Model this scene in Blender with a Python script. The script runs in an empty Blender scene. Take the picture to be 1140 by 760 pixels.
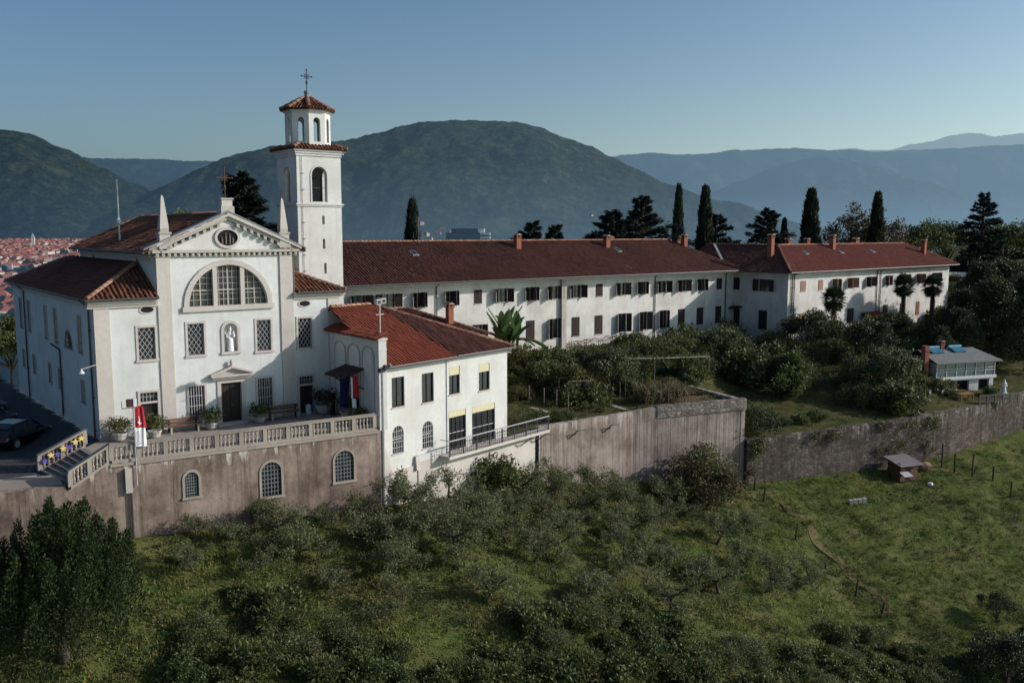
import bpy, math, random
from mathutils import Vector, Matrix, noise
R = math.radians
rng = random.Random(7)
scene = bpy.context.scene
COL = scene.collection

# ------------------------------------------------------------------ tagging
def tag(o, label=None, cat=None, group=None, kind=None):
    if label: o['label'] = label
    if cat: o['category'] = cat
    if group: o['group'] = group
    if kind: o['kind'] = kind
    return o
def empty(name, loc=(0, 0, 0), rz=0, label=None, cat=None, group=None):
    o = bpy.data.objects.new(name, None); COL.objects.link(o)
    o.location = loc; o.rotation_euler = (0, 0, rz); o.empty_display_size = .3
    return tag(o, label, cat, group)
def copy_tree(o, parent=None):
    c = o.copy(); COL.objects.link(c)
    if parent: c.parent = parent
    for ch in list(o.children): copy_tree(ch, c)
    return c
def link_mesh(name, me, parent=None, loc=None, rz=None, scale=None):
    o = bpy.data.objects.new(name, me); COL.objects.link(o)
    if parent: o.parent = parent
    if loc is not None: o.location = loc
    if rz is not None: o.rotation_euler = (0, 0, rz)
    if scale is not None: o.scale = scale
    return o

# ------------------------------------------------------------------ mesh builder
class Fr:
    """a wall frame: a runs to the right seen from outside, d is outward, z is up"""
    def __init__(s, x, y, ang):
        s.o = (x, y); s.ang = ang; s.ax = (math.cos(ang), math.sin(ang)); s.n = (s.ax[1], -s.ax[0])
    def P(s, a, d, z):
        return (s.o[0] + s.ax[0]*a + s.n[0]*d, s.o[1] + s.ax[1]*a + s.n[1]*d, z)
ID = Fr(0, 0, 0)     # a = x, d = -y

class MB:
    def __init__(s): s.v = []; s.f = []; s.m = []; s.mats = []
    def mi(s, mat):
        if mat not in s.mats: s.mats.append(mat)
        return s.mats.index(mat)
    def poly(s, pts, mat):
        n = len(s.v); s.v.extend(tuple(p) for p in pts); s.f.append(tuple(range(n, n+len(pts)))); s.m.append(s.mi(mat))
    def hexa(s, p, mat):
        """8 points: bottom 4 ccw, top 4 ccw"""
        n = len(s.v); s.v.extend(tuple(q) for q in p); i = s.mi(mat)
        for q in ((3,2,1,0),(4,5,6,7),(0,1,5,4),(1,2,6,5),(2,3,7,6),(3,0,4,7)):
            s.f.append(tuple(n+k for k in q)); s.m.append(i)
    def box(s, x0, x1, y0, y1, z0, z1, mat):
        s.hexa([(x0,y0,z0),(x1,y0,z0),(x1,y1,z0),(x0,y1,z0),(x0,y0,z1),(x1,y0,z1),(x1,y1,z1),(x0,y1,z1)], mat)
    def fbox(s, fr, a0, a1, d0, d1, z0, z1, mat):
        """box in a wall frame; d outward, d0<d1"""
        P = fr.P
        s.hexa([P(a0,d1,z0),P(a1,d1,z0),P(a1,d0,z0),P(a0,d0,z0),P(a0,d1,z1),P(a1,d1,z1),P(a1,d0,z1),P(a0,d0,z1)], mat)
    def prism(s, ring, z0, z1, mat):
        n = len(ring)
        for i in range(n):
            a, b = ring[i], ring[(i+1) % n]
            s.poly([(a[0],a[1],z0),(b[0],b[1],z0),(b[0],b[1],z1),(a[0],a[1],z1)], mat)
        s.poly([(p[0],p[1],z1) for p in ring], mat); s.poly([(p[0],p[1],z0) for p in reversed(ring)], mat)
    def loft(s, rings, mat, cap=True, close=True):
        i = s.mi(mat); n = len(s.v); k = len(rings[0])
        for r in rings: s.v.extend(tuple(p) for p in r)
        for j in range(len(rings)-1):
            for q in range(k if close else k-1):
                a = n+j*k+q; b = n+j*k+(q+1) % k
                s.f.append((a, b, b+k, a+k)); s.m.append(i)
        if cap:
            s.f.append(tuple(n+q for q in reversed(range(k)))); s.m.append(i)
            s.f.append(tuple(n+(len(rings)-1)*k+q for q in range(k))); s.m.append(i)
    def lathe(s, c, prof, mat, n=10):
        s.loft([[(c[0]+r*math.cos(2*math.pi*q/n), c[1]+r*math.sin(2*math.pi*q/n), c[2]+z) for q in range(n)] for r, z in prof], mat)
    def tube(s, pts, rad, mat, n=6):
        pts = [Vector(p) for p in pts]
        if not isinstance(rad, (list, tuple)): rad = [rad]*len(pts)
        rings = []
        for i, p in enumerate(pts):
            d = (pts[min(i+1, len(pts)-1)]-pts[max(i-1, 0)]).normalized()
            u = d.cross(Vector((0, 0, 1)))
            if u.length < .05: u = d.cross(Vector((1, 0, 0)))
            u.normalize(); w = u.cross(d)
            rings.append([tuple(p+(u*math.cos(2*math.pi*q/n)+w*math.sin(2*math.pi*q/n))*rad[i]) for q in range(n)])
        s.loft(rings, mat)
    def wall(s, fr, a0, a1, z0, z1, holes, mat, depth=.22, rev=None):
        """wall with real openings (a0,a1,z0,z1[,arched]) and their reveals"""
        rev = rev or mat; P = fr.P
        xs = sorted({a0, a1, *[h[0] for h in holes], *[h[1] for h in holes]})
        zs = sorted({z0, z1, *[h[2] for h in holes], *[h[3] for h in holes]})
        for i in range(len(xs)-1):
            for j in range(len(zs)-1):
                ca, cz = (xs[i]+xs[i+1])/2, (zs[j]+zs[j+1])/2
                if any(h[0] < ca < h[1] and h[2] < cz < h[3] for h in holes): continue
                s.poly([P(xs[i],0,zs[j]),P(xs[i+1],0,zs[j]),P(xs[i+1],0,zs[j+1]),P(xs[i],0,zs[j+1])], mat)
        for h in holes:
            x0, x1, y0, y1 = h[:4]; arch = len(h) > 4 and h[4]
            if arch:
                r = (x1-x0)/2; zc = y1-r; cx = (x0+x1)/2; N = 14
                arc = [(cx+r*math.cos(math.pi*k/N), zc+r*math.sin(math.pi*k/N)) for k in range(N+1)]
                for k in range(N):
                    (p0, q0), (p1, q1) = arc[k], arc[k+1]
                    s.poly([P(p0,0,q0),P(p0,0,y1),P(p1,0,y1),P(p1,0,q1)], mat)
                ring = [(x0, y0), (x1, y0)] + arc
            else: ring = [(x0, y0), (x1, y0), (x1, y1), (x0, y1)]
            for k in range(len(ring)):
                (p0, q0), (p1, q1) = ring[k], ring[(k+1) % len(ring)]
                if abs(p0-p1)+abs(q0-q1) < 1e-6: continue
                s.poly([P(p0,0,q0),P(p0,-depth,q0),P(p1,-depth,q1),P(p1,0,q1)], rev)
    def build(s, name, parent=None, loc=None, rz=None, smooth=False):
        return link_mesh(name, s.mesh(name, smooth), parent, loc, rz)
    def mesh(s, name, smooth=False):
        me = bpy.data.meshes.new(name); me.from_pydata(s.v, [], s.f)
        for m in s.mats: me.materials.append(m)
        me.polygons.foreach_set('material_index', s.m)
        if smooth: me.polygons.foreach_set('use_smooth', [True]*len(s.f))
        me.update(); return me

def arc_frame(mb, x0, x1, z0, z1, arch, t, ya, yb, mat, sill=True, N=14):
    """surround of an opening, drawn in the x-z plane, from depth ya to yb (y grows inward)"""
    if not arch:
        mb.box(x0-t, x0, ya, yb, z0, z1, mat); mb.box(x1, x1+t, ya, yb, z0, z1, mat)
        mb.box(x0-t, x1+t, ya, yb, z1, z1+t, mat)
        if sill: mb.box(x0-t-.04, x1+t+.04, ya-.04, yb, z0-t, z0, mat)
        return
    r = (x1-x0)/2; zc = z1-r; cx = (x0+x1)/2
    if zc > z0+.01:
        mb.box(x0-t, x0, ya, yb, z0, zc, mat); mb.box(x1, x1+t, ya, yb, z0, zc, mat)
    if sill: mb.box(x0-t-.04, x1+t+.04, ya-.04, yb, z0-t, z0, mat)
    rings = []
    for k in range(N+1):
        c, s_ = math.cos(math.pi*k/N), math.sin(math.pi*k/N)
        rings.append([(cx+r*c, ya, zc+r*s_), (cx+(r+t)*c, ya, zc+(r+t)*s_), (cx+(r+t)*c, yb, zc+(r+t)*s_), (cx+r*c, yb, zc+r*s_)])
    mb.loft(rings, mat)

def arch_pane(mb, x0, x1, z0, z1, arch, y, mat, N=14):
    if arch:
        r = (x1-x0)/2; zc = z1-r; cx = (x0+x1)/2
        mb.poly([(x0, y, z0), (x1, y, z0)]+[(cx+r*math.cos(math.pi*k/N), y, zc+r*math.sin(math.pi*k/N)) for k in range(N+1)], mat)
    else: mb.poly([(x0,y,z0),(x1,y,z0),(x1,y,z1),(x0,y,z1)], mat)

# ------------------------------------------------------------------ materials
def nt(name):
    m = bpy.data.materials.new(name); m.use_nodes = True
    t = m.node_tree; t.nodes.clear()
    return m, t
def N(t, typ, **kw):
    n = t.nodes.new(typ)
    for k, v in kw.items():
        if k.startswith('i_'):
            key = k[2:]; key = int(key) if key.isdigit() else key.replace('_', ' ')
            n.inputs[key].default_value = v
        else: setattr(n, k, v)
    return n
def L(t, a, b): t.links.new(a, b)
def c4(c): return (c[0], c[1], c[2], 1)
def ramp(t, fac, stops):
    r = N(t, 'ShaderNodeValToRGB'); e = r.color_ramp.elements
    while len(e) < len(stops): e.new(.5)
    for i, (p, c) in enumerate(stops): e[i].position = p; e[i].color = c4(c)
    L(t, fac, r.inputs[0]); return r.outputs[0]
def mixc(t, f, a, b, mode='MIX'):
    m = N(t, 'ShaderNodeMix', data_type='RGBA', blend_type=mode)
    for k, v in ((0, f), (6, a), (7, b)):
        if hasattr(v, 'is_linked') or hasattr(v, 'links'): L(t, v, m.inputs[k])
        else: m.inputs[k].default_value = v if k == 0 else c4(v)
    return m.outputs[2]
def math_(t, op, a, b=None, clamp=False):
    m = N(t, 'ShaderNodeMath', operation=op, use_clamp=clamp)
    for k, v in ((0, a), (1, b)):
        if v is None: continue
        if hasattr(v, 'links'): L(t, v, m.inputs[k])
        else: m.inputs[k].default_value = v
    return m.outputs[0]
def wpos(t, scale=(1, 1, 1), obj=False):
    g = N(t, 'ShaderNodeTexCoord') if obj else N(t, 'ShaderNodeNewGeometry')
    mp = N(t, 'ShaderNodeMapping'); mp.inputs['Scale'].default_value = scale
    L(t, g.outputs['Object' if obj else 'Position'], mp.inputs[0]); return mp.outputs[0]
def noi(t, vec, scale, detail=5, rough=.6, dist=0):
    n = N(t, 'ShaderNodeTexNoise', i_Scale=scale, i_Detail=detail, i_Roughness=rough, i_Distortion=dist)
    L(t, vec, n.inputs['Vector']); return n.outputs[0]
def finish(t, col, rough=.9, bump=None, bstr=.3, bdist=.05, spec=.2, metal=0):
    b = N(t, 'ShaderNodeBsdfPrincipled'); o = N(t, 'ShaderNodeOutputMaterial')
    if hasattr(col, 'links'): L(t, col, b.inputs['Base Color'])
    else: b.inputs['Base Color'].default_value = c4(col)
    if hasattr(rough, 'links'): L(t, rough, b.inputs['Roughness'])
    else: b.inputs['Roughness'].default_value = rough
    b.inputs['Specular IOR Level'].default_value = spec; b.inputs['Metallic'].default_value = metal
    if bump is not None:
        bp = N(t, 'ShaderNodeBump', i_Strength=bstr, i_Distance=bdist); L(t, bump, bp.inputs['Height']); L(t, bp.outputs[0], b.inputs['Normal'])
    L(t, b.outputs[0], o.inputs[0]); return b
def M_plain(name, c, rough=.8, var=.25, scale=6, spec=.2, metal=0, bstr=.15):
    m, t = nt(name); p = wpos(t)
    n = noi(t, p, scale); d = tuple(q*(1-var) for q in c); e = tuple(min(1, q*(1+var*.5)) for q in c)
    finish(t, ramp(t, n, [(.3, d), (.7, e)]), rough, n, bstr, .02, spec, metal); return m
def M_plaster(name, c, dirt, amount=.5, streak=True, low=None):
    m, t = nt(name)
    a = noi(t, wpos(t), .5, 8, .65); b = noi(t, wpos(t), 4, 6, .7)
    col = mixc(t, math_(t, 'MULTIPLY', ramp(t, a, [(.42, (0,0,0)), (.75, (1,1,1))]), amount), c, dirt)
    if streak:
        s = noi(t, wpos(t, (2.2, 2.2, .12)), 1.6, 6, .7)
        col = mixc(t, math_(t, 'MULTIPLY', ramp(t, s, [(.52, (0,0,0)), (.8, (1,1,1))]), amount*.9), col, dirt)
    col = mixc(t, .2, col, ramp(t, b, [(.3, (.2,.2,.2)), (.7, (1,1,1))]), 'MULTIPLY')
    if low:   # damp, dirtier zone near the ground: (z at ground, height, colour)
        g = N(t, 'ShaderNodeNewGeometry'); sx = N(t, 'ShaderNodeSeparateXYZ'); L(t, g.outputs['Position'], sx.inputs[0])
        h = math_(t, 'DIVIDE', math_(t, 'SUBTRACT', sx.outputs[2], low[0]), low[1])
        h = math_(t, 'ADD', h, math_(t, 'MULTIPLY', math_(t, 'SUBTRACT', b, .5), 1.4))
        col = mixc(t, math_(t, 'SUBTRACT', 1, h, True), col, low[2])
    finish(t, col, .92, b, .25, .02, .1); return m
def M_tile(name, cols, lich=None, amt=.4, sc=.35):
    """fired clay tiles: every tile its own tone, weathering in patches"""
    m, t = nt(name); g = N(t, 'ShaderNodeNewGeometry')
    col = ramp(t, g.outputs['Random Per Island'], [(i/(len(cols)-1), c) for i, c in enumerate(cols)])
    a = noi(t, wpos(t), sc, 8, .65); b = noi(t, wpos(t), 9, 5, .7)
    if lich: col = mixc(t, math_(t, 'MULTIPLY', ramp(t, a, [(.4, (0,0,0)), (.7, (1,1,1))]), amt), col, lich)
    col = mixc(t, .45, col, ramp(t, b, [(.3, (.35,.35,.35)), (.7, (1,1,1))]), 'MULTIPLY')
    finish(t, col, .85, b, .3, .02, .15); return m
def M_leaf(name, cols, trans=.3, patch=None, rough=.6, spec=.25):
    m, t = nt(name); g = N(t, 'ShaderNodeNewGeometry')
    col = ramp(t, g.outputs['Random Per Island'], [(i/(len(cols)-1), c) for i, c in enumerate(cols)])
    if patch:
        a = noi(t, wpos(t), patch[1], 3, .6)
        col = mixc(t, math_(t, 'MULTIPLY', ramp(t, a, [(.4, (0,0,0)), (.65, (1,1,1))]), patch[2]), col, patch[0])
    b = N(t, 'ShaderNodeBsdfPrincipled', i_Roughness=rough); L(t, col, b.inputs['Base Color']); b.inputs['Specular IOR Level'].default_value = spec
    tr = N(t, 'ShaderNodeBsdfTranslucent'); L(t, col, tr.inputs[0])
    mx = N(t, 'ShaderNodeMixShader', i_0=trans); L(t, b.outputs[0], mx.inputs[1]); L(t, tr.outputs[0], mx.inputs[2])
    o = N(t, 'ShaderNodeOutputMaterial'); L(t, mx.outputs[0], o.inputs[0]); return m

WHITE = M_plaster('white_plaster', (.60,.605,.595), (.38,.36,.335), .62, True, (.0, 1.3, (.50,.48,.45)))
WHITE_UP = M_plaster('white_plaster_upper', (.60,.59,.57), (.38,.355,.335), .6)
WING_WHITE = M_plaster('wing_plaster', (.60,.585,.56), (.36,.33,.30), .8, True, (-1.2, 2.0, (.45,.41,.36)))
ANNEX_WHITE = M_plaster('annex_plaster', (.58,.575,.555), (.40,.375,.35), .65)
TRIM = M_plaster('warm_grey_trim', (.50,.455,.42), (.33,.29,.27), .45)
STONE = M_plaster('carved_stone', (.44,.40,.365), (.25,.22,.20), .6)
PLINTH = M_plaster('grey_plinth', (.52,.48,.44), (.33,.28,.25), .7)
BALU = M_plaster('balustrade_stone', (.36,.31,.27), (.17,.14,.125), .7)
STATUE = M_plain('statue_stone', (.68,.69,.70), .7, .15, 8)
TILE_OLD = M_tile('old_clay_tiles', [(.046,.021,.017),(.086,.035,.027),(.118,.047,.034),(.063,.028,.023),(.10,.04,.03)], (.175,.064,.042), .5, .16)
TILE_DARK = M_tile('dark_weathered_tiles', [(.06,.027,.021),(.12,.045,.032),(.18,.072,.05),(.09,.037,.028),(.15,.057,.04)], (.04,.026,.022), .6, .5)
TILE_RED = M_tile('new_red_tiles', [(.19,.05,.03),(.235,.062,.036),(.265,.073,.042),(.21,.055,.032)], (.17,.05,.032), .35, .6)
TILE_WING = M_tile('red_wing_tiles', [(.16,.045,.032),(.215,.063,.042),(.185,.054,.037),(.235,.074,.05)], (.12,.042,.032), .5, .25)
TILE_CHURCH = M_tile('church_tiles', [(.06,.026,.018),(.17,.065,.036),(.24,.10,.055),(.10,.04,.026),(.20,.075,.04)], (.05,.026,.02), .65, .6)
TILE_RIDGE = M_tile('ridge_tiles', [(.26,.12,.075),(.34,.18,.12),(.22,.10,.065),(.40,.25,.18)])
CHANNEL = M_plain('tile_channel', (.045,.02,.015), .9, .3)
CHANNEL_R = M_plain('red_tile_channel', (.12,.03,.018), .9, .3)
BRICK = M_plain('chimney_brick', (.26,.095,.06), .9, .35, 12)
GLASS = M_plain('dark_glass', (.018,.022,.026), .12, .3, 3, .5)
GLASS_T = M_plain('stained_glass', (.045,.045,.028), .25, .6, 2, .4)
DARK = M_plain('dark_interior', (.012,.012,.014), .9, .2)
SHUT = M_plain('brown_shutter', (.036,.024,.022), .8, .35, 10)
SHUT_R = M_plain('reddish_shutter', (.16,.075,.055), .7, .3, 10)
SHUT_L = M_plain('faded_shutter', (.30,.17,.12), .8, .3, 10)
FRAME_W = M_plain('white_window_frame', (.55,.56,.56), .6, .1)
LATT = M_plain('pale_iron_lattice', (.36,.345,.36), .6, .15)
IRON = M_plain('dark_iron', (.03,.03,.035), .6, .3, 8, .4)
ZINC = M_plain('zinc_pipe', (.16,.17,.18), .5, .2, 4, .4)
PIPE = M_plain('brown_downpipe', (.05,.045,.045), .5, .2, 4, .4)
DOOR = M_plain('dark_wood_door', (.03,.022,.018), .6, .3, 10)
WOOD = M_plain('bench_wood', (.17,.085,.055), .75, .3, 10)
GREYWOOD = M_plain('weathered_wood', (.15,.125,.105), .9, .35, 9)
BLIND = M_plain('cream_roller_blind', (.52,.47,.31), .8, .08)
TERRA = M_plain('pale_pot', (.42,.39,.36), .85, .2)
BARK = M_plain('bark', (.075,.058,.046), .95, .4, 9, .1, 0, .5)
BARK_L = M_plain('pale_bark', (.16,.13,.105), .95, .35, 9, .1, 0, .5)
# ------------------------------------------------------------------ roofs
def clip_line(poly2, e):
    fs = []
    for i in range(len(poly2)):
        (x0, y0), (x1, y1) = poly2[i], poly2[(i+1) % len(poly2)]
        if (x0-e)*(x1-e) < 0: fs.append(y0+(y1-y0)*(e-x0)/(x1-x0))
    return (min(fs), max(fs)) if len(fs) >= 2 else None
def roof_face(base, tiles, pts, mat, chan, pitch=.23, row=.4, ht=.065, thick=.1, tiled=True):
    """one roof slope: a slab with real half-round tiles laid in rows; pts ccw seen from above"""
    P = [Vector(p) for p in pts]
    n = (P[1]-P[0]).cross(P[2]-P[0]).normalized()
    if n.z < 0: P.reverse(); n = -n
    low = [tuple(p-Vector((0, 0, thick))) for p in P]
    base.poly([tuple(p) for p in P], chan); base.poly(list(reversed(low)), chan)
    for i in range(len(P)):
        j = (i+1) % len(P); base.poly([low[i], low[j], tuple(P[j]), tuple(P[i])], chan)
    if not tiled: return
    e = Vector((0, 0, 1)).cross(n).normalized(); f = n.cross(e)
    if f.z < 0: f = -f; e = -e
    o = P[0]; q2 = [((p-o).dot(e), (p-o).dot(f)) for p in P]
    e0, e1 = min(q[0] for q in q2), max(q[0] for q in q2)
    k = int((e1-e0)/pitch); w = pitch*.40; mi = tiles.mi(mat)
    for i in range(k+1):
        ec = e0+(i+.5)*pitch; r = clip_line(q2, ec)
        if not r or r[1]-r[0] < .1: continue
        f0, f1 = r[0]-.04, r[1]; c = f0
        while c < f1-.05:
            d = min(c+row*1.06, f1); j = rng.uniform(-.02, .02); h = ht*rng.uniform(.8, 1.2)
            vs = []
            for ff, lift in ((c, .03), (d, .004)):
                for de, hh in ((-w, 0), (-w*.45, h), (w*.45, h), (w, 0)):
                    vs.append(tuple(o+e*(ec+de+j)+f*ff+n*(hh+lift)))
            b = len(tiles.v); tiles.v.extend(vs)
            for a in range(3): tiles.f.append((b+a, b+a+1, b+a+5, b+a+4)); tiles.m.append(mi)
            tiles.f.append((b+3, b+2, b+1, b)); tiles.m.append(mi)
            c += row
def ridge_line(mb, p0, p1, r=.13, step=.42, mat=None):
    p0, p1 = Vector(p0), Vector(p1); d = p1-p0; n = max(1, int(d.length/step)); d.normalize()
    u = d.cross(Vector((0, 0, 1))).normalized(); w = u.cross(d)
    for i in range(n):
        a = p0+d*(step*i); b = p0+d*(step*(i+1.05)); rings = []
        for q, rr, lf in ((a, r*1.12, .03), (b, r*.95, 0)):
            rings.append([tuple(q+u*rr*math.cos(math.pi*k/5)+w*(rr*math.sin(math.pi*k/5)+lf-.03)) for k in range(6)])
        mb.loft(rings, mat or TILE_RIDGE)
def gutter(mb, p0, p1, r=.075, mat=None):
    mb.tube([p0, p1], r, mat or PIPE, 6)

# ------------------------------------------------------------------ window kinds (origin: middle of the sill in the wall face; y inward)
_wc = {}
def bars(mb, x0, x1, z0, z1, nx, nz, y, t, mat, arch=False):
    r = (x1-x0)/2; cx = (x0+x1)/2
    for i in range(1, nx+1):
        x = x0+(x1-x0)*i/(nx+1); top = z1 if not arch else z1-r+math.sqrt(max(0, r*r-(x-cx)**2))
        mb.box(x-t, x+t, y-t, y+t, z0, top, mat)
    for i in range(1, nz+1):
        z = z0+(z1-z0)*i/(nz+1); hw = r if (not arch or z < z1-r) else math.sqrt(max(0, r*r-(z-z1+r)**2))
        mb.box(cx-hw, cx+hw, y-t*.9, y+t*.9, z-t, z+t, mat)
def lattice(mb, w, h, y, t, mat, sp=.27):
    # two families of slanted rods clipped to the opening
    for sg in (1, -1):
        k = -int(h/sp)-4
        while k*sp < w+h+1:
            pts = []; m = 1.45*sg; x0 = k*sp if sg > 0 else k*sp
            # line x = x0 + z/m measured from the left edge
            za, zb = 0, h
            xa, xb = x0+za/m, x0+zb/m
            if sg < 0: xa, xb = x0+h/1.45-0/1.45-0, x0+h/1.45-h/1.45
            d = xb-xa; t0, t1 = 0., 1.
            if d > 0: t0, t1 = max(t0, -xa/d), min(t1, (w-xa)/d)
            else: t0, t1 = max(t0, (w-xa)/d), min(t1, -xa/d)
            if t1 > t0+.01:
                p = (xa+d*t0-w/2, y, h*t0); q = (xa+d*t1-w/2, y, h*t1)
                mb.tube([p, q], t, mat, 4)
            k += 1
def win_parts(kind, w, h, arch=False):
    """list of (name, level, mesh): level 1 = child of the window"""
    key = (kind, round(w, 2), round(h, 2), arch)
    if key in _wc: return _wc[key]
    x0, x1 = -w/2, w/2; out = []
    g = MB(); 
    if kind in ('lattice', 'barred', 'arch_bar', 'cell'):
        arch_pane(g, x0, x1, 0, h, arch, .20, GLASS)
        if kind != 'cell':
            g.box(-.03, .03, .16, .199, 0, h if not arch else h-w*.02, IRON if kind == 'arch_bar' else SHUT)
        out.append(('window', 0, g.mesh('window')))
        f = MB(); arc_frame(f, x0, x1, 0, h, arch, .13 if kind != 'cell' else .08, -.045, .05, (BALU if kind == 'arch_bar' else TRIM) if kind != 'cell' else STONE); out.append(('frame', 1, f.mesh('frame')))
        b = MB()
        if kind == 'lattice': lattice(b, w, h, .06, .017, LATT)
        elif kind == 'barred': bars(b, x0, x1, 0, h, 5, 2, .06, .02, LATT)
        elif kind == 'cell': bars(b, x0, x1, 0, h, 2, 3, .08, .016, IRON)
        else: bars(b, x0, x1, 0, h, 5, 7, .06, .016, ZINC, arch)
        out.append(('grille', 1, b.mesh('grille')))
    elif kind == 'modern_arch':
        arch_pane(g, x0, x1, 0, h, arch, .16, GLASS); bars(g, x0, x1, 0, h, 1, 1, .14, .025, FRAME_W, arch)
        out.append(('window', 0, g.mesh('window')))
        b = MB(); bars(b, x0, x1, 0, h, 4, 4, .04, .015, LATT, arch); out.append(('grille', 1, b.mesh('grille')))
        s = MB(); s.box(x0-.08, x1+.08, -.06, .1, -.07, 0, TRIM); out.append(('sill', 1, s.mesh('sill')))
    elif kind in ('casement', 'blind', 'wide'):
        arch_pane(g, x0, x1, 0, h, False, .14, GLASS)
        t = .045
        for (a, b_, c, d) in ((x0, x0+t, 0, h), (x1-t, x1, 0, h), (x0+t, x1-t, 0, t), (x0+t, x1-t, h-t, h)): g.box(a, b_, .09, .139, c, d, SHUT)
        for k in range(1, 4 if kind == 'wide' else 2):
            xm = x0+w*k/(4 if kind == 'wide' else 2); g.box(xm-.03, xm+.03, .092, .138, t, h-t, SHUT)
        if kind == 'wide': g.box(x0+t, x1-t, .1, .137, h*.42, h*.42+.05, LATT)
        out.append(('window', 0, g.mesh('window')))
        s = MB(); s.box(x0-.07, x1+.07, -.07, .08, -.07, 0, TRIM); out.append(('sill', 1, s.mesh('sill')))
        if kind != 'casement':
            b = MB(); hb = .55 if kind == 'blind' else .42; b.box(x0+.05, x1-.05, .02, .06, h-hb, h-.01, BLIND); out.append(('roller_blind', 1, b.mesh('roller_blind')))
    elif kind.startswith('shut'):
        # shut_open / shut_ajar / shut_closed / shut_half + optional colour letter
        _, st, *cl = kind.split('_'); sm = {'r': SHUT_R, 'l': SHUT_L}.get(cl[0] if cl else '', SHUT)
        arch_pane(g, x0, x1, 0, h, False, .18, GLASS); g.box(-.035, .035, .14, .179, 0, h, SHUT)
        g.box(x0, x1, .14, .178, h*.55, h*.55+.05, SHUT); out.append(('window', 0, g.mesh('window')))
        s = MB(); s.box(x0-.08, x1+.08, -.07, .12, -.07, 0, TRIM); out.append(('sill', 1, s.mesh('sill')))
        def leaf(hx, side, ang):
            b = MB(); lw = w/2-.005; c, sn = math.cos(ang), math.sin(ang)
            # the leaf as a thin panel turning about its hinge, with louvre slats
            nx, ny = side*sn, c
            def T(a, d, z): return (hx+side*a*c+nx*d, -.035-a*sn+ny*d, z)
            def bx(a0, a1, z0, z1, d0, d1):
                b.hexa([T(a0,d0,z0),T(a1,d0,z0),T(a1,d1,z0),T(a0,d1,z0),T(a0,d0,z1),T(a1,d0,z1),T(a1,d1,z1),T(a0,d1,z1)], sm)
            bx(0, .06, 0, h, -.02, .02); bx(lw-.06, lw, 0, h, -.02, .02); bx(.06, lw-.06, 0, .08, -.02, .02); bx(.06, lw-.06, h-.08, h, -.02, .02)
            bx(.06, lw-.06, .08, h-.08, -.006, .004); z = .09
            while z < h-.1: bx(.06, lw-.06, z, z+.045, -.016, .012); z += .075
            return b.mesh('shutter')
        a = {'open': (R(118), R(125)), 'ajar': (R(95), R(70)), 'closed': (R(1), R(1)), 'half': (R(100), R(150)), 'wide': (R(165), R(160))}[st]
        out.append(('shutter', 1, leaf(x0, 1, a[0]))); out.append(('shutter', 1, leaf(x1, -1, a[1])))
    _wc[key] = out; return out
def put_win(parent, fr, kind, a0, a1, z0, z1, arch=False):
    w, h = a1-a0, z1-z0; root = None
    for name, lv, me in win_parts(kind, w, h, arch):
        if lv == 0: root = link_mesh(name, me, parent, fr.P((a0+a1)/2, 0, z0), fr.ang)
        else: link_mesh(name, me, root)
    return root
def downpipe(parent, fr, a, z0, z1, d=.1, mat=None, r=.055, kick=.5):
    b = MB(); P = fr.P
    b.tube([P(a+kick*.6, d+.5, z1+.25), P(a, d+.02, z1-.15), P(a, d, z1-.3), P(a, d, z0)], r, mat or PIPE, 8)
    z = z0+.4
    while z < z1-.4: b.fbox(fr, a-.08, a+.08, 0, d+.07, z, z+.04, mat or PIPE); z += 1.9
    return b.build('downpipe', parent)
def chimney(parent, x, y, z0, z1, w=.55, d=.5, cap=True):
    b = MB(); b.box(x-w/2, x+w/2, y-d/2, y+d/2, z0, z1, BRICK); o = b.build('chimney', parent)
    c = MB(); c.box(x-w/2-.07, x+w/2+.07, y-d/2-.07, y+d/2+.07, z1, z1+.08, BRICK)
    for sx in (-1, 1):
        for sy in (-1, 1): c.box(x+sx*(w/2-.1)-.06, x+sx*(w/2-.1)+.06, y+sy*(d/2-.09)-.06, y+sy*(d/2-.09)+.06, z1+.08, z1+.3, BRICK)
    c.box(x-w/2+.05, x+w/2-.05, y-d/2+.05, y+d/2-.05, z1+.08, z1+.28, DARK)
    c.loft([[(x-w/2-.1,y-d/2-.1,z1+.3),(x+w/2+.1,y-d/2-.1,z1+.3),(x+w/2+.1,y+d/2+.1,z1+.3),(x-w/2-.1,y+d/2+.1,z1+.3)],
            [(x-.02,y-d/2-.1,z1+.48),(x+.02,y-d/2-.1,z1+.48),(x+.02,y+d/2+.1,z1+.48),(x-.02,y+d/2+.1,z1+.48)]], TILE_RIDGE)
    c.build('chimney_cap', o); return o
# ------------------------------------------------------------------ the monastery
C0 = (-22.967, 49.121); A38 = R(38)
CU = (math.cos(A38), math.sin(A38)); CV = (-CU[1], CU[0])
def uv(u, v, z=0): return (C0[0]+u*CU[0]+v*CV[0], C0[1]+u*CU[1]+v*CV[1], z)

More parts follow.
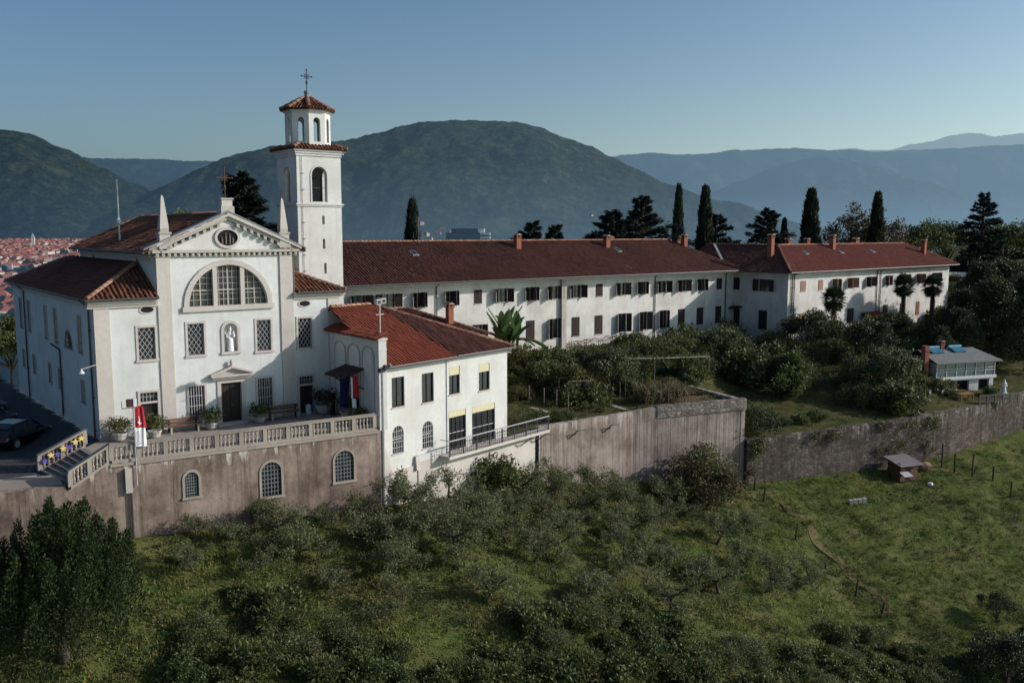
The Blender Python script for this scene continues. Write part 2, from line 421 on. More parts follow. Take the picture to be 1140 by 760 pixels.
# ---- church
ch = empty('church', (C0[0], C0[1], 0), A38, 'white church with pedimented front, big lunette window and side aisles', 'church')
F = Fr(0, 0, 0); SL = Fr(0, 0, -math.pi/2)
mb = MB()
mb.wall(F, .8, 3.43, 0, 7.75, [(2.27,3.2,4.32,6.15),(2.22,3.18,.1,1.78),(2.22,3.18,1.9,2.42)], WHITE)
mb.wall(F, 4.2, 10.85, 0, 10.2, [(5.05,6.0,4.35,6.2),(7.2,8.02,4.4,6.1,True),(9.25,10.15,4.27,6.17),(4.98,5.9,.72,2.5),(9.2,10.12,.75,2.55),(6.9,8.15,.02,2.5),(5.2,10.0,7.2,9.6,True)], WHITE, .3)
mb.wall(F, 11.68, 14.05, 0, 7.6, [(11.97,12.9,4.25,6.12),(11.95,12.9,.02,1.8),(11.95,12.9,1.92,2.4)], WHITE)
# flank of the left aisle and the rear block
ups = [21.6,18.5,12.8,9.8,3.4]; lows = [21.5,17.7,12.4,9.4,3.4]
sh = [(-y-.42,-y+.42,4.55,6.7) for y in ups]+[(-y-.42,-y+.42,1.65,2.9) for y in lows]+[(-7.5,-5.4,4.55,5.6,True)]
mb.wall(SL, -24.35, 0, -1.2, 7.9, sh, WHITE, .3)
mb.poly([(0,24.35,-1.2),(12,24.35,-1.2),(12,24.35,7.9),(0,24.35,7.9)], WHITE)
mb.poly([(12,24.35,-1.2),(12,16.5,-1.2),(12,16.5,9.7),(12,24.35,7.9)], WHITE)
# nave flanks above the aisles, nave rear gable, right aisle end
mb.poly([(3.41,0,6.5),(3.41,17.3,6.5),(3.41,17.3,10.5),(3.41,0,10.5)], WHITE_UP)
mb.poly([(11.84,0,6.5),(11.84,17.3,6.5),(11.84,17.3,10.5),(11.84,0,10.5)], WHITE_UP)
mb.poly([(3.41,17.3,6.5),(11.84,17.3,6.5),(11.84,17.3,10.5),(7.62,17.3,12.4),(3.41,17.3,10.5)], WHITE_UP)
mb.poly([(14.85,0,-1),(14.85,14,-1),(14.85,14,7.7),(14.85,0,7.7)], WHITE)
# pediment field
mb.poly([(3.5,-.02,10.3),(11.75,-.02,10.3),(7.62,-.02,12.25)], WHITE_UP)
wall = mb.build('wall', ch)
mb = MB()
for a0, a1, zt, d in ((-.02,.8,7.75,.06),(3.43,4.2,10.2,.08),(10.85,11.68,10.2,.08),(14.05,14.86,7.6,.06)):
    mb = MB(); mb.fbox(F, a0, a1, -.3, d, 0, zt, TRIM); mb.fbox(F, a0-.02, a1+.04, -.3, d+.06, 0, .35, TRIM); mb.build('pilaster', ch)
# entablature, dentils, raking cornices
mb = MB()
mb.fbox(F, 3.2, 12.08, -.3, .3, 10.34, 10.5, STONE); mb.fbox(F, 3.3, 11.98, -.3, .14, 10.12, 10.2, STONE)
x = 3.4
while x < 11.9: mb.fbox(F, x, x+.16, -.2, .24, 10.2, 10.34, STONE); x += .335
for sg in (-1, 1):
    def rk(x, y, z): return (7.62+sg*x, y, z)
    sl = 1.98/4.55
    for (d, t0, t1) in ((.34, 0, .2), (.2, -.2, 0)):
        q = [rk(4.6,-d,10.5+t0), rk(0,-d,12.48+t0), rk(0,-d,12.48+t1), rk(4.6,-d,10.5+t1)]
        p = [rk(4.6,.3,10.5+t0), rk(0,.3,12.48+t0), rk(0,.3,12.48+t1), rk(4.6,.3,10.5+t1)]
        mb.hexa([q[0],q[1],p[1],p[0],q[3],q[2],p[2],p[3]], STONE if d < .3 else TRIM)
    k = .5
    while k < 4.0:
        zc = 12.48-sl*k-.34
        mb.hexa([rk(k,-.3,zc-.07),rk(k+.17,-.3,zc-.07-.17*sl),rk(k+.17,-.02,zc-.07-.17*sl),rk(k,-.02,zc-.07),rk(k,-.3,zc+.13),rk(k+.17,-.3,zc+.13-.17*sl),rk(k+.17,-.02,zc+.13-.17*sl),rk(k,-.02,zc+.13)], STONE); k += .42
mb.build('pediment_cornice', ch)
mb = MB()
for a0, a1 in ((-.35, 3.42), (11.69, 15.2)):
    for d, z0, z1 in ((.12,7.35,7.5),(.22,7.5,7.62),(.33,7.62,7.78)): mb.fbox(F, a0 if a0 < 0 else a0, a1, -.25, d, z0, z1, TRIM)
for d, z0, z1 in ((.12,7.35,7.5),(.22,7.5,7.62),(.33,7.62,7.78)): mb.fbox(SL, -24.35, .0, -.02, d, z0, z1, TRIM)
for z0, z1, d in ((9.9,10.1,.12),(10.1,10.35,.24)): mb.fbox(Fr(3.41,0,-math.pi/2), -17.3, -.35, -.02, d, z0, z1, TRIM)
mb.build('eaves_moulding', ch)
# oculus with its carved figures
mb = MB(); ring = []
for k in range(25):
    a = 2*math.pi*k/24; c, s = math.cos(a), math.sin(a)
    ring.append([(7.62+.62*c,-.03,11.2+.47*s),(7.62+.62*c,-.12,11.2+.47*s),(7.62+.78*c,-.12,11.2+.62*s),(7.62+.80*c,-.03,11.2+.63*s)])
mb.loft(ring, TRIM, cap=False)
oc = mb.build('oculus', ch)
mb = MB(); mb.poly([(7.62+.63*math.cos(2*math.pi*k/24),-.035,11.2+.48*math.sin(2*math.pi*k/24)) for k in range(24)], DARK); mb.build('pane', oc)
mb = MB()
for xx, s in ((7.52,1.),(7.76,.9),(7.30,.6),(7.95,.55)):
    mb.lathe((xx,-.06,10.8+.06*(1-s)), [(.02,0),(.07,.03),(.06,.3*s),(.07,.42*s),(.05,.5*s),(.03,.53*s),(.045,.58*s),(.045,.64*s),(.01,.7*s)], BARK_L, 8)
mb.build('carved_figure', oc)
# lunette window: surround, two mullion piers, three lights with glazing bars
mb = MB(); arch_pane(mb, 5.2, 10.0, 7.2, 9.6, True, .24, GLASS_T, 24); lu = mb.build('lunette_window', ch)
mb = MB(); arc_frame(mb, 5.2, 10.0, 7.2, 9.6, True, .3, -.1, .05, TRIM, False, 28); mb.box(4.8, 10.4, -.16, .1, 6.9, 7.2, TRIM); mb.build('frame', lu)
for xm in (6.78, 8.45):
    mb = MB(); mb.box(xm-.13, xm+.13, -.06, .2, 7.2, 7.2+math.sqrt(2.4**2-(xm-7.6)**2), TRIM); mb.build('mullion', lu)
mb = MB()
for xb, t in ((5.95,.035),(6.35,.014),(5.55,.014),(7.06,.014),(7.34,.014),(7.61,.04),(7.89,.014),(8.17,.014),(8.85,.014),(9.25,.035),(9.62,.014)):
    mb.box(xb-t, xb+t, .17, .21, 7.2, 7.2+math.sqrt(max(.01, 2.4**2-(xb-7.6)**2)), LATT if t < .03 else STONE)
for zb, t in ((7.55,.014),(7.9,.014),(8.12,.035),(8.5,.014),(8.85,.014),(9.2,.014)):
    hw = math.sqrt(2.4**2-(zb-7.2)**2); mb.box(7.6-hw, 7.6+hw, .165, .205, zb-t, zb+t, LATT if t < .03 else STONE)
mb.build('glazing_bar', lu)
for a0,a1,z0,z1,k in ((2.27,3.2,4.32,6.15,'lattice'),(5.05,6.0,4.35,6.2,'lattice'),(9.25,10.15,4.27,6.17,'lattice'),(11.97,12.9,4.25,6.12,'lattice'),(4.98,5.9,.72,2.5,'barred'),(9.2,10.12,.75,2.55,'barred')): put_win(ch, F, k, a0, a1, z0, z1)
for h in sh: put_win(ch, SL, 'cell', *h[:4], len(h) > 4)
# niche
mb = MB(); arch_pane(mb, 7.2, 8.02, 4.4, 6.1, True, .299, WHITE_UP); mb.poly([(7.2,0,4.4),(8.02,0,4.4),(8.02,.3,4.4),(7.2,.3,4.4)], TRIM)
arc_frame(mb, 7.2, 8.02, 4.4, 6.1, True, .17, -.06, .05, TRIM); mb.build('niche', ch)
# doors
def door(x0, x1, z1, tz0, tz1, t=.16):
    mb = MB(); mb.box(x0, x1, .18, .22, .02, z1, DOOR); mb.box((x0+x1)/2-.02, (x0+x1)/2+.02, .15, .18, .02, z1, SHUT)
    for xa, xb in ((x0+.08, (x0+x1)/2-.08), ((x0+x1)/2+.08, x1-.08)):
        for za, zb in ((.2, z1*.42), (z1*.5, z1-.15)): mb.box(xa, xb, .165, .18, za, zb, DOOR)
    d = mb.build('door', ch)
    mb = MB(); top = tz1 or z1
    mb.box(x0-t, x0, -.06, .1, 0, top, TRIM); mb.box(x1, x1+t, -.06, .1, 0, top, TRIM); mb.box(x0-t, x1+t, -.06, .1, top, top+t, TRIM)
    if tz0: mb.box(x0, x1, -.04, .15, z1, tz0, TRIM)
    mb.build('door_frame', d)
    if tz0:
        mb = MB(); arch_pane(mb, x0, x1, tz0, tz1, False, .18, GLASS); bars(mb, x0, x1, tz0, tz1, 4, 1, .1, .015, LATT); mb.build('transom', d)
    mb = MB(); mb.lathe((x1-.2 if tz0 else (x0+x1)/2+.07, .13, 1.05), [(.01,0),(.035,.02),(.035,.06),(.01,.08)], ZINC, 8); mb.build('door_handle', d)
    return d
door(2.22, 3.18, 1.78, 1.9, 2.42, .14); dm = door(6.9, 8.15, 2.5, None, None, .24); door(11.95, 12.9, 1.8, 1.92, 2.4, .14)
mb = MB(); mb.box(6.35, 8.7, -.22, 0, 2.76, 2.9, STONE); mb.box(6.25, 8.8, -.34, 0, 2.9, 3.0, TRIM)
for sg in (-1, 1):
    mb.hexa([(7.52+sg*1.3,-.36,3.0),(7.52,-.36,3.42),(7.52,0,3.42),(7.52+sg*1.3,0,3.0),(7.52+sg*1.3,-.36,3.1),(7.52,-.36,3.55),(7.52,0,3.55),(7.52+sg*1.3,0,3.1)], TRIM)
mb.poly([(6.3,-.1,3.0),(8.74,-.1,3.0),(7.52,-.1,3.42)], STONE)
mb.lathe((7.52,-.2,3.5), [(.12,0),(.12,.1),(.06,.14),(.11,.24),(.08,.34),(.02,.42)], STONE, 8); mb.build('door_hood', ch)
mb = MB(); mb.box(6.5, 8.6, -.55, 0, .004, .12, STONE); mb.build('door_step', ch)
for xc, zc in ((2.83,7.16),(12.46,7.05)):
    mb = MB(); rr = []
    for k in range(21):
        c, s = math.cos(2*math.pi*k/20), math.sin(2*math.pi*k/20)
        rr.append([(xc+.36*c,0,zc+.17*s),(xc+.36*c,-.035,zc+.17*s),(xc+.45*c,-.035,zc+.25*s),(xc+.46*c,0,zc+.26*s)])
    mb.loft(rr, TRIM, cap=False); o = mb.build('vent', ch)
    mb = MB(); mb.poly([(xc+.37*math.cos(2*math.pi*k/20),-.004,zc+.18*math.sin(2*math.pi*k/20)) for k in range(20)], DARK); mb.build('pane', o)
# roofs
def roof_obj(parent, faces, name='roof', ridges=(), gut=(), **kw):
    base, tl = MB(), MB()
    for pts, mat, chan, *o in faces: roof_face(base, tl, pts, mat, chan, **(o[0] if o else {}), **kw)
    b = base.build(name, parent); 
    if tl.v: tl.build('roof_tiles', b)
    for p, q in ridges:
        mb = MB(); ridge_line(mb, p, q); mb.build('ridge_tiles', b)
    for p, q in gut:
        mb = MB(); gutter(mb, p, q); mb.build('gutter', b)
    return b
NB = dict(tiled=False)
r = roof_obj(ch, [
    ([(2.75,-.3,10.42),(7.62,-.3,12.62),(7.62,17.7,12.62),(2.75,17.7,10.42)], TILE_CHURCH, CHANNEL),
    ([(7.62,-.3,12.62),(12.5,-.3,10.42),(12.5,17.7,10.42),(7.62,17.7,12.62)], TILE_CHURCH, CHANNEL)],
    ridges=[((7.62,-.3,12.66),(7.62,17.7,12.66)),((2.8,17.45,10.5),(7.62,17.45,12.68))], gut=[((2.7,-.3,10.38),(2.7,17.7,10.38))], pitch=.27)
mb = MB()
for sg in (-1, 1):
    mb.hexa([(7.62+sg*4.9,-.36,10.52),(7.62,-.36,12.72),(7.62,.34,12.72),(7.62+sg*4.9,.34,10.52),(7.62+sg*4.9,-.36,10.6),(7.62,-.36,12.8),(7.62,.34,12.8),(7.62+sg*4.9,.34,10.6)], ZINC)
mb.build('verge_flashing', r)
hz = 9.75
roof_obj(ch, [
    ([(-.45,-.4,7.86),(3.4,-.4,7.86),(3.4,3.4,hz)], TILE_CHURCH, CHANNEL),
    ([(-.45,24.8,7.86),(-.45,-.4,7.86),(3.4,3.4,hz),(3.4,21.0,hz)], TILE_OLD, CHANNEL),
    ([(12.4,24.8,7.86),(-.45,24.8,7.86),(3.4,21.0,hz),(8.6,21.0,hz)], TILE_OLD, CHANNEL),
    ([(12.4,16,7.86),(12.4,24.8,7.86),(8.6,21.0,hz),(8.6,17.3,hz)], TILE_OLD, CHANNEL, NB),
    ([(3.4,17.3,hz),(8.6,17.3,hz),(8.6,21.0,hz),(3.4,21.0,hz)], TILE_OLD, CHANNEL, NB)], 'aisle_roof',
    ridges=[((-.4,-.35,7.92),(3.4,3.4,hz+.05)),((-.4,24.7,7.92),(3.4,21,hz+.05))], gut=[((-.5,-.45,7.82),(-.5,24.8,7.82)),((-.5,-.45,7.82),(3.4,-.45,7.82))], pitch=.26)
roof_obj(ch, [
    ([(11.85,-.4,7.8),(15.25,-.4,7.8),(11.85,3.0,9.3)], TILE_CHURCH, CHANNEL),
    ([(15.25,-.4,7.8),(15.25,14,7.8),(11.85,14,9.3),(11.85,3.0,9.3)], TILE_CHURCH, CHANNEL, NB)], 'aisle_roof',
    ridges=[((15.2,-.35,7.86),(11.85,3.0,9.36))], gut=[((11.85,-.45,7.76),(15.25,-.45,7.76))], pitch=.26)
downpipe(ch, SL, -.75, 0, 7.6); downpipe(ch, SL, -19.7, -.6, 7.6); downpipe(ch, SL, -9.9+1.2, 0, 4.4, kick=0)
downpipe(ch, Fr(3.41,0,-math.pi/2), -3.2, 9.2, 10.3); downpipe(ch, Fr(3.41,0,-math.pi/2), -13.5, 9.3, 10.3)
# gable cross and the two obelisks
def obelisk(x, z0):
    mb = MB(); mb.box(x-.36, x+.36, -.3, .4, z0, z0+.42, STONE)
    mb.box(x-.3, x+.3, -.24, .34, z0+.42, z0+.85, TRIM); mb.box(x-.36, x+.36, -.3, .4, z0+.85, z0+.95, STONE)
    mb.box(x-.24, x+.24, -.2, .28, z0+.95, z0+1.15, STONE)
    b, t = .25, .075; q = z0+1.15
    mb.loft([[(x-b,.04-b,q),(x+b,.04-b,q),(x+b,.04+b,q),(x-b,.04+b,q)],[(x-t,.04-t,q+1.75),(x+t,.04-t,q+1.75),(x+t,.04+t,q+1.75),(x-t,.04+t,q+1.75)],[(x-.01,.03,q+1.9),(x+.01,.03,q+1.9),(x+.01,.05,q+1.9),(x-.01,.05,q+1.9)]], TRIM)
    mb.build('obelisk', ch)
obelisk(3.95, 10.58); obelisk(11.15, 10.58)
mb = MB(); mb.box(7.22, 8.02, -.3, .45, 12.6, 13.05, STONE); mb.box(7.3, 7.94, -.22, .37, 13.05, 13.45, TRIM); mb.box(7.24, 8.0, -.28, .43, 13.45, 13.53, STONE)
o = mb.build('cross_pedestal', ch)
def cross(parent, x, y, z, h, mat, ornate=True):
    mb = MB(); mb.tube([(x,y,z),(x,y,z+h)], .03, mat, 6); w = h*.27; zc = z+h*.68
    mb.tube([(x-w,y,zc),(x+w,y,zc)], .03, mat, 6)
    for p in ((x-w,zc),(x+w,zc),(x,z+h)): mb.lathe((p[0],y,p[1]-.06), [(.01,0),(.07,.06),(.01,.12)], mat, 6)
    if ornate:
        for k in range(4):
            a = math.pi/4+k*math.pi/2; mb.tube([(x,y,zc),(x+.25*math.cos(a),y,zc+.25*math.sin(a))], .018, mat, 5)
        mb.tube([(x+.16*math.cos(q*math.pi/6),y,zc+.16*math.sin(q*math.pi/6)) for q in range(13)], .014, mat, 4)
        mb.lathe((x,y,z+h*.3), [(.03,0),(.08,.05),(.08,.2),(.03,.25)], mat, 6)
    return mb.build('cross', parent)
cross(o, 7.62, .08, 13.53, 1.75, M_plain('rusty_iron', (.11,.055,.045), .8, .3))
mb = MB(); mb.tube([(5.3,4.5,11.3),(5.3,4.5,13.5)], .025, ZINC, 5); mb.build('lightning_rod', ch)
mb = MB(); mb.tube([(3.9,9.0,10.9),(3.9,9.0,14.9)], [.06,.035], FRAME_W, 6); mb.lathe((3.9,9,12.0), [(.06,0),(.14,.1),(.14,.35),(.06,.45)], FRAME_W, 8); mb.build('aerial_mast', ch)
mb = MB(); mb.tube([(.1,-.02,4.3),(-.1,-.05,4.25),(-.75,-.1,4.1)], .028, LATT, 6); mb.lathe((-.8,-.1,3.86), [(.17,0),(.13,.08),(.05,.16),(.04,.26)], FRAME_W, 10); mb.build('bracket_lamp', ch)

# ---- statue in the niche
st = empty('statue', uv(7.6, .05, 4.4), A38, 'pale stone figure of a robed woman holding a child in the facade niche', 'statue')
mb = MB(); prof = [(.2,.16,0),(.22,.17,.04),(.2,.15,.1),(.19,.14,.4),(.17,.13,.75),(.15,.11,.9),(.18,.12,1.05),(.17,.11,1.13),(.06,.055,1.18),(.055,.055,1.21),(.085,.09,1.26),(.085,.095,1.33),(.05,.06,1.4),(.005,.005,1.42)]
mb.loft([[(a*math.cos(k*math.pi/6)*(1+.06*math.sin(k*5)*(z<.9)), b*math.sin(k*math.pi/6), z) for k in range(12)] for a, b, z in prof], STATUE)
mb.tube([(-.17,0,1.08),(-.24,-.06,.88),(-.1,-.16,.8)], [.06,.055,.04], STATUE, 6); mb.tube([(.17,0,1.08),(.25,-.06,.9),(.17,-.17,.86)], [.06,.055,.04], STATUE, 6)
mb.build('robed_figure', st)
mb = MB(); mb.loft([[(.16+a*math.cos(k*math.pi/4), -.15+a*math.sin(k*math.pi/4), z) for k in range(8)] for a, z in ((.05,.86),(.08,.95),(.07,1.05),(.035,1.08),(.055,1.13),(.05,1.2),(.01,1.23))], STATUE); mb.build('child', st)
mb = MB(); mb.lathe((0,0,1.4), [(.075,0),(.09,.08),(.07,.03),(.02,.05)], STATUE, 8); mb.build('crown', st)

# ---- bell tower
tw = empty('bell_tower', uv(13.1, 2.0), A38, 'tall white square bell tower with arched belfry and octagonal lantern', 'bell tower')
W, D = 3.15, 3.0
faces = [Fr(0,0,0), Fr(W,0,math.pi/2), Fr(W,D,math.pi), Fr(0,D,-math.pi/2)]
mb = MB()
for i, f in enumerate(faces):
    w = W if i % 2 == 0 else D
    hs = [(w/2-.54,w/2+.54,13.52,15.78,True)]
    if i == 0: hs += [(1.72,1.9,12.05,12.6),(1.72,1.9,10.45,11.1,True),(1.78,1.96,8.8,9.5)]
    mb.wall(f, 0, w, -1, 16.7, hs, WHITE_UP, .35)
mb.poly([(.36,.36,13.3),(W-.36,.36,13.3),(W-.36,D-.36,13.3),(.36,D-.36,13.3)], DARK)
mb.poly([(.1,.1,16.6),(W-.1,.1,16.6),(W-.1,D-.1,16.6),(.1,D-.1,16.6)], DARK)
mb.poly([(1.7,.33,8.7),(2.0,.33,8.7),(2.0,.33,12.7),(1.7,.33,12.7)], DARK)
mb.build('shaft', tw)
for grp in (((.07,13.2,13.3),(.13,13.3,13.4)),((.08,16.45,16.6),(.16,16.6,16.75),(.26,16.75,16.9))):
    mb = MB()
    for o_, z0, z1 in grp:
        for i, f in enumerate(faces): mb.fbox(f, -o_, (W if i % 2 == 0 else D)+o_*.98, .0, o_, z0, z1, WHITE_UP)
    mb.build('cornice', tw)
mb = MB()
for i, f in enumerate(faces):
    b = MB(); w = W if i % 2 == 0 else D
    arc_frame(b, -.54, .54, 0, 2.26, True, .1, -.04, .05, WHITE_UP, False)
    link_mesh('opening_surround', b.mesh('opening_surround'), tw, f.P(w/2, 0, 13.52), f.ang)
mb = MB(); mb.lathe((W/2, D/2, 14.35), [(.42,0),(.38,.06),(.27,.28),(.22,.55),(.12,.66),(.05,.7)], M_plain('bronze', (.05,.06,.055), .5, .3, 6, .5, .6), 14); bl = mb.build('bell', tw)
mb = MB(); mb.box(W/2-.5, W/2+.5, D/2-.06, D/2+.06, 15.05, 15.17, IRON); mb.box(W/2-.9, W/2-.82, D/2-.06, D/2+.06, 13.35, 15.2, IRON); mb.box(W/2+.82, W/2+.9, D/2-.06, D/2+.06, 13.35, 15.2, IRON); mb.box(W/2-.9, W/2+.9, .25, .29, 14.4, 14.44, IRON); mb.build('yoke', bl)
cx, cy = W/2, D/2; ov = .34
c4_ = [(-ov,-ov),(W+ov,-ov),(W+ov,D+ov),(-ov,D+ov)]; i4 = [(cx-1.25,cy-1.25),(cx+1.25,cy-1.25),(cx+1.25,cy+1.25),(cx-1.25,cy+1.25)]
roof_obj(tw, [([(*c4_[k],16.9),(*c4_[(k+1)%4],16.9),(*i4[(k+1)%4],17.22),(*i4[k],17.22)], TILE_CHURCH, CHANNEL, dict(row=.35)) for k in range(4)], 'skirt_roof', ridges=[((*c4_[k],16.96),(*i4[k],17.26)) for k in range(4)], pitch=.24, thick=.06)
mb = MB(); ap = 1.36; sd = 2*ap*math.tan(math.pi/8); of = []
for k in range(8):
    an = math.pi/4*k; f0 = Fr(cx+ap*math.sin(an)-sd/2*math.cos(an), cy-ap*math.cos(an)-sd/2*math.sin(an), an); of.append(f0)
    mb.wall(f0, 0, sd, 17.0, 19.45, [(sd/2-.24,sd/2+.24,17.4,18.95,True)], WHITE_UP, .22)
    mb.fbox(f0, -.05, sd+.05, 0, .08, 19.3, 19.38, WHITE_UP); mb.fbox(f0, -.1, sd+.1, 0, .18, 19.38, 19.48, WHITE_UP)
mb.poly([(cx+1.2*math.cos(k*math.pi/4),cy+1.2*math.sin(k*math.pi/4),17.3) for k in range(8)], DARK)
mb.build('lantern', tw)
rr = 1.78; ring = [(cx+rr*math.cos(math.pi/8+k*math.pi/4-math.pi/2), cy+rr*math.sin(math.pi/8+k*math.pi/4-math.pi/2)) for k in range(8)]
roof_obj(tw, [([(*ring[k-1],19.48),(*ring[k],19.48),(cx,cy,20.45)], TILE_CHURCH, CHANNEL, dict(row=.33)) for k in range(8)], 'lantern_roof', ridges=[((*ring[k],19.54),(cx,cy,20.5)) for k in range(8)], pitch=.22, thick=.08)
mb = MB(); mb.lathe((cx,cy,20.42), [(.22,0),(.16,.14),(.2,.22),(.2,.34),(.06,.42)], ZINC, 10); fn = mb.build('finial', tw); cross(fn, cx, cy, 20.8, 1.35, IRON)
mb = MB(); mb.tube([(.32,-.05,8.6),(.32,-.05,16.4)], .018, BARK_L, 4)
z = 9
while z < 16: mb.box(.3,.5,-.06,-.02,z,z+.03,BARK_L); z += 1.05
mb.build('lightning_cable', tw)
# ---- annex in front of the church
AX = (-7.93, 52.68); AR = R(50.5)
an = empty('annex_building', (AX[0], AX[1], 0), AR, 'white two storey annex with bright red tiled roof beside the church terrace', 'building')
F = Fr(0, 0, 0); SR = Fr(11.85, 0, math.pi/2)
H1 = [(1.05,2.1,.98,2.8),(3.6,4.65,.9,2.74)]; H1b = [(6.0,7.02,1.1,2.88),(8.9,10.0,.95,2.75)]
H2 = [(1.05,1.98,-1.88,-.2,True),(3.6,4.55,-2.02,-.33,True)]; H3 = [(5.95,7.6,-2.6,-.02),(8.2,10.55,-2.6,-.06)]
mb = MB(); mb.wall(F, 0, 5.8, -7.5, 3.62, H1+H2, ANNEX_WHITE, .25)
F2 = Fr(0, -.06, 0); mb.wall(F2, 5.8, 11.85, -7.5, 3.68, H1b+H3, ANNEX_WHITE, .25); mb.poly([(5.8,-.06,-7.5),(5.8,0,-7.5),(5.8,0,3.6),(5.8,-.06,3.6)], ANNEX_WHITE)
mb.wall(SR, -.06, 12, -7.5, 3.7, [], ANNEX_WHITE)
mb.poly([(11.85,12,-7.5),(3,12,-7.5),(3,12,3.7),(11.85,12,3.7)], ANNEX_WHITE)
mb.box(3, 11.6, 2.5, 2.6, -7, 3.6, DARK)
mb.build('wall', an)
for h in H1: put_win(an, F, 'casement', *h)
for h in H1b: put_win(an, F2, 'blind', *h)
for h in H2: put_win(an, F, 'modern_arch', *h)
for h in H3: put_win(an, F2, 'wide', *h)
mb = MB()
for d, z0, z1 in ((.1,3.42,3.52),(.2,3.52,3.62)): mb.fbox(F, .02, 5.78, 0, d, z0, z1, ANNEX_WHITE); mb.fbox(F2, 5.8, 12.0, 0, d, z0, z1+.04, ANNEX_WHITE)
mb.build('eaves_moulding', an)
# plinth, old buttress, the long balcony
mb = MB(); mb.fbox(F, -.1, 3.05, 0, .1, -7.4, -2.95, PLINTH); mb.fbox(F, 3.05, 15.45, 0.002, .16, -8.6, -2.75, PLINTH); mb.fbox(F, 3.05, 4.9, .0, .16, -2.75, -2.35, ANNEX_WHITE)
mb.hexa([(-.15,-.14,-7.4),(.85,-.14,-2.9),(.85,.02,-2.9),(-.15,.02,-7.4),(-.15,-.14,-.2),(-.02,-.14,-.2),(-.02,.02,-.2),(-.15,.02,-.2)], PLINTH)
mb.hexa([(2.8,-.3,-3.2),(3.1,-.3,-3.2),(3.1,0,-3.2),(2.8,0,-3.2),(2.85,-.14,-2.35),(3.1,-.14,-2.35),(3.1,0,-2.35),(2.85,0,-2.35)], PLINTH)
mb.build('plinth', an)
mb = MB(); mb.fbox(F, 4.95, 15.5, .17, 1.05, -2.86, -2.68, PLINTH); ba = mb.build('balcony', an)
mb = MB(); a = 5.0
for i in range(9):
    a = 5.0+i*10.4/8; mb.fbox(F, a-.03, a+.03, .98, 1.04, -2.68, -1.68, IRON)
for z in (-2.55,-2.12): mb.fbox(F, 5.0, 15.45, .995, 1.02, z-.012, z+.012, IRON)
mb.fbox(F, 4.95, 15.45, .97, 1.05, -1.7, -1.64, LATT)
a = 5.1
while a < 15.4: mb.fbox(F, a-.008, a+.008, 1.0, 1.016, -2.68, -1.7, IRON); a += .2
mb.tube([(5,-1.01,-1.67),(5,-.2,-1.67)], .03, LATT, 5); mb.tube([(5,-1.01,-2.2),(5,-.2,-2.2)], .015, IRON, 5)
mb.build('railing', ba)
for a in (13.2, 14.9):
    mb = MB(); mb.tube([(a,-.16,-3.6),(a+.2,-1.0,-2.95),(a+.75,-1.2,-3.05)], .04, IRON, 5); mb.build('strut', ba)
# flank wall to the church with blind arches, written in the church frame
def c2a(u, v, z):
    x, y, _ = uv(u, v); dx, dy = x-AX[0], y-AX[1]
    return (dx*math.cos(AR)+dy*math.sin(AR), -dx*math.sin(AR)+dy*math.cos(AR), z)
def cbox(mb, u0, u1, v0, v1, z0, z1, mat): mb.hexa([c2a(u0,v0,z0),c2a(u1,v0,z0),c2a(u1,v1,z0),c2a(u0,v1,z0),c2a(u0,v0,z1),c2a(u1,v0,z1),c2a(u1,v1,z1),c2a(u0,v1,z1)], mat)
mb = MB(); cbox(mb, 14.1, 14.45, -6.4, .0, -6, 5.3, WHITE); fw = mb.build('flank_wall', an)
mb = MB()
for v0 in (-5.9,-4.1,-2.3):   # three shallow blind arches drawn by raised strips
    pts = [(14.06, v0, .3), (14.06, v0, 4.1)]+[(14.06, v0+.75-.75*math.cos(math.pi*k/8), 4.1+.6*math.sin(math.pi*k/8)) for k in range(1, 8)]+[(14.06, v0+1.5, 4.1), (14.06, v0+1.5, .3)]
    mb.tube([c2a(*p) for p in pts], .05, TRIM, 4)
mb.build('blind_arch', fw)
mb = MB(); cbox(mb, 13.98, 14.5, -6.65, -6.15, -.2, 5.2, ANNEX_WHITE); cbox(mb, 13.92, 14.56, -6.71, -6.1, 5.2, 5.32, ANNEX_WHITE); cbox(mb, 13.95, 14.53, -6.68, -6.13, 4.6, 4.68, ANNEX_WHITE); mb.build('corner_pier', fw)
base, tl = MB(), MB()
roof_face(base, tl, [c2a(13.75,-6.8,5.3),c2a(14.6,-6.8,5.62),c2a(14.6,0,5.62),c2a(13.75,0,5.3)], TILE_RED, CHANNEL_R, pitch=.26, row=.35, thick=.08)
b = base.build('coping', fw); tl.build('roof_tiles', b)
# annex roof: hipped, left part re-tiled, right part old
E5 = (5.0, 6.0, 6.7)
roof_obj(an, [
    ([(.15,-.4,3.6),(6.4,-.4,3.6),E5,(1.35,6.0,6.7)], TILE_RED, CHANNEL_R),
    ([(6.4,-.42,3.66),(12.25,-.42,3.66),(5.0,6.0,6.72)], TILE_DARK, CHANNEL),
    ([(12.25,-.42,3.62),(12.25,12.4,3.62),E5], TILE_DARK, CHANNEL),
    ([(12.25,12.4,3.62),(2.6,12.4,3.62),(1.35,6.0,6.7),E5], TILE_DARK, CHANNEL, NB)],
    ridges=[((1.4,6,6.76),(5.0,6,6.76)),((12.2,-.35,3.74),E5)], gut=[((.1,-.46,3.55),(6.4,-.46,3.55)),((6.4,-.48,3.6),(12.3,-.48,3.6))], pitch=.25)
b = downpipe(an, F, .1, -6.5, 3.5, .16, ZINC, .1)
mb = MB(); mb.box(-.1,.3,-.34,-.05,3.3,3.55,IRON); mb.build('rain_hopper', an)
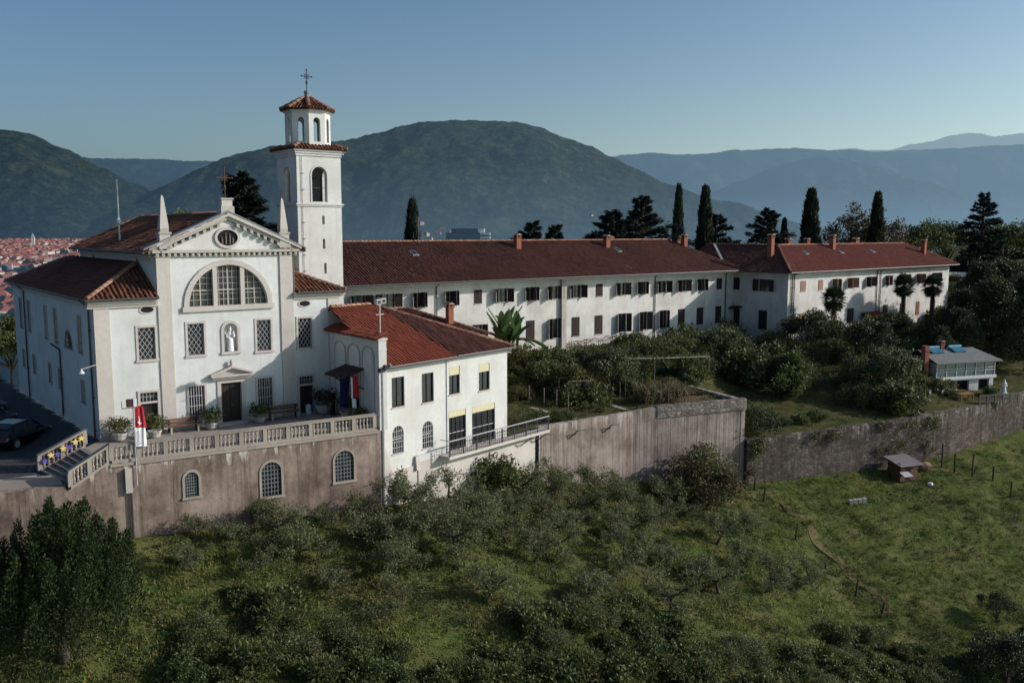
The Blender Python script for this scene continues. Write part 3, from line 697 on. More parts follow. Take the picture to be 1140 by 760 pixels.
# entrance canopy on the flank wall
mb = MB()
q = [c2a(12.65,-4.6,2.75),c2a(14.08,-4.6,3.2),c2a(14.08,-2.2,3.2),c2a(12.65,-2.2,2.75)]; mb.hexa(q+[(p[0],p[1],p[2]+.1) for p in q], SHUT); ca = mb.build('entrance_canopy', an)
for v in (-4.5,-2.3):
    mb = MB(); mb.tube([c2a(14.1,v,2.0),c2a(12.9,v,2.78)], .04, SHUT, 5); mb.build('strut', ca)
mb = MB(); cbox(mb, 14.03, 14.09, -3.95, -2.85, 0, 2.1, DOOR); mb.build('door', an)
# chimney of the small lodging behind + flood lamp on the wall top
fl = empty('floodlight_pole', c2a(14.3,-6.3,0)[0:2]+(5.6,), AR, 'thin pole with floodlight standing on the end of the tiled flank wall', 'floodlight')
p = Vector(c2a(14.3,-6.3,0)); fl.location = (AX[0]+p.x*math.cos(AR)-p.y*math.sin(AR), AX[1]+p.x*math.sin(AR)+p.y*math.cos(AR), 5.55)
mb = MB(); mb.tube([(0,0,0),(0,0,2.0)], .03, FRAME_W, 6); mb.tube([(-.3,0,1.15),(.3,0,1.15)], .02, FRAME_W, 5); mb.build('pole', fl)
mb = MB(); mb.box(-.35,-.02,-.16,.05,1.75,2.05,FRAME_W); mb.box(.03,.36,-.16,.05,1.8,2.1,FRAME_W); o = mb.build('lamp_head', fl)
mb = MB(); mb.box(.07,.32,-.18,-.16,1.84,2.06,GLASS); mb.box(-.31,-.06,-.18,-.16,1.79,2.01,GLASS); mb.build('lens', o)
# ---- lodging block between annex and long wing
lb = empty('lodging_block', (C0[0], C0[1], 0), A38, 'low white block with dark hipped roof and one brick chimney behind the annex', 'building')
mb = MB()
for f, w in ((Fr(21,8,0), 11),(Fr(32,8,math.pi/2), 9.3)): mb.wall(f, 0, w, -2.5, 3.2, [], WING_WHITE)
mb.build('wall', lb)
roof_obj(lb, [([(20.5,7.5,3.1),(32.5,7.5,3.1),(27.6,12.6,5.15),(20.5,12.6,5.15)], TILE_DARK, CHANNEL), ([(32.5,7.5,3.1),(32.5,17.3,3.1),(27.6,12.6,5.15)], TILE_DARK, CHANNEL), ([(32.5,17.3,3.1),(20.5,17.3,3.1),(20.5,12.6,5.15),(27.6,12.6,5.15)], TILE_DARK, CHANNEL, NB)], ridges=[((20.5,12.6,5.2),(27.6,12.6,5.2)),((32.5,7.5,3.16),(27.6,12.6,5.2))], pitch=.28)
chimney(lb, 30.0, 9.6, 3.2, 5.25, .5, .5)

# ---- long wing
lw = empty('long_wing', uv(16, 17.31, 0), A38, 'long two storey white convent wing with one continuous dark brown tiled roof', 'building')
F = Fr(0, 0, 0)
UP = [(24.9,26.3,'half'),(27.95,29.3,'wide'),(31.25,32.55,'ajar'),(34.8,36.1,'ajar'),(38.08,38.95,'closed'),(40.75,42.1,'open'),(44.45,45.85,'ajar'),(47.4,48.7,'half'),(50.5,51.9,'open'),(54.08,55.02,'closed'),(57.2,58.5,'half'),(60.45,61.75,'ajar'),(63.75,65.1,'open'),(67.1,68.45,'half'),(70.5,71.85,'ajar'),(73.95,74.9,'closed')]
LO = [(37.9,39.0,'half'),(41.2,42.3,'closed'),(44.5,45.55,'closed'),(47.55,48.75,'half'),(50.65,51.7,'closed'),(53.95,55.05,'closed'),(57.5,58.7,'open'),(60.85,62.05,'half'),(64.05,65.3,'ajar'),(67.2,68.3,'closed'),(70.45,71.6,'closed'),(73.85,74.9,'closed')]
hs = [(a-16,b-16,4.72,6.05) for a, b, k in UP]+[(a-16,b-16,.66,2.68) for a, b, k in LO]
mb = MB(); mb.wall(F, 1, 64, -2.5, 7.1, hs, WING_WHITE, .25); mb.box(1, 64, 1.2, 1.3, -1, 7, DARK)
mb.poly([(1,12,-2),(64,12,-2),(64,12,7),(1,12,7)], WING_WHITE); mb.build('wall', lw)
for a, b, k in UP: put_win(lw, F, 'shut_'+k, a-16, b-16, 4.72, 6.05)
for a, b, k in LO: put_win(lw, F, 'shut_'+k, a-16, b-16, .66, 2.68)
RZ = 10.62
roof_obj(lw, [([(1,-1.4,7.02),(62.0,-1.4,7.02),(56.0,6,RZ),(1,6,RZ)], TILE_OLD, CHANNEL), ([(62.0,-1.4,7.02),(62.0,13.4,7.02),(56.0,6,RZ)], TILE_OLD, CHANNEL), ([(62.0,13.4,7.02),(1,13.4,7.02),(1,6,RZ),(56.0,6,RZ)], TILE_OLD, CHANNEL, NB)],
    ridges=[((1,6,RZ+.04),(56.0,6,RZ+.04))], gut=[((1,-1.47,6.96),(60.2,-1.47,6.96))], pitch=.29, row=.45)
mb = MB(); mb.fbox(F, 1, 60, 0, 1.36, 6.8, 6.87, WING_WHITE); mb.build('soffit', lw)
mb = MB(); mb.fbox(F, 32.97, 33.6, 0, .34, -2.2, 6.85, STONE); mb.build('buttress', lw)
downpipe(lw, F, 17.7, -.5, 6.7); downpipe(lw, F, 47.15, -.5, 6.7); downpipe(lw, F, 59.6, -.5, 6.7)
for u, z0, z1 in ((46.9,9.5,10.95),(59.9,9.4,10.8),(73.1,9.4,10.85)): chimney(lw, u-16, 4.5, z0-.1, z1, .6, .6)
for u in (48.6, 63.2, 75.0): chimney(lw, u-16, 7.3, 9.4, 10.6, .6, .6)
def skylight(parent, x, y, z, slope, w=.7, l=.8):
    mb = MB(); dz = slope*l/2
    q = [(x-w/2,y-l/2,z-dz+.1),(x+w/2,y-l/2,z-dz+.1),(x+w/2,y+l/2,z+dz+.1),(x-w/2,y+l/2,z+dz+.1)]
    mb.hexa([(a,b,c-.15) for a, b, c in q]+[(a,b,c+.06) for a, b, c in q], ZINC); o = mb.build('skylight', parent)
    mb = MB(); mb.poly([(x+(a-x)*.8,y+(b-y)*.8,z+(c-z-.1)*.8+.172) for a, b, c in q], GLASS); mb.build('pane', o)
sl = (RZ-7.02)/7.4
for u, y in ((33.6,3.6),(60.8,3.6)): skylight(lw, u-16, y, 7.02+(y+1.4)*sl, sl)
for u, y in ((31.2,.3),(44.2,.3),(59.0,.2)):
    mb = MB(); mb.tube([(u-16-.25,y,7.9),(u-16+.12,y-.5,7.62)], .05, ZINC, 5); mb.build('snow_guard', lw)
mb = MB(); mb.tube([(19.4,5.6,10.4),(19.4,5.6,13.0)], .03, ZINC, 5); mb.tube([(19.0,5.6,12.6),(19.8,5.6,12.6)], .02, ZINC, 4); mb.tube([(19.1,5.6,12.2),(19.7,5.6,12.2)], .02, ZINC, 4); mb.build('aerial', lw)
# wires and dry vine along the wall
vn = MB(); rr = random.Random(3)
for seg in range(3):
    x = 33.8+seg*2.6
    while x < 36.8+seg*4.2:
        pts = [(x,-.1,-.1)]; 
        for k in range(3): pts.append((x+(k+1)*.7, -.12, .1+rr.uniform(-.25,.35)))
        vn.tube(pts, .03, BARK, 4); x += 1.9
for x in (34.5,36.6,38.7,40.8,42.9): vn.tube([(x,-.12,-1.2),(x+rr.uniform(-.1,.1),-.12,.35)], .03, BARK, 4)
o = vn.build('dry_vine', None, uv(16,17.31,0), A38); tag(o, 'bare brown vine trained along the foot of the long white wing', 'vine')

# ---- right wing
RB = (32.1, 104.46); RR = R(40)
rw = empty('right_wing', (RB[0], RB[1], 0), RR, 'white convent wing with lighter red tiled roof at the right end, palms before it', 'building')
F = Fr(0, 0, 0); SL = Fr(0, 0, -math.pi/2); LEN = 41
UP = [(2.6,3.65,'closed_l'),(6.42,7.4,'closed_l'),(9.6,10.9,'ajar_r'),(13.15,14.6,'half_r'),(17.75,19.1,'half'),(22.6,23.7,'ajar_r'),(26.7,28.15,'half'),(31.2,32.7,'ajar_r'),(35.9,37.4,'half')]
LO = [(2.5,3.7,'closed_l'),(6.3,7.48,'closed_l'),(10.05,10.9,'closed_l'),(13.3,14.85,'closed'),(22.3,23.5,'closed'),(26.9,28.0,'closed'),(31.4,32.4,'closed_r'),(36.0,37.1,'closed')]
hs = [(a,b,4.6,5.85) for a, b, k in UP]+[(a,b,.12,2.0) for a, b, k in LO]
mb = MB(); mb.wall(F, 0, LEN, -3, 7.1, hs, WING_WHITE, .25)
M1 = [(-7.84,-6.73,4.6,6.05),(-4.0,-2.5,4.58,6.0)]; M2 = [(-3.86,-2.7,.0,2.3),(-8.0,-6.6,-.2,2.25)]
mb.wall(SL, -11, 0, -3, 7.1, M1+M2, WING_WHITE, .25)
mb.poly([(LEN,0,-3),(LEN,10.2,-3),(LEN,10.2,7.1),(LEN,0,7.1)], WING_WHITE); mb.poly([(LEN,10.2,-3),(0,10.2,-3),(0,10.2,7.1),(LEN,10.2,7.1)], WING_WHITE)
mb.box(1.3, LEN-.5, 1.2, 1.3, -1, 7, DARK); mb.build('wall', rw)
for a, b, k in UP: put_win(rw, F, 'shut_'+k, a, b, 4.6, 5.85)
for a, b, k in LO: put_win(rw, F, 'shut_'+k, a, b, .12, 2.0)
put_win(rw, SL, 'shut_closed', *M1[0]); put_win(rw, SL, 'shut_wide', *M1[1]); put_win(rw, SL, 'shut_closed', *M2[0])
mb = MB(); mb.hexa([(.18,6.6,-.2),(.22,6.6,-.2),(.22,8,-.2),(.18,8,-.2),(.18,6.6,2.25),(.22,6.6,2.25),(.22,8,2.25),(.18,8,2.25)], DOOR); mb.build('door', rw)
mb = MB(); mb.hexa([(-.95,6.2,2.3),(0,6.2,2.55),(0,8.6,2.55),(-.95,8.6,2.3),(-.95,6.2,2.4),(0,6.2,2.65),(0,8.6,2.65),(-.95,8.6,2.4)], SHUT); mb.build('door_canopy', rw)
RZ2 = 9.95; ov = .95
roof_obj(rw, [
    ([(-ov,-ov,6.95),(LEN+ov,-ov,6.95),(LEN-3.6,5.1,RZ2),(5.3,5.1,RZ2)], TILE_WING, CHANNEL_R),
    ([(-ov,16,6.95),(-ov,-ov,6.95),(5.3,5.1,RZ2),(5.3,16,RZ2)], TILE_OLD, CHANNEL),
    ([(LEN+ov,-ov,6.95),(LEN+ov,10.8,6.95),(LEN-3.6,5.1,RZ2)], TILE_WING, CHANNEL_R),
    ([(LEN+ov,10.8,6.95),(9,10.8,6.95),(5.3,5.1,RZ2),(LEN-3.6,5.1,RZ2)], TILE_WING, CHANNEL_R, NB),
    ([(11,16,6.95),(5.3,16,RZ2),(5.3,5.1,RZ2),(11,10.8,6.95)], TILE_OLD, CHANNEL, NB)],
    ridges=[((5.3,5.1,RZ2+.05),(LEN-3.6,5.1,RZ2+.05)),((-ov,-ov,7.02),(5.3,5.1,RZ2+.05)),((5.3,5.1,RZ2+.05),(5.3,16,RZ2+.05)),((LEN+ov,-ov,7.02),(LEN-3.6,5.1,RZ2+.05))],
    gut=[((-ov,-ov-.05,6.9),(LEN+ov,-ov-.05,6.9)),((-ov-.05,-ov,6.9),(-ov-.05,8.5,6.9))], pitch=.3, row=.45)
mb = MB(); mb.hexa([(-.75,8.3,7.08),(-.3,8.3,7.08),(4.6,14.0,10.0),(4.1,14.0,10.0),(-.75,8.3,7.12),(-.3,8.3,7.12),(4.6,14.0,10.05),(4.1,14.0,10.05)], ZINC); mb.build('valley_flashing', rw)
for x, y, z0, z1 in ((37.4,2.2,7.9,10.1),(16.0,4.0,9.2,10.8),(2.5,4.2,8.0,10.9)): chimney(rw, x, y, z0, z1, .6, .6)
for x in (13.8, 26.1, 9.5): chimney(rw, x, 6.4, 9.0, 10.35, .8 if x > 20 else .6, .6)
sl = (RZ2-6.95)/(5.1+ov)
for x in (8.2, 16.4, 24.4): skylight(rw, x, 3.0, 6.95+(3+ov)*sl, sl, .8, .6)
downpipe(rw, F, .65, -1, 6.7, mat=BARK); downpipe(rw, F, 1.15, -1, 6.7); downpipe(rw, F, 20.3, -1, 6.7, mat=BARK); downpipe(rw, F, 21.2, -1, 6.7)
downpipe(rw, SL, -.6-8.3+.7, -1, 6.7)
mb = MB(); mb.wall(Fr(17.2,-2.2,0), 0, 3.2, -3, .75, [(1.2,2.1,-1.5,.35)], WING_WHITE); mb.wall(Fr(17.2,0,-math.pi/2), 0, 2.2, -3, .75, [], WING_WHITE); mb.wall(Fr(20.4,-2.2,math.pi/2), 0, 2.2, -3, .75, [], WING_WHITE); mb.poly([(18.4,-1.9,-1.5),(19.3,-1.9,-1.5),(19.3,-1.9,.4),(18.4,-1.9,.4)], DARK)
po = mb.build('porch', rw)
roof_obj(po, [([(16.7,-2.7,.75),(20.9,-2.7,.75),(20.9,0,1.25),(16.7,0,1.25)], TILE_WING, CHANNEL_R)], 'porch_roof', pitch=.28, thick=.08)
mb = MB(); mb.box(11.6, 17.19, -2.0, -.003, -3, -1.1, WING_WHITE); mb.build('landing', po)
mb = MB()
for x in (11.7,13.0,14.4,15.8,17.0): mb.tube([(x,-1.95,-1.1),(x,-1.95,-.05)], .03, SHUT_R, 5)
mb.tube([(11.7,-1.95,-.08),(17.0,-1.95,-.08)], .03, SHUT_R, 5); mb.tube([(11.7,-1.95,-.6),(17.0,-1.95,-.6)], .025, SHUT_R, 5)
mb.tube([(11.7,-1.95,-1.1),(11.7,-1.95,2.0),(13.2,-1.95,2.4)], .03, SHUT_R, 5); mb.build('railing', po)
# ------------------------------------------------------------------ ground heights
PW = [(-70,20,-2.0),(-24.4,41.6,-3.6),(-19.4,44.5,-4.0),(-7.9,51.9,-4.8),(1.95,64.4,-7.0),(9.6,70.2,-8.3),(19.7,74.6,-9.6),(35.9,82,-10.2),(42.6,85.4,-9.8),(55,95,-9.5),(95,118,-7.5)]
FA = [(-.4,61.8,0),(1.95,64.5,0),(9.64,70.2,0),(19.7,74.6,0)]
FB = [(19.7,74.6,-5.95),(35.9,82,-5.95),(42.6,85.4,-5.9),(55,95,-5.7),(95,118,-3)]
BB = [(18,118,-1.2),(25.5,109,-1.2),(32.1,104.46,-1.0),(62.7,130.3,-.8),(72,139,4.0),(120,175,10)]
def segd(P, x, y):
    b = None
    for (x0,y0,z0),(x1,y1,z1) in zip(P, P[1:]):
        dx, dy = x1-x0, y1-y0; t = max(0, min(1, ((x-x0)*dx+(y-y0)*dy)/(dx*dx+dy*dy)))
        d = math.hypot(x-x0-dx*t, y-y0-dy*t)
        if b is None or d < b[0]-1e-9: b = (d, z0+(z1-z0)*t, 1 if dx*(y-y0)-dy*(x-x0) < 0 else -1)
    return b
def nz(x, y, s, seed=0): return noise.noise(Vector((x*s, y*s, seed)))
def hslope(x, y):
    d, zb, sg = segd(PW, x, y)
    if sg < 0: return zb
    k = .30+.06*max(0, min(1, (20-x)/30)); w = min(1, d/3)
    mead = max(0, min(1, (x-17-.35*(72-y))/6))
    z = zb-k*d+w*(.35*nz(x,y,.16)+.10*nz(x,y,.8,3))
    z += mead*w*(.42*nz(x*.8+y*.3,y*1.7,.42,9)+.28*abs(nz(x,y*1.5,.95,5)))
    if x > 20:
        q = max(0, min(1, (68.5+.22*(x-22)+1.2*nz(x,y,.3,4)-y)/1.6)); z -= .75*min(1,(x-20)/4)*q*q*(3-2*q)
    return z
def invuv(x, y): x -= C0[0]; y -= C0[1]; return (x*CU[0]+y*CU[1], x*CV[0]+y*CV[1])
def gA(x, y):
    db = max(.01, 17.2-invuv(x, y)[1]); df = segd(FA, x, y)[0]; return -2.9+1.8*df/(df+db)+.06*nz(x,y,.5)
def xm(y):   # right hand limit of the upper garden: the low return wall, then a grass bank
    P = ((60,30),(74.6,19.45),(82,15.65),(90,17.0),(104,22.0),(130,30))
    for (a, b), (c, d) in zip(P, P[1:]):
        if y <= c: return b+(d-b)*(y-a)/(c-a)
    return 30
def bank(x, y, z):
    if y < 79.5 or x > xm(y)+6: return z
    w = max(0, min(1, (xm(y)+6-x)/6))*max(0, min(1, (y-79.5)/4)); w = w*w*(3-2*w); return z+(gA(x, y)-.03-z)*w
def gB(x, y):
    df, zf, _ = segd(FB, x, y); db, zb, _ = segd(BB, x, y); return bank(x, y, zf+(zb-zf)*df/(df+db)+.1*nz(x,y,.4))

def M_ground(name, lo, hi, dry, soil, sc=.25, damt=.5, samt=.35, bstr=.6):
    m, t = nt(name); p = wpos(t)
    a = noi(t, p, sc, 6, .65); b = noi(t, p, 1.4, 6, .7); c = noi(t, p, 8, 5, .75); d = noi(t, p, .12, 4, .6)
    col = ramp(t, b, [(.3, lo), (.7, hi)])
    col = mixc(t, math_(t, 'MULTIPLY', ramp(t, a, [(.45, (0,0,0)), (.62, (1,1,1))]), damt), col, dry)
    s = math_(t, 'MULTIPLY', ramp(t, d, [(.5, (0,0,0)), (.6, (1,1,1))]), ramp(t, b, [(.5, (0,0,0)), (.62, (1,1,1))]))
    col = mixc(t, math_(t, 'MULTIPLY', s, samt), col, soil)
    col = mixc(t, .6, col, ramp(t, c, [(.25, (.25,.25,.25)), (.7, (1,1,1))]), 'MULTIPLY')
    finish(t, col, .95, math_(t, 'ADD', b, c), bstr, .12, .05); return m
GRASS = M_ground('slope_grass', (.028,.046,.014), (.112,.145,.038), (.165,.15,.058), (.16,.115,.075), .3, .6, .6)
MEADOW = M_ground('garden_lawn', (.024,.034,.012), (.085,.088,.028), (.135,.105,.045), (.14,.095,.062), .4, .6, .5, .3)
PAVE = M_plaster('terrace_paving', (.30,.255,.22), (.18,.15,.13), .6, False)
ASPH = M_plain('asphalt', (.05,.05,.055), .95, .3, 3)
KERB = M_plain('kerb_stone', (.36,.31,.28), .9, .2, 5)
SOIL = M_plain('path_earth', (.20,.145,.11), .95, .35, 2, .05, 0, .4)

# hillside below the walls
vx = []; idx = {}; fc = []; st_ = .62
nx, ny = int(185/st_), int(112/st_)
def side(x, y):
    d, z, s = segd(PW, x, y); return d*s
for i in range(nx):
    for j in range(ny):
        x, y = -74+i*st_, 12+j*st_
        if side(x, y) > -1.6 and side(x, y) < 62: idx[i, j] = len(vx); vx.append((x, y, hslope(x, y)))
for (i, j) in idx:
    if (i+1,j) in idx and (i,j+1) in idx and (i+1,j+1) in idx: fc.append((idx[i,j], idx[i+1,j], idx[i+1,j+1], idx[i,j+1]))
me = bpy.data.meshes.new('hillside'); me.from_pydata(vx, [], fc); me.materials.append(GRASS); me.polygons.foreach_set('use_smooth', [True]*len(fc))
tag(link_mesh('hillside', me), kind='structure')
def ruled(name, front, back, zf, mat, n=14, m=6, skirt=0):
    """ground sheet between two polylines of equal length"""
    mb = MB(); rows = []
    def along(P, s):
        k = min(int(s*(len(P)-1)), len(P)-2); f = s*(len(P)-1)-k; return (P[k][0]+(P[k+1][0]-P[k][0])*f, P[k][1]+(P[k+1][1]-P[k][1])*f)
    S = m*(len(front)-1)
    for j in range(n+1):
        t = j/n; r = []
        for i in range(S+1):
            a, b = along(front, i/S), along(back, i/S); x, y = a[0]+(b[0]-a[0])*t, a[1]+(b[1]-a[1])*t; x = min(x, xm(y)) if zf is gA else x; r.append((x, y, zf(x, y)))
        rows.append(r)
    mb.loft(rows, mat, cap=False, close=False)
    if skirt: mb.loft([[r[-1] for r in rows], [(r[-1][0], r[-1][1], r[-1][2]-skirt) for r in rows]], mat, cap=False, close=False)
    return tag(mb.build(name, smooth=True), kind='structure')
ruled('garden_ground', [(-.2,61.9),(2.0,64.7),(9.6,70.5),(19.4,74.8)], [uv(17,17.4)[:2],uv(38,17.4)[:2],uv(56,17.4)[:2],uv(74,17.4)[:2]], gA, MEADOW, 22, 9, 4)
ruled('lower_garden_ground', [(18.3,74.3),(35.9,82.3),(42.6,85.7),(55,95.3),(95,118.3)], [(12,108),(27,109),(40,111),(62.7,130.5),(118,176)], gB, MEADOW, 26, 9)
ruled('hill_ground', [(12,109),(27,109),(40,112),(62.7,130.4),(118,176)], [(10,150),(45,160),(75,175),(110,200),(190,240)], lambda x, y: max(-1.2, segd(BB,x,y)[1]-.02)+max(0,(x-70))*.03-.5, MEADOW, 10, 6)
SOILB = M_ground('garden_soil', (.10,.07,.045), (.17,.12,.08), (.12,.11,.05), (.20,.14,.10), .6, .6, .5)
mb = MB(); rows = []
for k in range(9):
    t = k/8; rows.append([(x, y, gA(x, y)+.03) for x, y in [(10.2+t*1.2+q*(7.2-1.2*t)/8, 71.9+t*5.5+q*(2.6+.3*t)/8+.25*math.sin(q*1.3+k)) for q in range(9)]])
mb.loft(rows, SOILB, cap=False, close=False); tag(mb.build('garden_soil', smooth=True), kind='structure')
# parking yard on the left of the church, terrace in front of it
def pz(x, y):
    u, v = invuv(x, y); zi = -.6*max(0, min(1, v/24)); w = max(0, min(1, (-u-.2)/3.2)); w = w*w*(3-2*w); return zi*(1-w)-.98*w
OUT = [(-60,24,-.9),(-24.4,41.6,-.9),(-21.9,42.85,-.95)]
mb = MB(); gi = {}; 
for i in range(140):
    for j in range(130):
        x, y = -92+i*.52, 26+j*.52; u, v = invuv(x, y)
        d, _, s = segd(OUT, x, y)
        if s < 0 and d > .1 and u < .3 and v < 60: gi[i, j] = len(mb.v); mb.v.append((x, y, pz(x, y)))
k0 = mb.mi(ASPH)
for (i, j) in list(gi):
    if all(q in gi for q in ((i+1,j),(i,j+1),(i+1,j+1))): mb.f.append((gi[i,j],gi[i+1,j],gi[i+1,j+1],gi[i,j+1])); mb.m.append(k0)
tag(mb.build('parking_area'), kind='structure')
mb = MB(); mb.hexa([(-60,24.3,-1.3),(-22.1,43.05,-1.3),(-23.4,45.2,-1.3),(-61,26.4,-1.3),(-60,24.3,-.86),(-22.1,43.05,-.86),(-23.4,45.2,-.86),(-61,26.4,-.86)], PAVE)
mb.hexa([(-61.02,26.41,-1.3),(-24.3,44.77,-1.3),(-24.4,44.95,-1.3),(-61.1,26.6,-1.3),(-61.02,26.41,-.84),(-24.3,44.77,-.84),(-24.4,44.95,-.84),(-61.1,26.6,-.84)], KERB)
tag(mb.build('pavement'), kind='structure')
TP = [(-23.02,47.43),(-21.41,45.28),(-20.45,44.3),(-19.7,44.9),(-8.2,52.15),uv(14.2,-6.3)[:2],uv(14.2,.02)[:2],uv(0,.02)[:2]]
mb = MB(); mb.poly([(x,y,0) for x, y in TP], PAVE); mb.poly([(TP[0][0],TP[0][1],-1),(TP[1][0],TP[1][1],-1),(TP[1][0],TP[1][1],0),(TP[0][0],TP[0][1],0)], PAVE)
mb.poly([(TP[7][0],TP[7][1],-1.2),(TP[0][0],TP[0][1],-1.2),(TP[0][0],TP[0][1],0),(TP[7][0],TP[7][1],0)], PAVE)
tag(mb.build('terrace'), kind='structure')
for nm, pts in (('path', [(-3.6,39.2),(-.4,38.6),(.6,39.6),(-.6,40.3),(-2.6,40.5)]), ('path', [(30.6,57.5),(34.5,57.0),(38.5,58.5),(38,59.4),(33.5,58.6)])):
    cx = sum(p[0] for p in pts)/5; cy = sum(p[1] for p in pts)/5; mb = MB(); rings = []
    for f in (1, .8, .6, .4, .2, .02): rings.append([(cx+(p[0]-cx)*f, cy+(p[1]-cy)*f, hslope(cx+(p[0]-cx)*f, cy+(p[1]-cy)*f)+.07) for p in pts for _ in (0,)])
    mb.loft(rings, SOIL, cap=False); tag(mb.build(nm), kind='structure')

# ------------------------------------------------------------------ retaining walls
def M_retain(name, c1, c2, c3, white, zt, board=False, stone=False):
    m, t = nt(name); p = wpos(t)
    a = noi(t, p, .5, 7, .65); b = noi(t, p, 3.5, 6, .75); s = noi(t, wpos(t, (1.6,1.6,.10)), 1.5, 7, .75)
    col = ramp(t, a, [(.3, c1), (.5, c2), (.72, c3)])
    col = mixc(t, math_(t, 'MULTIPLY', ramp(t, s, [(.47, (0,0,0)), (.66, (1,1,1))]), .75), col, c1)
    g = N(t, 'ShaderNodeNewGeometry'); sx = N(t, 'ShaderNodeSeparateXYZ'); L(t, g.outputs['Position'], sx.inputs[0])
    # pale salts washed down from the top edge in narrow runs
    h = math_(t, 'DIVIDE', math_(t, 'SUBTRACT', zt, sx.outputs[2]), 1.9)
    w1 = noi(t, wpos(t, (1.3,1.3,.16)), 1.5, 5, .6, .3)
    eff = ramp(t, math_(t, 'SUBTRACT', w1, math_(t, 'MULTIPLY', h, .22)), [(.50, (0,0,0)), (.57, (1,1,1))])
    col = mixc(t, math_(t, 'MULTIPLY', eff, .6), col, white)
    col = mixc(t, .45, col, ramp(t, b, [(.3, (.45,.45,.45)), (.65, (1,1,1))]), 'MULTIPLY')
    hb = b
    if board:
        wv = noi(t, wpos(t, (5,5,.05)), 1.5, 2, .5); col = mixc(t, .22, col, ramp(t, wv, [(.35, (.35,.33,.32)), (.55, (1,1,1))]), 'MULTIPLY'); hb = wv
    if stone:
        v = N(t, 'ShaderNodeTexVoronoi', feature='DISTANCE_TO_EDGE', i_Scale=2.2); L(t, wpos(t, (1,1,1.7)), v.inputs['Vector'])
        v2 = N(t, 'ShaderNodeTexVoronoi', i_Scale=2.2); L(t, wpos(t, (1,1,1.7)), v2.inputs['Vector'])
        col = mixc(t, .5, col, v2.outputs['Color'], 'MULTIPLY') if False else col
        bw = N(t, 'ShaderNodeRGBToBW'); L(t, v2.outputs['Color'], bw.inputs[0])
        col = mixc(t, .75, col, ramp(t, bw.outputs[0], [(.2, (.45,.43,.42)), (.8, (1.15,1.1,1.05))]), 'MULTIPLY')
        col = mixc(t, ramp(t, v.outputs[0], [(0, (1,1,1)), (.09, (0,0,0))]), col, (.05,.042,.035)); hb = v.outputs[0]
    finish(t, col, .95, hb, .6, .06, .05); return m
RT = M_retain('rendered_terrace_wall', (.08,.058,.047), (.235,.175,.148), (.37,.29,.245), (.68,.62,.57), -.1)
RC = M_retain('board_marked_concrete', (.125,.10,.09), (.29,.235,.208), (.41,.345,.31), (.49,.44,.41), -2.6, board=True)
RS = M_retain('rough_stone_wall', (.05,.042,.038), (.115,.095,.088), (.19,.165,.155), (.32,.30,.28), -5.8, stone=True)
def offset(P, t):
    out = []
    for i in range(len(P)):
        a, b = P[max(i-1,0)], P[min(i+1,len(P)-1)]; dx, dy = b[0]-a[0], b[1]-a[1]; l = math.hypot(dx, dy); out.append((P[i][0]-dy/l*t, P[i][1]+dx/l*t))
    return out
def wall_strip(mb, P, t, mat, face=True):
    """P: (x, y, ztop, zbottom); thickness t goes inward (left of travel)"""
    Q = offset(P, t)
    for i in range(len(P)-1):
        a, b = P[i], P[i+1]; c, d = Q[i+1], Q[i]
        if face: mb.poly([(a[0],a[1],a[3]),(b[0],b[1],b[3]),(b[0],b[1],b[2]),(a[0],a[1],a[2])], mat)
        mb.poly([(a[0],a[1],a[2]),(b[0],b[1],b[2]),(c[0],c[1],b[2]),(d[0],d[1],a[2])], mat)
        mb.poly([(c[0],c[1],b[3]),(d[0],d[1],a[3]),(d[0],d[1],a[2]),(c[0],c[1],b[2])], mat)
    for i, s in ((0, 0), (len(P)-1, 1)):
        a, d = P[i], Q[i]; mb.poly([(a[0],a[1],a[3]),(a[0],a[1],a[2]),(d[0],d[1],a[2]),(d[0],d[1],a[3])], mat)
tr = empty('retaining_wall', (-19.38, 44.55, 0), 0, 'tall brownish rendered wall with three barred arched windows carrying the church terrace', 'wall')
mb = MB(); o = (-19.38, 44.55); WA = R(32.43); dv = (math.cos(WA), math.sin(WA))
def W(u, z0, z1): return (u*dv[0], u*dv[1], z0, z1)
TH = [(2.6,3.3,-2.32,-1.0,True),(6.65,7.75,-2.97,-1.05,True),(10.9,12.05,-2.75,-.97,True)]
mb.wall(Fr(0,0,WA), -1.0, 13.75, -6, -.05, TH, RT, .35)
wall_strip(mb, [W(-1.0,-.05,-6), W(13.75,-.05,-6)], .5, RT, False)
wall_strip(mb, [(-2.52,-1.65,-1.05,-6.5), W(-1.0,-.05,-6)], .5, RT)
wall_strip(mb, [(-40.6,-20.5,-.78,-5), (-5.0,-2.95,-.82,-6), (-2.52,-1.65,-.86,-6.5)], .55, RT)
mb.build('wall', tr)
for h in TH: put_win(tr, Fr(0,0,WA), 'arch_bar', *h)
mb = MB(); mb.fbox(Fr(0,0,WA), -.95, 13.7, 0.002, .07, -.2, -.05, BALU); mb.build('coping', tr)
mb = MB(); f = Fr(0,0,WA); mb.tube([f.P(-.05,.1,-.5), f.P(-.05,.1,-6)], .06, IRON, 6); mb.fbox(f, -.3, .02, .003, .2, -1.6, -.35, PLINTH); mb.build('downpipe', tr)
cw = empty('retaining_wall', (1.95, 64.45, -2.6), 0, 'long streaked grey concrete wall holding up the vegetable garden, ending in a square corner', 'wall')
def wl(x, y, a, b): return (x-1.95, y-64.45, a+2.6, b+2.6)
mb = MB(); wall_strip(mb, [wl(1.95,64.45,-2.6,-9), wl(9.64,70.2,-2.62,-10.5), wl(11.6,71.05,-2.45,-11), wl(19.7,74.6,-2.45,-11.5)], .45, RC)
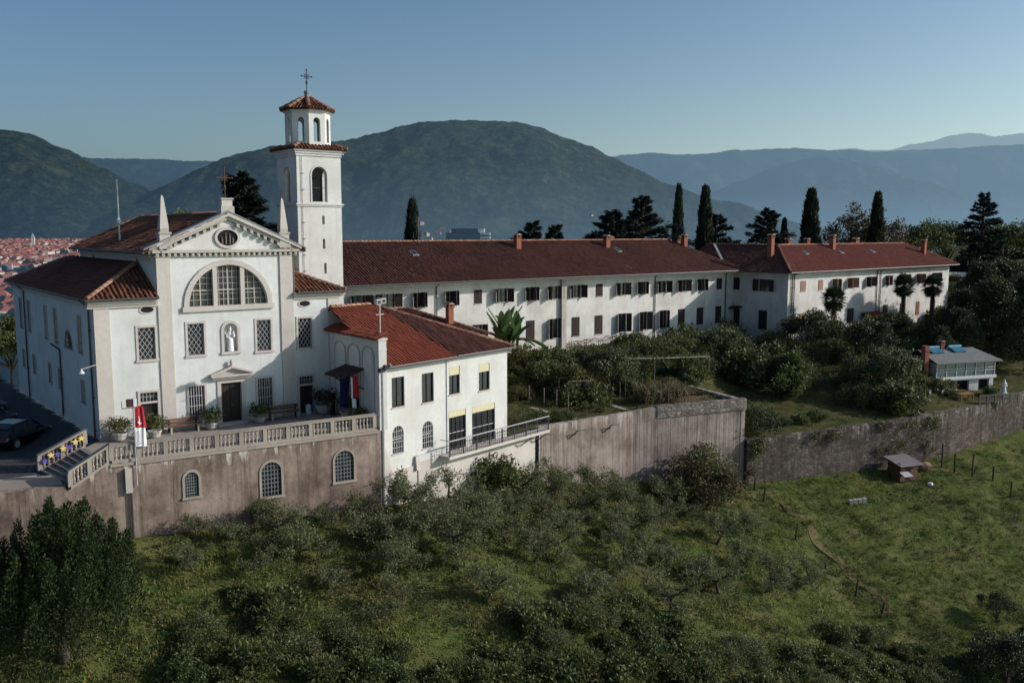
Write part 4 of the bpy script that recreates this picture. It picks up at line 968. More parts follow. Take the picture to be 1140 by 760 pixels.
wall_strip(mb, [wl(19.7,74.6,-2.45,-11.5), wl(15.8,82.0,-2.3,-8), wl(16.2,90.0,-2.2,-6)], .45, RC)
mb.build('wall', cw)
mb = MB(); wall_strip(mb, [wl(11.7,71.0,-2.35,-3.3), wl(19.78,74.52,-2.35,-3.3)], .5, RS); mb.build('stone_coping', cw)
for x, y, dx, dy in ((4.6,66.4,.6,-.8),(7.4,68.5,.6,-.8)):
    mb = MB(); mb.tube([(x-1.95-.3,y-64.45-.25,-1.25),(x-1.95+.35,y-64.45-.3,-.62),(x-1.95+1.0,y-64.45+.3,-.72)], .045, IRON, 5); mb.build('bent_bracket', cw)
mb = MB(); mb.box(-.2,.02,-.35,-.05,-7,-.15,IRON); mb.build('downpipe', cw)
sw = empty('retaining_wall', (19.7, 74.4, -5.8), 0, 'lower rough stone wall with hanging creepers between the concrete corner and the meadow', 'wall')
def w2(x, y, a, b): return (x-19.7, y-74.4, a+5.8, b+5.8)
mb = MB(); wall_strip(mb, [w2(19.9,74.3,-5.9,-12), w2(28,78.1,-5.85,-12.3), w2(35.9,82,-5.8,-12.4), w2(39.4,83.6,-5.6,-12), w2(42.6,85.4,-5.55,-12), w2(47.5,89.1,-5.75,-12), w2(55,95,-5.5,-12), w2(70,103.5,-4.6,-11), w2(95,118,-2.8,-10)], .6, RS); mb.build('wall', sw)

# ------------------------------------------------------------------ steps, balustrades
BL, TL, BR, TR = (-24.76,45.99), (-23.02,47.43), (-22.3,43.75), (-20.9,44.9)
sp = MB(); STEPM = M_plain('step_stone', (.17,.155,.145), .9, .25, 5)
for k in range(7):
    t0, t1 = k/7, 1; lp = lambda a, b, t: (a[0]+(b[0]-a[0])*t, a[1]+(b[1]-a[1])*t)
    q = [lp(BL,TL,t0), lp(BR,TR,t0), lp(BR,TR,1.0), lp(BL,TL,1.0)]; z0, z1 = -1.2+k*.004, -.98+.98*(k+1)/7-.004
    sp.hexa([(x,y,z0 if k == 0 else z1-.14) for x, y in (q[0],q[1],q[2],q[3])]+[(x,y,z1) for x, y in q], STEPM)
    n0 = lp(BL,TL,t0); n1 = lp(BR,TR,t0)
tag(sp.build('stone_steps'), 'seven dark stone steps climbing from the parked cars to the church terrace', 'steps')
bal_me = MB(); bal_me.lathe((0,0,0), [(.075,0),(.075,.05),(.04,.07),(.075,.16),(.055,.25),(.035,.30),(.055,.33),(.035,.36),(.055,.41),(.075,.5),(.04,.59),(.075,.61),(.075,.66)], BALU, 8); bal_me = bal_me.mesh('baluster')
def balustrade(p0, p1, bays, nb, label, h=.98):
    b = empty('balustrade', p0, 0, label, 'balustrade')
    v = Vector(p1)-Vector(p0); l = math.hypot(v.x, v.y); an_ = math.atan2(v.y, v.x); dz = v.z/l
    def seg(mb, a0, a1, w, z0, z1):
        c, s = math.cos(an_), math.sin(an_); P = lambda a, d, z: (a*c-d*s, a*s+d*c, z+dz*a)
        mb.hexa([P(a0,-w,z0),P(a1,-w,z0),P(a1,w,z0),P(a0,w,z0),P(a0,-w,z1),P(a1,-w,z1),P(a1,w,z1),P(a0,w,z1)], BALU)
    mb = MB(); seg(mb, 0, l, .16, 0, .16); mb.build('plinth', b)
    mb = MB(); seg(mb, -.08, l+.08, .15, h-.13, h-.03); seg(mb, -.1, l+.1, .18, h-.03, h); mb.build('handrail', b)
    for k in range(bays+1):
        a = l*k/bays; mb = MB(); seg(mb, a-.11, a+.11, .13, .16, h-.13); mb.build('pier', b)
        if k < bays:
            for q in range(nb):
                aa = a+.11+(l/bays-.22)*(q+.5)/nb; link_mesh('baluster', bal_me, b, (aa*math.cos(an_), aa*math.sin(an_), .16+dz*aa), 0, (1,1,(h-.29)/.66))
    return b
fz = lambda u, d, z=0: (-19.38+u*dv[0]-d*dv[1], 44.55+u*dv[1]+d*dv[0], z)
balustrade(fz(-.85,.2,-.046), fz(13.45,.2,-.046), 11, 5, 'long grey stone balustrade along the edge of the church terrace')
balustrade((-21.75,43.05,-1.02), fz(-1.0,.22,-.046), 2, 4, 'sloping stone balustrade on the outer side of the steps')
balustrade((BL[0]-.06,BL[1]+.08,-1.0), (TL[0]-.06,TL[1]+.08,0.0), 2, 4, 'sloping stone balustrade with coloured star ornaments beside the parked cars')
YEL = M_plain('yellow_card', (.72,.55,.16), .7, .1); PUR = M_plain('violet_card', (.11,.09,.36), .7, .1)
for k in range(7):
    t = .1+k*.135; x, y = BL[0]+(TL[0]-BL[0])*t, BL[1]+(TL[1]-BL[1])*t; yl = k % 2 == 1 or k == 6
    mb = MB(); pts = []
    for q in range(10):
        rr = (.2 if yl else .18) if q % 2 == 0 else .085; pts.append((rr*math.sin(q*math.pi/5), rr*math.cos(q*math.pi/5)))
    mb.loft([[(a*.77, a*.64, b-0) for a, b in pts], [(a*.77+.026, a*.64-.03, b) for a, b in pts]], YEL if yl else PUR)
    o = mb.build('star_ornament', None, (x+.07, y-.09, -1.0+t+.58+(.06 if yl else -.06)))
    tag(o, 'yellow star ornament tied to the sloping balustrade of the steps' if yl else 'violet star ornament tied to the sloping balustrade of the steps', 'ornament', 'star ornaments on the stair balustrade')

# ------------------------------------------------------------------ things on the terrace
def bench(u0, u1, v, label):
    b = empty('park_bench', uv((u0+u1)/2, v), A38, label, 'bench'); w = (u1-u0)/2
    mb = MB(); [mb.box(-w,w,-.25+k*.13,-.14+k*.13,.42,.46,WOOD) for k in range(4)]; mb.build('seat', b)
    mb = MB(); [mb.box(-w,w,.26+k*.03,.30+k*.03,.55+k*.14,.66+k*.14,WOOD) for k in range(2)]; mb.build('backrest', b)
    for sx in (-w+.2, w-.2):
        mb = MB(); mb.box(sx-.05,sx+.05,-.22,-.14,.002,.42,STONE); mb.box(sx-.05,sx+.05,.2,.28,.002,.8,IRON); mb.box(sx-.05,sx+.05,-.14,.2,.34,.42,STONE); mb.build('leg', b)
bench(3.4, 5.35, -.75, 'brown wooden bench left of the main church door'); bench(9.5, 11.6, -.75, 'brown wooden bench right of the main church door in shadow')
def bench_dummy(): pass
mb = MB(); mb.lathe((0,0,0), [(.15,.002),(.17,.05),(.17,.5),(.19,.52),(.19,.56),(.06,.64)], FRAME_W, 12); tag(mb.build('litter_bin', None, uv(12.35,-.4), A38), 'small white litter bin before the right hand church door', 'bin')
RED = M_plain('red_cloth', (.32,.018,.028), .8, .15); BLUE = M_plain('blue_cloth', (.010,.018,.075), .8, .2); WHT = M_plain('white_cloth', (.62,.62,.63), .8, .08); GRY = M_plain('grey_print', (.25,.26,.28), .8, .1)
def cloth(mb, w, z0, z1, mat, ph=0, x0=0, sk=0, n=10, m=6, y0=0):
    rows = []
    for j in range(m+1):
        z = z1+(z0-z1)*j/m; rows.append([(x0+w*i/n+sk*j/m*(i/n), y0+.05*math.sin(i*1.3+ph+j*.25)*(i/n), z-.06*(i/n)) for i in range(n+1)])
    mb.loft(rows, mat, cap=False, close=False)
pole = empty('flagpole', fz(.25,-.1,-1.3), A38, 'slim pole with lamp boxes and cross arm fixed to the outside of the terrace wall', 'pole')
mb = MB(); mb.tube([(0,0,0),(0,0,4.2)], .035, LATT, 6); mb.tube([(-.55,0,4.05),(.1,0,4.05)], .025, LATT, 5); mb.build('mast', pole)
mb = MB(); mb.box(-.33,-.02,-.18,.02,4.12,4.5,M_plain('dark_red_metal', (.05,.02,.022), .6)); mb.box(.0,.16,-.1,.08,4.1,4.5,FRAME_W); mb.box(-.56,-.53,-.02,.02,4.05,4.45,LATT); mb.build('lamp_box', pole)
bn = empty('banner', fz(.25,-.1,-1.02), A38, 'red and white banner with pale emblem hanging from the slim pole', 'banner')
mb = MB(); cloth(mb, .42, 2.72, 3.85, RED, 0, .05, .14); mb.build('red_field', bn)
mb = MB(); cloth(mb, .5, 1.75, 2.72, WHT, .5, .05, .05); mb.build('white_field', bn)
mb = MB()
for a, b, c, d in ((.22,.27,2.85,3.2),(.16,.22,2.95,3.05),(.27,.34,2.9,2.96),(.2,.25,3.24,3.3)): mb.box(a,b,-.095,-.09,c,d,WHT)
mb.build('emblem', bn)
mb = MB()
for k in range(6): mb.box(.14,.42-.05*(k % 3),-.1,-.095,1.9+k*.12,1.93+k*.12,GRY)
mb.build('printed_lines', bn)
q = uv(12.7,-3.5,2.7); f1 = empty('flag', (q[0],q[1],0), A38, 'dark blue flag hanging from the entrance canopy', 'flag')
mb = MB(); mb.tube([(.05,-.5,2.75),(.5,-.45,2.95)], .02, IRON, 5); mb.build('flagpole', f1)
mb = MB(); cloth(mb, .72, .95, 2.95, BLUE, .7, .05, -.3, 12, 6, -.5); mb.build('cloth', f1)
f2 = empty('flag', uv(13.0,-4.55), A38, 'narrow red and white flag hanging from the entrance canopy beside the blue flag', 'flag')
mb = MB(); mb.tube([(-.1,-.3,2.75),(.3,-.3,2.95)], .02, IRON, 5); mb.build('flagpole', f2)
mb = MB(); cloth(mb, .42, 1.65, 2.95, RED, 0, .12, .1, 10, 5, -.3); cloth(mb, .3, .45, 1.6, WHT, 1, .1, .05, 10, 5, -.32); cloth(mb, .1, 1.6, 2.9, WHT, 1, .05, .03, 4, 5, -.33); mb.build('cloth', f2)
# a person in dark clothes beside the potted plants
def person(loc, rz, label):
    p = empty('person', loc, rz, label, 'person'); SK = M_plain('skin', (.42,.25,.19), .6, .1); CL = M_plain('dark_jacket', (.02,.02,.026), .9, .2)
    mb = MB()
    def ring(cx, cy, z, a, b, n=12): return [(cx+a*math.cos(2*math.pi*k/n), cy+b*math.sin(2*math.pi*k/n), z) for k in range(n)]
    mb.loft([ring(0,0,z,a,b) for z, a, b in ((1.42,.055,.055),(1.5,.058,.06),(1.55,.075,.09),(1.62,.08,.1),(1.7,.075,.095),(1.74,.045,.06),(1.755,.01,.01))], SK)
    mb.lathe((0,-.1,1.6), [(.005,0),(.018,.01),(.01,.04)], SK, 6)
    for s in (-1, 1): mb.tube([(s*.3,-.08,.88),(s*.31,-.1,.8),(s*.305,-.12,.72)], [.035,.042,.02], SK, 7)
    mb.build('body', p)
    mb = MB(); mb.loft([ring(0,0,z,a,b) for z, a, b in ((.8,.19,.13),(.95,.18,.12),(1.15,.19,.13),(1.32,.215,.12),(1.4,.17,.1),(1.45,.07,.07))], CL)
    for s in (-1, 1): mb.tube([(s*.19,0,1.38),(s*.25,.01,1.15),(s*.3,-.07,.87)], [.07,.058,.045], CL, 8)
    mb.build('jacket', p)
    mb = MB()
    for s in (-1, 1): mb.tube([(s*.09,0,.86),(s*.1,-.01,.48),(s*.1,.01,.08)], [.1,.075,.055], CL, 8); mb.box(s*.1-.05,s*.1+.05,-.17,.08,.002,.09,IRON)
    mb.build('trousers', p)
    mb = MB(); mb.loft([ring(0,.012,z,a,b) for z, a, b in ((1.62,.083,.095),(1.7,.085,.1),(1.755,.06,.07),(1.775,.01,.01))], DARK); mb.build('hair', p)
person(uv(13.45,-1.6,0), A38+.4, 'person in dark jacket and trousers standing behind the potted shrubs by the entrance canopy')

# ------------------------------------------------------------------ cars
def make_car(paint, label):
    c = empty('parked_car', (0,0,0), 0, label, 'car', 'cars parked beside the church')
    def ring(y, w, z0, zb, zt, wt): return [(-w,y,z0),(w,y,z0),(w*1.03,y,(z0+zb)/2),(w,y,zb),(wt,y,zt),(-wt,y,zt),(-w,y,zb),(-w*1.03,y,(z0+zb)/2)]
    mb = MB(); mb.loft([ring(y,w,z0,zb,zb+.03,w*.9) for y, w, z0, zb in ((-2.1,.70,.42,.70),(-2.0,.82,.26,.84),(-1.5,.87,.2,.92),(-.4,.89,.2,.94),(.7,.89,.2,.92),(1.4,.86,.2,.84),(1.95,.78,.24,.72),(2.12,.6,.36,.6))], paint); mb.build('body', c, smooth=True)
    mb = MB(); mb.loft([[(-w,y,z),(w,y,z),(w*.8,y2,zt),(-w*.8,y2,zt)] for y, w, z, y2, zt in ((-1.95,.8,.9,-1.55,1.2),(-1.2,.83,.92,-1.1,1.42),(.1,.83,.93,.05,1.45),(1.25,.8,.88,.45,1.36))], GLASS); mb.build('window_glass', c)
    mb = MB(); mb.loft([[(-w,y,z),(w,y,z),(w*.96,y,z+.05),(-w*.96,y,z+.05)] for y, w, z in ((-1.62,.66,1.2),(-1.1,.69,1.41),(.05,.69,1.44),(.5,.66,1.36))], paint); mb.build('roof', c)
    for s in (-1, 1):
        mb = MB(); [mb.tube([(s*.83,y0,.92),(s*.67,y1,1.4)], .035, paint, 4) for y0, y1 in ((-.35,-.32),(-1.45,-1.25),(1.15,.45))]; mb.build('pillar', c)
        mb = MB(); mb.box(s*.98-.09,s*.98+.09,.75,.87,.92,1.05,paint); mb.build('mirror', c)
        mb = MB(); mb.hexa([(s*.66-.14,1.86,.6),(s*.66+.14,1.86,.6),(s*.66+.14,2.04,.6),(s*.66-.14,2.06,.6),(s*.66-.14,1.8,.74),(s*.66+.14,1.8,.74),(s*.66+.14,1.93,.73),(s*.66-.14,1.97,.73)], FRAME_W); mb.build('headlight', c)
        mb = MB(); mb.box(s*.66-.12,s*.66+.12,-2.13,-2.0,.68,.82,RED); mb.build('tail_light', c)
        for y in (-1.3, 1.35):
            mb = MB(); mb.tube([(s*.76,y,.32),(s*.93,y,.32)], .32, IRON, 18); w = mb.build('wheel', c)
            mb = MB(); mb.tube([(s*.9,y,.32),(s*.945,y,.32)], .19, LATT, 12); mb.tube([(s*.93,y,.32),(s*.955,y,.32)], .05, IRON, 8); mb.build('rim', w)
    mb = MB(); mb.box(-.26,.26,-2.14,-2.1,.5,.61,FRAME_W); mb.build('number_plate', c)
    return c
def carpaint(n, c): return M_plain(n, c, .22, .08, 2, .6, .3, 0)
for paint, lab, x, y, rz in ((carpaint('black_paint', (.012,.013,.016)), 'dark car nearest the steps, side towards us', -29.35, 52.3, R(-8)), (carpaint('blue_grey_paint', (.06,.09,.12)), 'blue grey car parked behind the dark car', -33.6, 56.2, R(-8)), (carpaint('silver_paint', (.25,.28,.31)), 'farthest car with pale roof at the left edge', -36.6, 60.3, R(-8))):
    c = make_car(paint, lab); c.location = (x, y, pz(x, y)+.004); c.rotation_euler = (0, 0, rz)
# ------------------------------------------------------------------ vegetation
L_OLIVE = M_leaf('olive_leaves', [(.042,.058,.022),(.11,.13,.055),(.20,.215,.115),(.075,.092,.038)], .35, ((.10,.085,.045), .5, .5))
L_EVER = M_leaf('evergreen_leaves', [(.008,.017,.007),(.020,.036,.013),(.05,.072,.026),(.013,.024,.009)], .15, None, .6, .12)
L_CYP = M_leaf('cypress_foliage', [(.008,.014,.009),(.017,.026,.014),(.025,.036,.019)], .12)
L_CEDAR = M_leaf('cedar_needles', [(.010,.018,.016),(.02,.032,.026),(.03,.043,.034)], .12)
L_BROAD = M_leaf('broad_leaves', [(.036,.054,.017),(.078,.098,.03),(.135,.145,.052),(.052,.067,.022)], .3)
L_RUST = M_leaf('rusty_autumn_leaves', [(.05,.04,.02),(.085,.06,.03),(.055,.055,.024),(.11,.075,.042)], .3)
L_YEL = M_leaf('yellowing_leaves', [(.075,.085,.024),(.125,.12,.036),(.055,.068,.022),(.155,.14,.055)], .3)
L_DK = M_leaf('dark_shrub_leaves', [(.018,.027,.013),(.038,.051,.022),(.07,.08,.036)], .2)
L_PALE = M_leaf('pale_glossy_leaves', [(.04,.053,.021),(.085,.097,.042),(.16,.165,.09),(.055,.067,.028)], .2, None, .6, .15)
L_GRN = M_leaf('fresh_green_leaves', [(.04,.065,.018),(.07,.10,.03),(.10,.13,.045)], .35)
L_SCRUB = M_leaf('scrub_leaves', [(.026,.050,.018),(.058,.09,.03),(.10,.13,.045),(.04,.068,.024)], .3, ((.12,.12,.042), .25, .6))
L_BAN = M_leaf('banana_leaf', [(.05,.095,.028),(.075,.13,.04),(.10,.15,.055)], .35, None, .45, .4)
L_PALM = M_leaf('palm_leaf', [(.018,.03,.014),(.032,.046,.02),(.055,.066,.032)], .2)
L_DRY = M_leaf('dry_stalks', [(.16,.11,.065),(.22,.16,.10),(.11,.085,.045)], .3)

def leafq(mb, p, d, nrm, l, w, i):
    """one leaf: a pointed quad along d"""
    s = d.cross(nrm)
    if s.length < 1e-4: return
    s.normalize(); b = len(mb.v)
    mb.v.extend((tuple(p), tuple(p+d*l*.5+s*w), tuple(p+d*l), tuple(p+d*l*.5-s*w))); mb.f.append((b,b+1,b+2,b+3)); mb.m.append(i)
def rv(r):
    while True:
        v = Vector((r.uniform(-1,1), r.uniform(-1,1), r.uniform(-1,1)))
        if .02 < v.length < 1: return v.normalized()
def clump(mb, c, rad, n, l, w, mat, r, squash=.8, hollow=.5, up=.25):
    i = mb.mi(mat); c = Vector(c)
    for _ in range(n):
        v = rv(r); k = hollow+(1-hollow)*r.random(); o = Vector((v.x*rad, v.y*rad, v.z*rad*squash))*k
        d = (rv(r)+v*.7+Vector((0,0,up))).normalized(); leafq(mb, c+o, d, (rv(r)+Vector((0,0,.6))+v*.4).normalized(), l*r.uniform(.7,1.25), w*r.uniform(.7,1.2), i)
def limb(mb, p, d, ln, r0, r, mat, bend=.3, n=4):
    pts = [Vector(p)]; d = Vector(d).normalized()
    for k in range(n):
        d = (d+rv(r)*bend*.5+Vector((0,0,.05))).normalized(); pts.append(pts[-1]+d*ln/n)
    mb.tube(pts, [r0*(1-.75*k/n) for k in range(n+1)], mat, 6); return pts
_tc = {}
def tree_meshes(key, fn):
    if key not in _tc: _tc[key] = fn()
    return _tc[key]
def put_tree(name, key, fn, loc, s, rz, label, cat, group=None, sz=None):
    tm, cm = tree_meshes(key, fn)
    t = empty(name, loc, rz, label, cat, group); t.scale = (s, s, sz or s)
    if tm: link_mesh('trunk', tm, t)
    if cm: link_mesh('crown', cm, t)
    return t
def olive(seed, lean=0):
    def fn():
        r = random.Random(seed); t, c = MB(), MB()
        base = limb(t, (0,0,-.3), (.25*r.uniform(-1,1)+lean,.2*r.uniform(-1,1),1), 1.15, .13, r, BARK, .5, 4); top = base[-1]; ends = []
        for k in range(r.randint(4,6)):
            a = k*1.25+r.uniform(-.4,.4); q = limb(t, base[-1 if k % 2 else -2], (math.cos(a),math.sin(a),r.uniform(.1,.9)), r.uniform(.9,1.5), .06, r, BARK, .55, 4)
            for z in (2,3,4): 
                ends.append(q[z])
                b = limb(t, q[z], rv(r)+Vector((0,0,.1)), r.uniform(.35,.8), .022, r, BARK, .5, 3); ends.append(b[-1])
        for e in ends: clump(c, e, r.uniform(.26,.55), r.randint(50,130), .15, .026, L_OLIVE, r, .75, .2)
        return t.mesh('trunk'), c.mesh('crown')
    return fn
def column(seed, h, w, mat=L_CYP, n=9000):
    def fn():
        r = random.Random(seed); t, c = MB(), MB(); t.tube([(0,0,-.3),(0,0,h*.5),(0,0,h*.93)], [w*.14,w*.08,.03], BARK, 7)
        i = c.mi(mat); ph = [r.uniform(0,6.28) for _ in range(6)]
        for _ in range(n):
            f = r.random()**.85; z = .25+f*(h-.25); prof = min(1, (f+.04)*7)**.6*(1-f)**.55*(1.1-.1*f)
            a = r.uniform(0,6.283); lump = 1+.16*math.sin(3*a+ph[0]+z*1.7)+.12*math.sin(5*a+ph[1]-z*2.9)+.1*math.sin(z*4+ph[2]+2*a)
            rr = w*prof*lump*(.55+.45*math.sqrt(r.random())); d = Vector((math.cos(a)*.3,math.sin(a)*.3,1)).normalized()
            leafq(c, Vector((rr*math.cos(a),rr*math.sin(a),z-.2)), (d+rv(r)*.3).normalized(), (Vector((math.cos(a),math.sin(a),.2))+rv(r)*.5).normalized(), h*.055*r.uniform(.6,1.3), h*.008*r.uniform(.7,1.4), i)
        return t.mesh('trunk'), c.mesh('crown')
    return fn
def cedar(seed, h, w, lev=11, open_=1., mat=None):
    def fn():
        r = random.Random(seed); t, c = MB(), MB(); t.tube([(0,0,-.3),(.1,0,h*.4),(0,.1,h*.75),(0,0,h*.97)], [h*.03,h*.022,h*.012,.03], BARK, 8); i = c.mi(mat or L_CEDAR)
        nb = lev*9
        for k in range(nb):
            f = (k+r.random())/nb; z = h*(.10+.87*f); a = k*2.39996+r.uniform(-.5,.5)
            ln = (w*(1-f)**.8+.3)*r.choice((.55,.75,.9,1.0,1.15,1.3)); rise = r.uniform(.02,.28)+.55*f*f; dr = r.uniform(.12,.34)
            P = lambda s: Vector((math.cos(a+.15*s)*ln*s, math.sin(a+.15*s)*ln*s, z+ln*(rise*s-dr*s*s)))
            t.tube([P(s) for s in (0,.35,.7,1.)], [h*.006,h*.005,h*.003,.01], BARK, 4); out = Vector((math.cos(a),math.sin(a),0)); sd = Vector((-out.y,out.x,0))
            for _ in range(int((70+150*ln/w)*open_)):
                s = r.random()**.6*1.03; wd = ln*.26*(1.15-s)*(.4+s); o = sd*r.gauss(0,.55)*wd+Vector((0,0,r.gauss(-.05,.16)))*min(1.2,ln*.3)
                side_ = 1 if o.dot(sd) > 0 else -1
                d = out*.9+sd*side_*r.uniform(0,.9)+Vector((0,0,r.uniform(-.45,.3)))+rv(r)*.35
                leafq(c, P(s)+o, d.normalized(), (Vector((0,0,1))+rv(r)*.8).normalized(), r.uniform(.35,.8), .07+.04*r.random(), i)
        return t.mesh('trunk'), c.mesh('crown')
    return fn
def broad(seed, h, w, mat, n=34, lq=150, ll=.32, lw=.09, gap=.35, th=.38, full=False):
    def fn():
        r = random.Random(seed); t, c = MB(), MB(); tp = limb(t, (0,0,-.4), (0,0,1), h*th, h*.028, r, BARK, .18, 4)
        for k in range(n):
            v = rv(r); v.z = abs(v.z)*1.0-.25; kk = gap+(1-gap)*r.random()
            e = Vector((v.x*w*kk, v.y*w*kk, h*.62+v.z*h*.40*kk))
            if full: z_ = r.random()**.8; kq = w*(.55+.45*kk)*(1-.75*z_**2.2); a_2 = r.uniform(0,6.283); e = Vector((kq*math.cos(a_2)*kk, kq*math.sin(a_2)*kk, h*(.06+.86*z_)))
            if k < 14: q = [tp[-1-(k % 2)], tp[-1].lerp(e, .5)+rv(r)*w*.08, e]; t.tube(q, [h*.013,h*.008,.015], BARK, 5)
            clump(c, e, w*r.uniform(.2,.36), lq, ll, lw, mat, r, .75, .3)
        return t.mesh('trunk'), c.mesh('crown')
    return fn
def bush(seed, h, w, mat, n=22, lq=120, ll=.2, lw=.06, mats=None):
    def fn():
        r = random.Random(seed); t, c = MB(), MB()
        for k in range(7): a = k*.9; limb(t, (.1*math.cos(a),.1*math.sin(a),-.2), (math.cos(a)*w*.5,math.sin(a)*w*.5,h*.7), h*.75, .035, r, BARK, .3, 3)
        for k in range(n):
            v = rv(r); v.z = abs(v.z); kk = .4+.6*r.random()
            clump(c, (v.x*w*kk*.85, v.y*w*kk*.85, h*.16+v.z*h*.68*kk), w*r.uniform(.22,.38), lq, ll, lw, mats[k % len(mats)] if mats else mat, r, .8*h/w if h < w else .9, .3)
        return t.mesh('trunk'), c.mesh('crown')
    return fn
# -- trees behind the monastery
gb = -1.2
def cyp(px_x, y, h, w, seed, label): put_tree('cypress', ('cyp', seed), column(seed, 10, 1), (px_x, y, gb), 1, seed*1.3, label, 'cypress', 'cypresses behind the convent').scale = (w, w, h/10)
cyp(-10.1, 92, 15.7, 1.15, 1, 'lone dark cypress behind the roof just right of the bell tower')
cyp(22.2, 121, 18.6, 1.05, 2, 'slim cypress behind the roof, left one of the close pair')
cyp(26.4, 124, 18.6, 1.45, 3, 'cypress behind the roof, right one of the close pair')
cyp(45.8, 139, 18.9, 1.9, 4, 'broad dark cypress standing alone behind the red right hand roof')
cyp(57.6, 143, 18.6, 1.55, 5, 'dark cypress in front of the rusty leaved tree')
cyp(41.5, 138, 14.5, 1.0, 6, 'small cypress at the right edge of a spreading cedar')
def ced(x, y, h, w, seed, label, lev=11): put_tree('cedar', ('ced', seed), cedar(seed, h, w, lev, 1.6), (x, y, gb), 1, seed, label, 'cedar', 'cedars behind the convent')
ced(12.4, 112, 15.8, 7.4, 11, 'spreading cedar with feathery left side above the brown roof'); ced(16.4, 114, 17.6, 7.2, 12, 'taller cedar with pointed top next to the feathery one', 13)
ced(29.5, 131, 15.6, 6.4, 13, 'low cedar showing behind the close pair of cypresses'); ced(38.4, 136, 16.6, 7.6, 14, 'wide spreading cedar left of the broad lone cypress')
ced(2.4, 108, 14.2, 3.6, 15, 'small conifer top showing beside the brick chimney of the brown roof', 9); ced(-20.0, 66.5, 17.3, 4.8, 16, 'dark conifer behind the church gable cross', 13)
ced(2.5+2.4, 104, 13.8, 1.2, 17, 'tiny pointed conifer tip right of the brick chimney', 9)
put_tree('broadleaf_tree', 'brL', broad(21, 13, 3.4, L_BROAD), (-25.4, 73, -.8), 1.2, 0, 'green tree top behind the church roof, left of the gable cross', 'tree')
for x, y, h, w, sd in ((55, 146, 18.4, 5.0, 22), (60.3, 149, 18.6, 4.6, 23)):
    put_tree('broadleaf_tree', ('rust', sd), broad(sd, h, w, L_RUST, 34, 110, .42, .12, .55), (x, y, -1), 1, sd, 'rusty leaved open tree behind the red roof, '+('left of' if sd == 22 else 'right of')+' the dark cypress', 'tree', 'rusty trees behind the right wing')
# -- wooded rise on the right
put_tree('pine_tree', 'pineR', cedar(31, 15.5, 4.8, 10, 1.1), (80, 154, 3.0), 1, 0, 'tall layered pine on the wooded rise at the right', 'pine')
rd = [(69,152,10.5,5.2,L_BROAD,'pale green'),(75.5,157,12.0,5.2,L_BROAD,'yellowish green'),(86,158,11.5,5.6,L_BROAD,'dark green'),(64.5,150,11.0,3.5,L_RUST,'thin brownish'),(92,152,10,5.2,L_YEL,'olive green')]
for k, (x, y, h, w, m, nm) in enumerate(rd): put_tree('broadleaf_tree', ('rd', k), broad(40+k, h, w, m, 40, 130, .42, .13), (x, y, 3 if x > 66 else 0), 1, k, nm+' tree on the wooded rise beyond the end of the red roof', 'tree', 'trees on the wooded rise')
dk = [(52.0,103.5,6.5,3.4,-3.6),(57.5,107.0,9.5,4.6,-3.2),(71,119,9.5,5.8,-1.5),(59.5,103.0,8.5,4.6,-4.0),(64.5,112,9.5,5.6,-2.6),(69,112,9.8,5.8,-2),(62,118.5,9.5,4.2,-1.6),(56.5,111.5,7.5,3.6,-2.6),(66.5,121,9.6,4.8,-1.2),(48.6,101.0,4.6,2.6,-3.6),(75,124,8.5,5,0)]
for k, (x, y, h, w, z) in enumerate(dk): put_tree('evergreen_tree', ('dk', k % 3), broad(50+k % 3, 10.5, 4.6, L_DK, 90, 150, .30, .10, .5, .12, True), (x, y, z), h/10.5, k*1.1, ['low','tall','tall back','near right','broad','rightmost','hindmost','middle','back','lowest left','far right'][k]+' tree in the dark evergreen mass above the small glazed house', 'tree', 'dark evergreens above the small house')
# -- palms
def palm(seed, h, r0=.22):
    def fn():
        r = random.Random(seed); t, c = MB(), MB(); t.tube([(0,0,-.4),(.08,0,h*.4),(.02,.05,h*.8),(0,0,h)], [r0*1.0,r0*.85,r0*1.0,r0*1.25], BARK, 9); i = c.mi(L_PALM)
        for k in range(64):
            el = math.radians(85-150*(k/64)); a = k*2.4; d = Vector((math.cos(a)*math.cos(el), math.sin(a)*math.cos(el), math.sin(el))); ln = r.uniform(.55,.8); st = Vector((0,0,h+.05)); e = st+d*ln
            t.tube([st, e], .014, L_PALM, 3); sd = d.cross(Vector((0,0,1)))
            if sd.length < .1: sd = Vector((1,0,0))
            sd.normalize(); up = sd.cross(d)
            for q in range(17):
                b = math.radians(-105+210*q/16); v = (d*math.cos(b)+sd*math.sin(b)); v.z -= .22; leafq(c, e, v.normalized(), up, .68*r.uniform(.85,1.1), .055, i)
        return t.mesh('trunk'), c.mesh('crown')
    return fn
for x, y, z, h, lab in ((37.5,104.5,-1.9,4.3,'fan palm in front of the right wing, leftmost and nearest of the tall three'),(50.0,114.6,-1.8,5.0,'fan palm with double crown, middle one of the tall three before the right wing'),(54.6,116.6,-1.8,4.9,'fan palm before the right end of the right wing, rightmost of the tall three'),(66.2,131.7,.4,2.0,'low fan palm in the lawn beyond the end of the right wing')):
    put_tree('palm_tree', ('palm', h), palm(int(h*10), h), (x, y, z), 1.3, x, lab, 'palm', 'fan palms by the right wing')
bp = MB(); r = random.Random(5); i = bp.mi(L_BAN); ts = MB()
for k in range(5): ts.tube([(math.cos(k)*.5,math.sin(k)*.5,-.3),(math.cos(k)*.6,math.sin(k)*.6,2.1)], [.16,.09], BARK_L, 8)
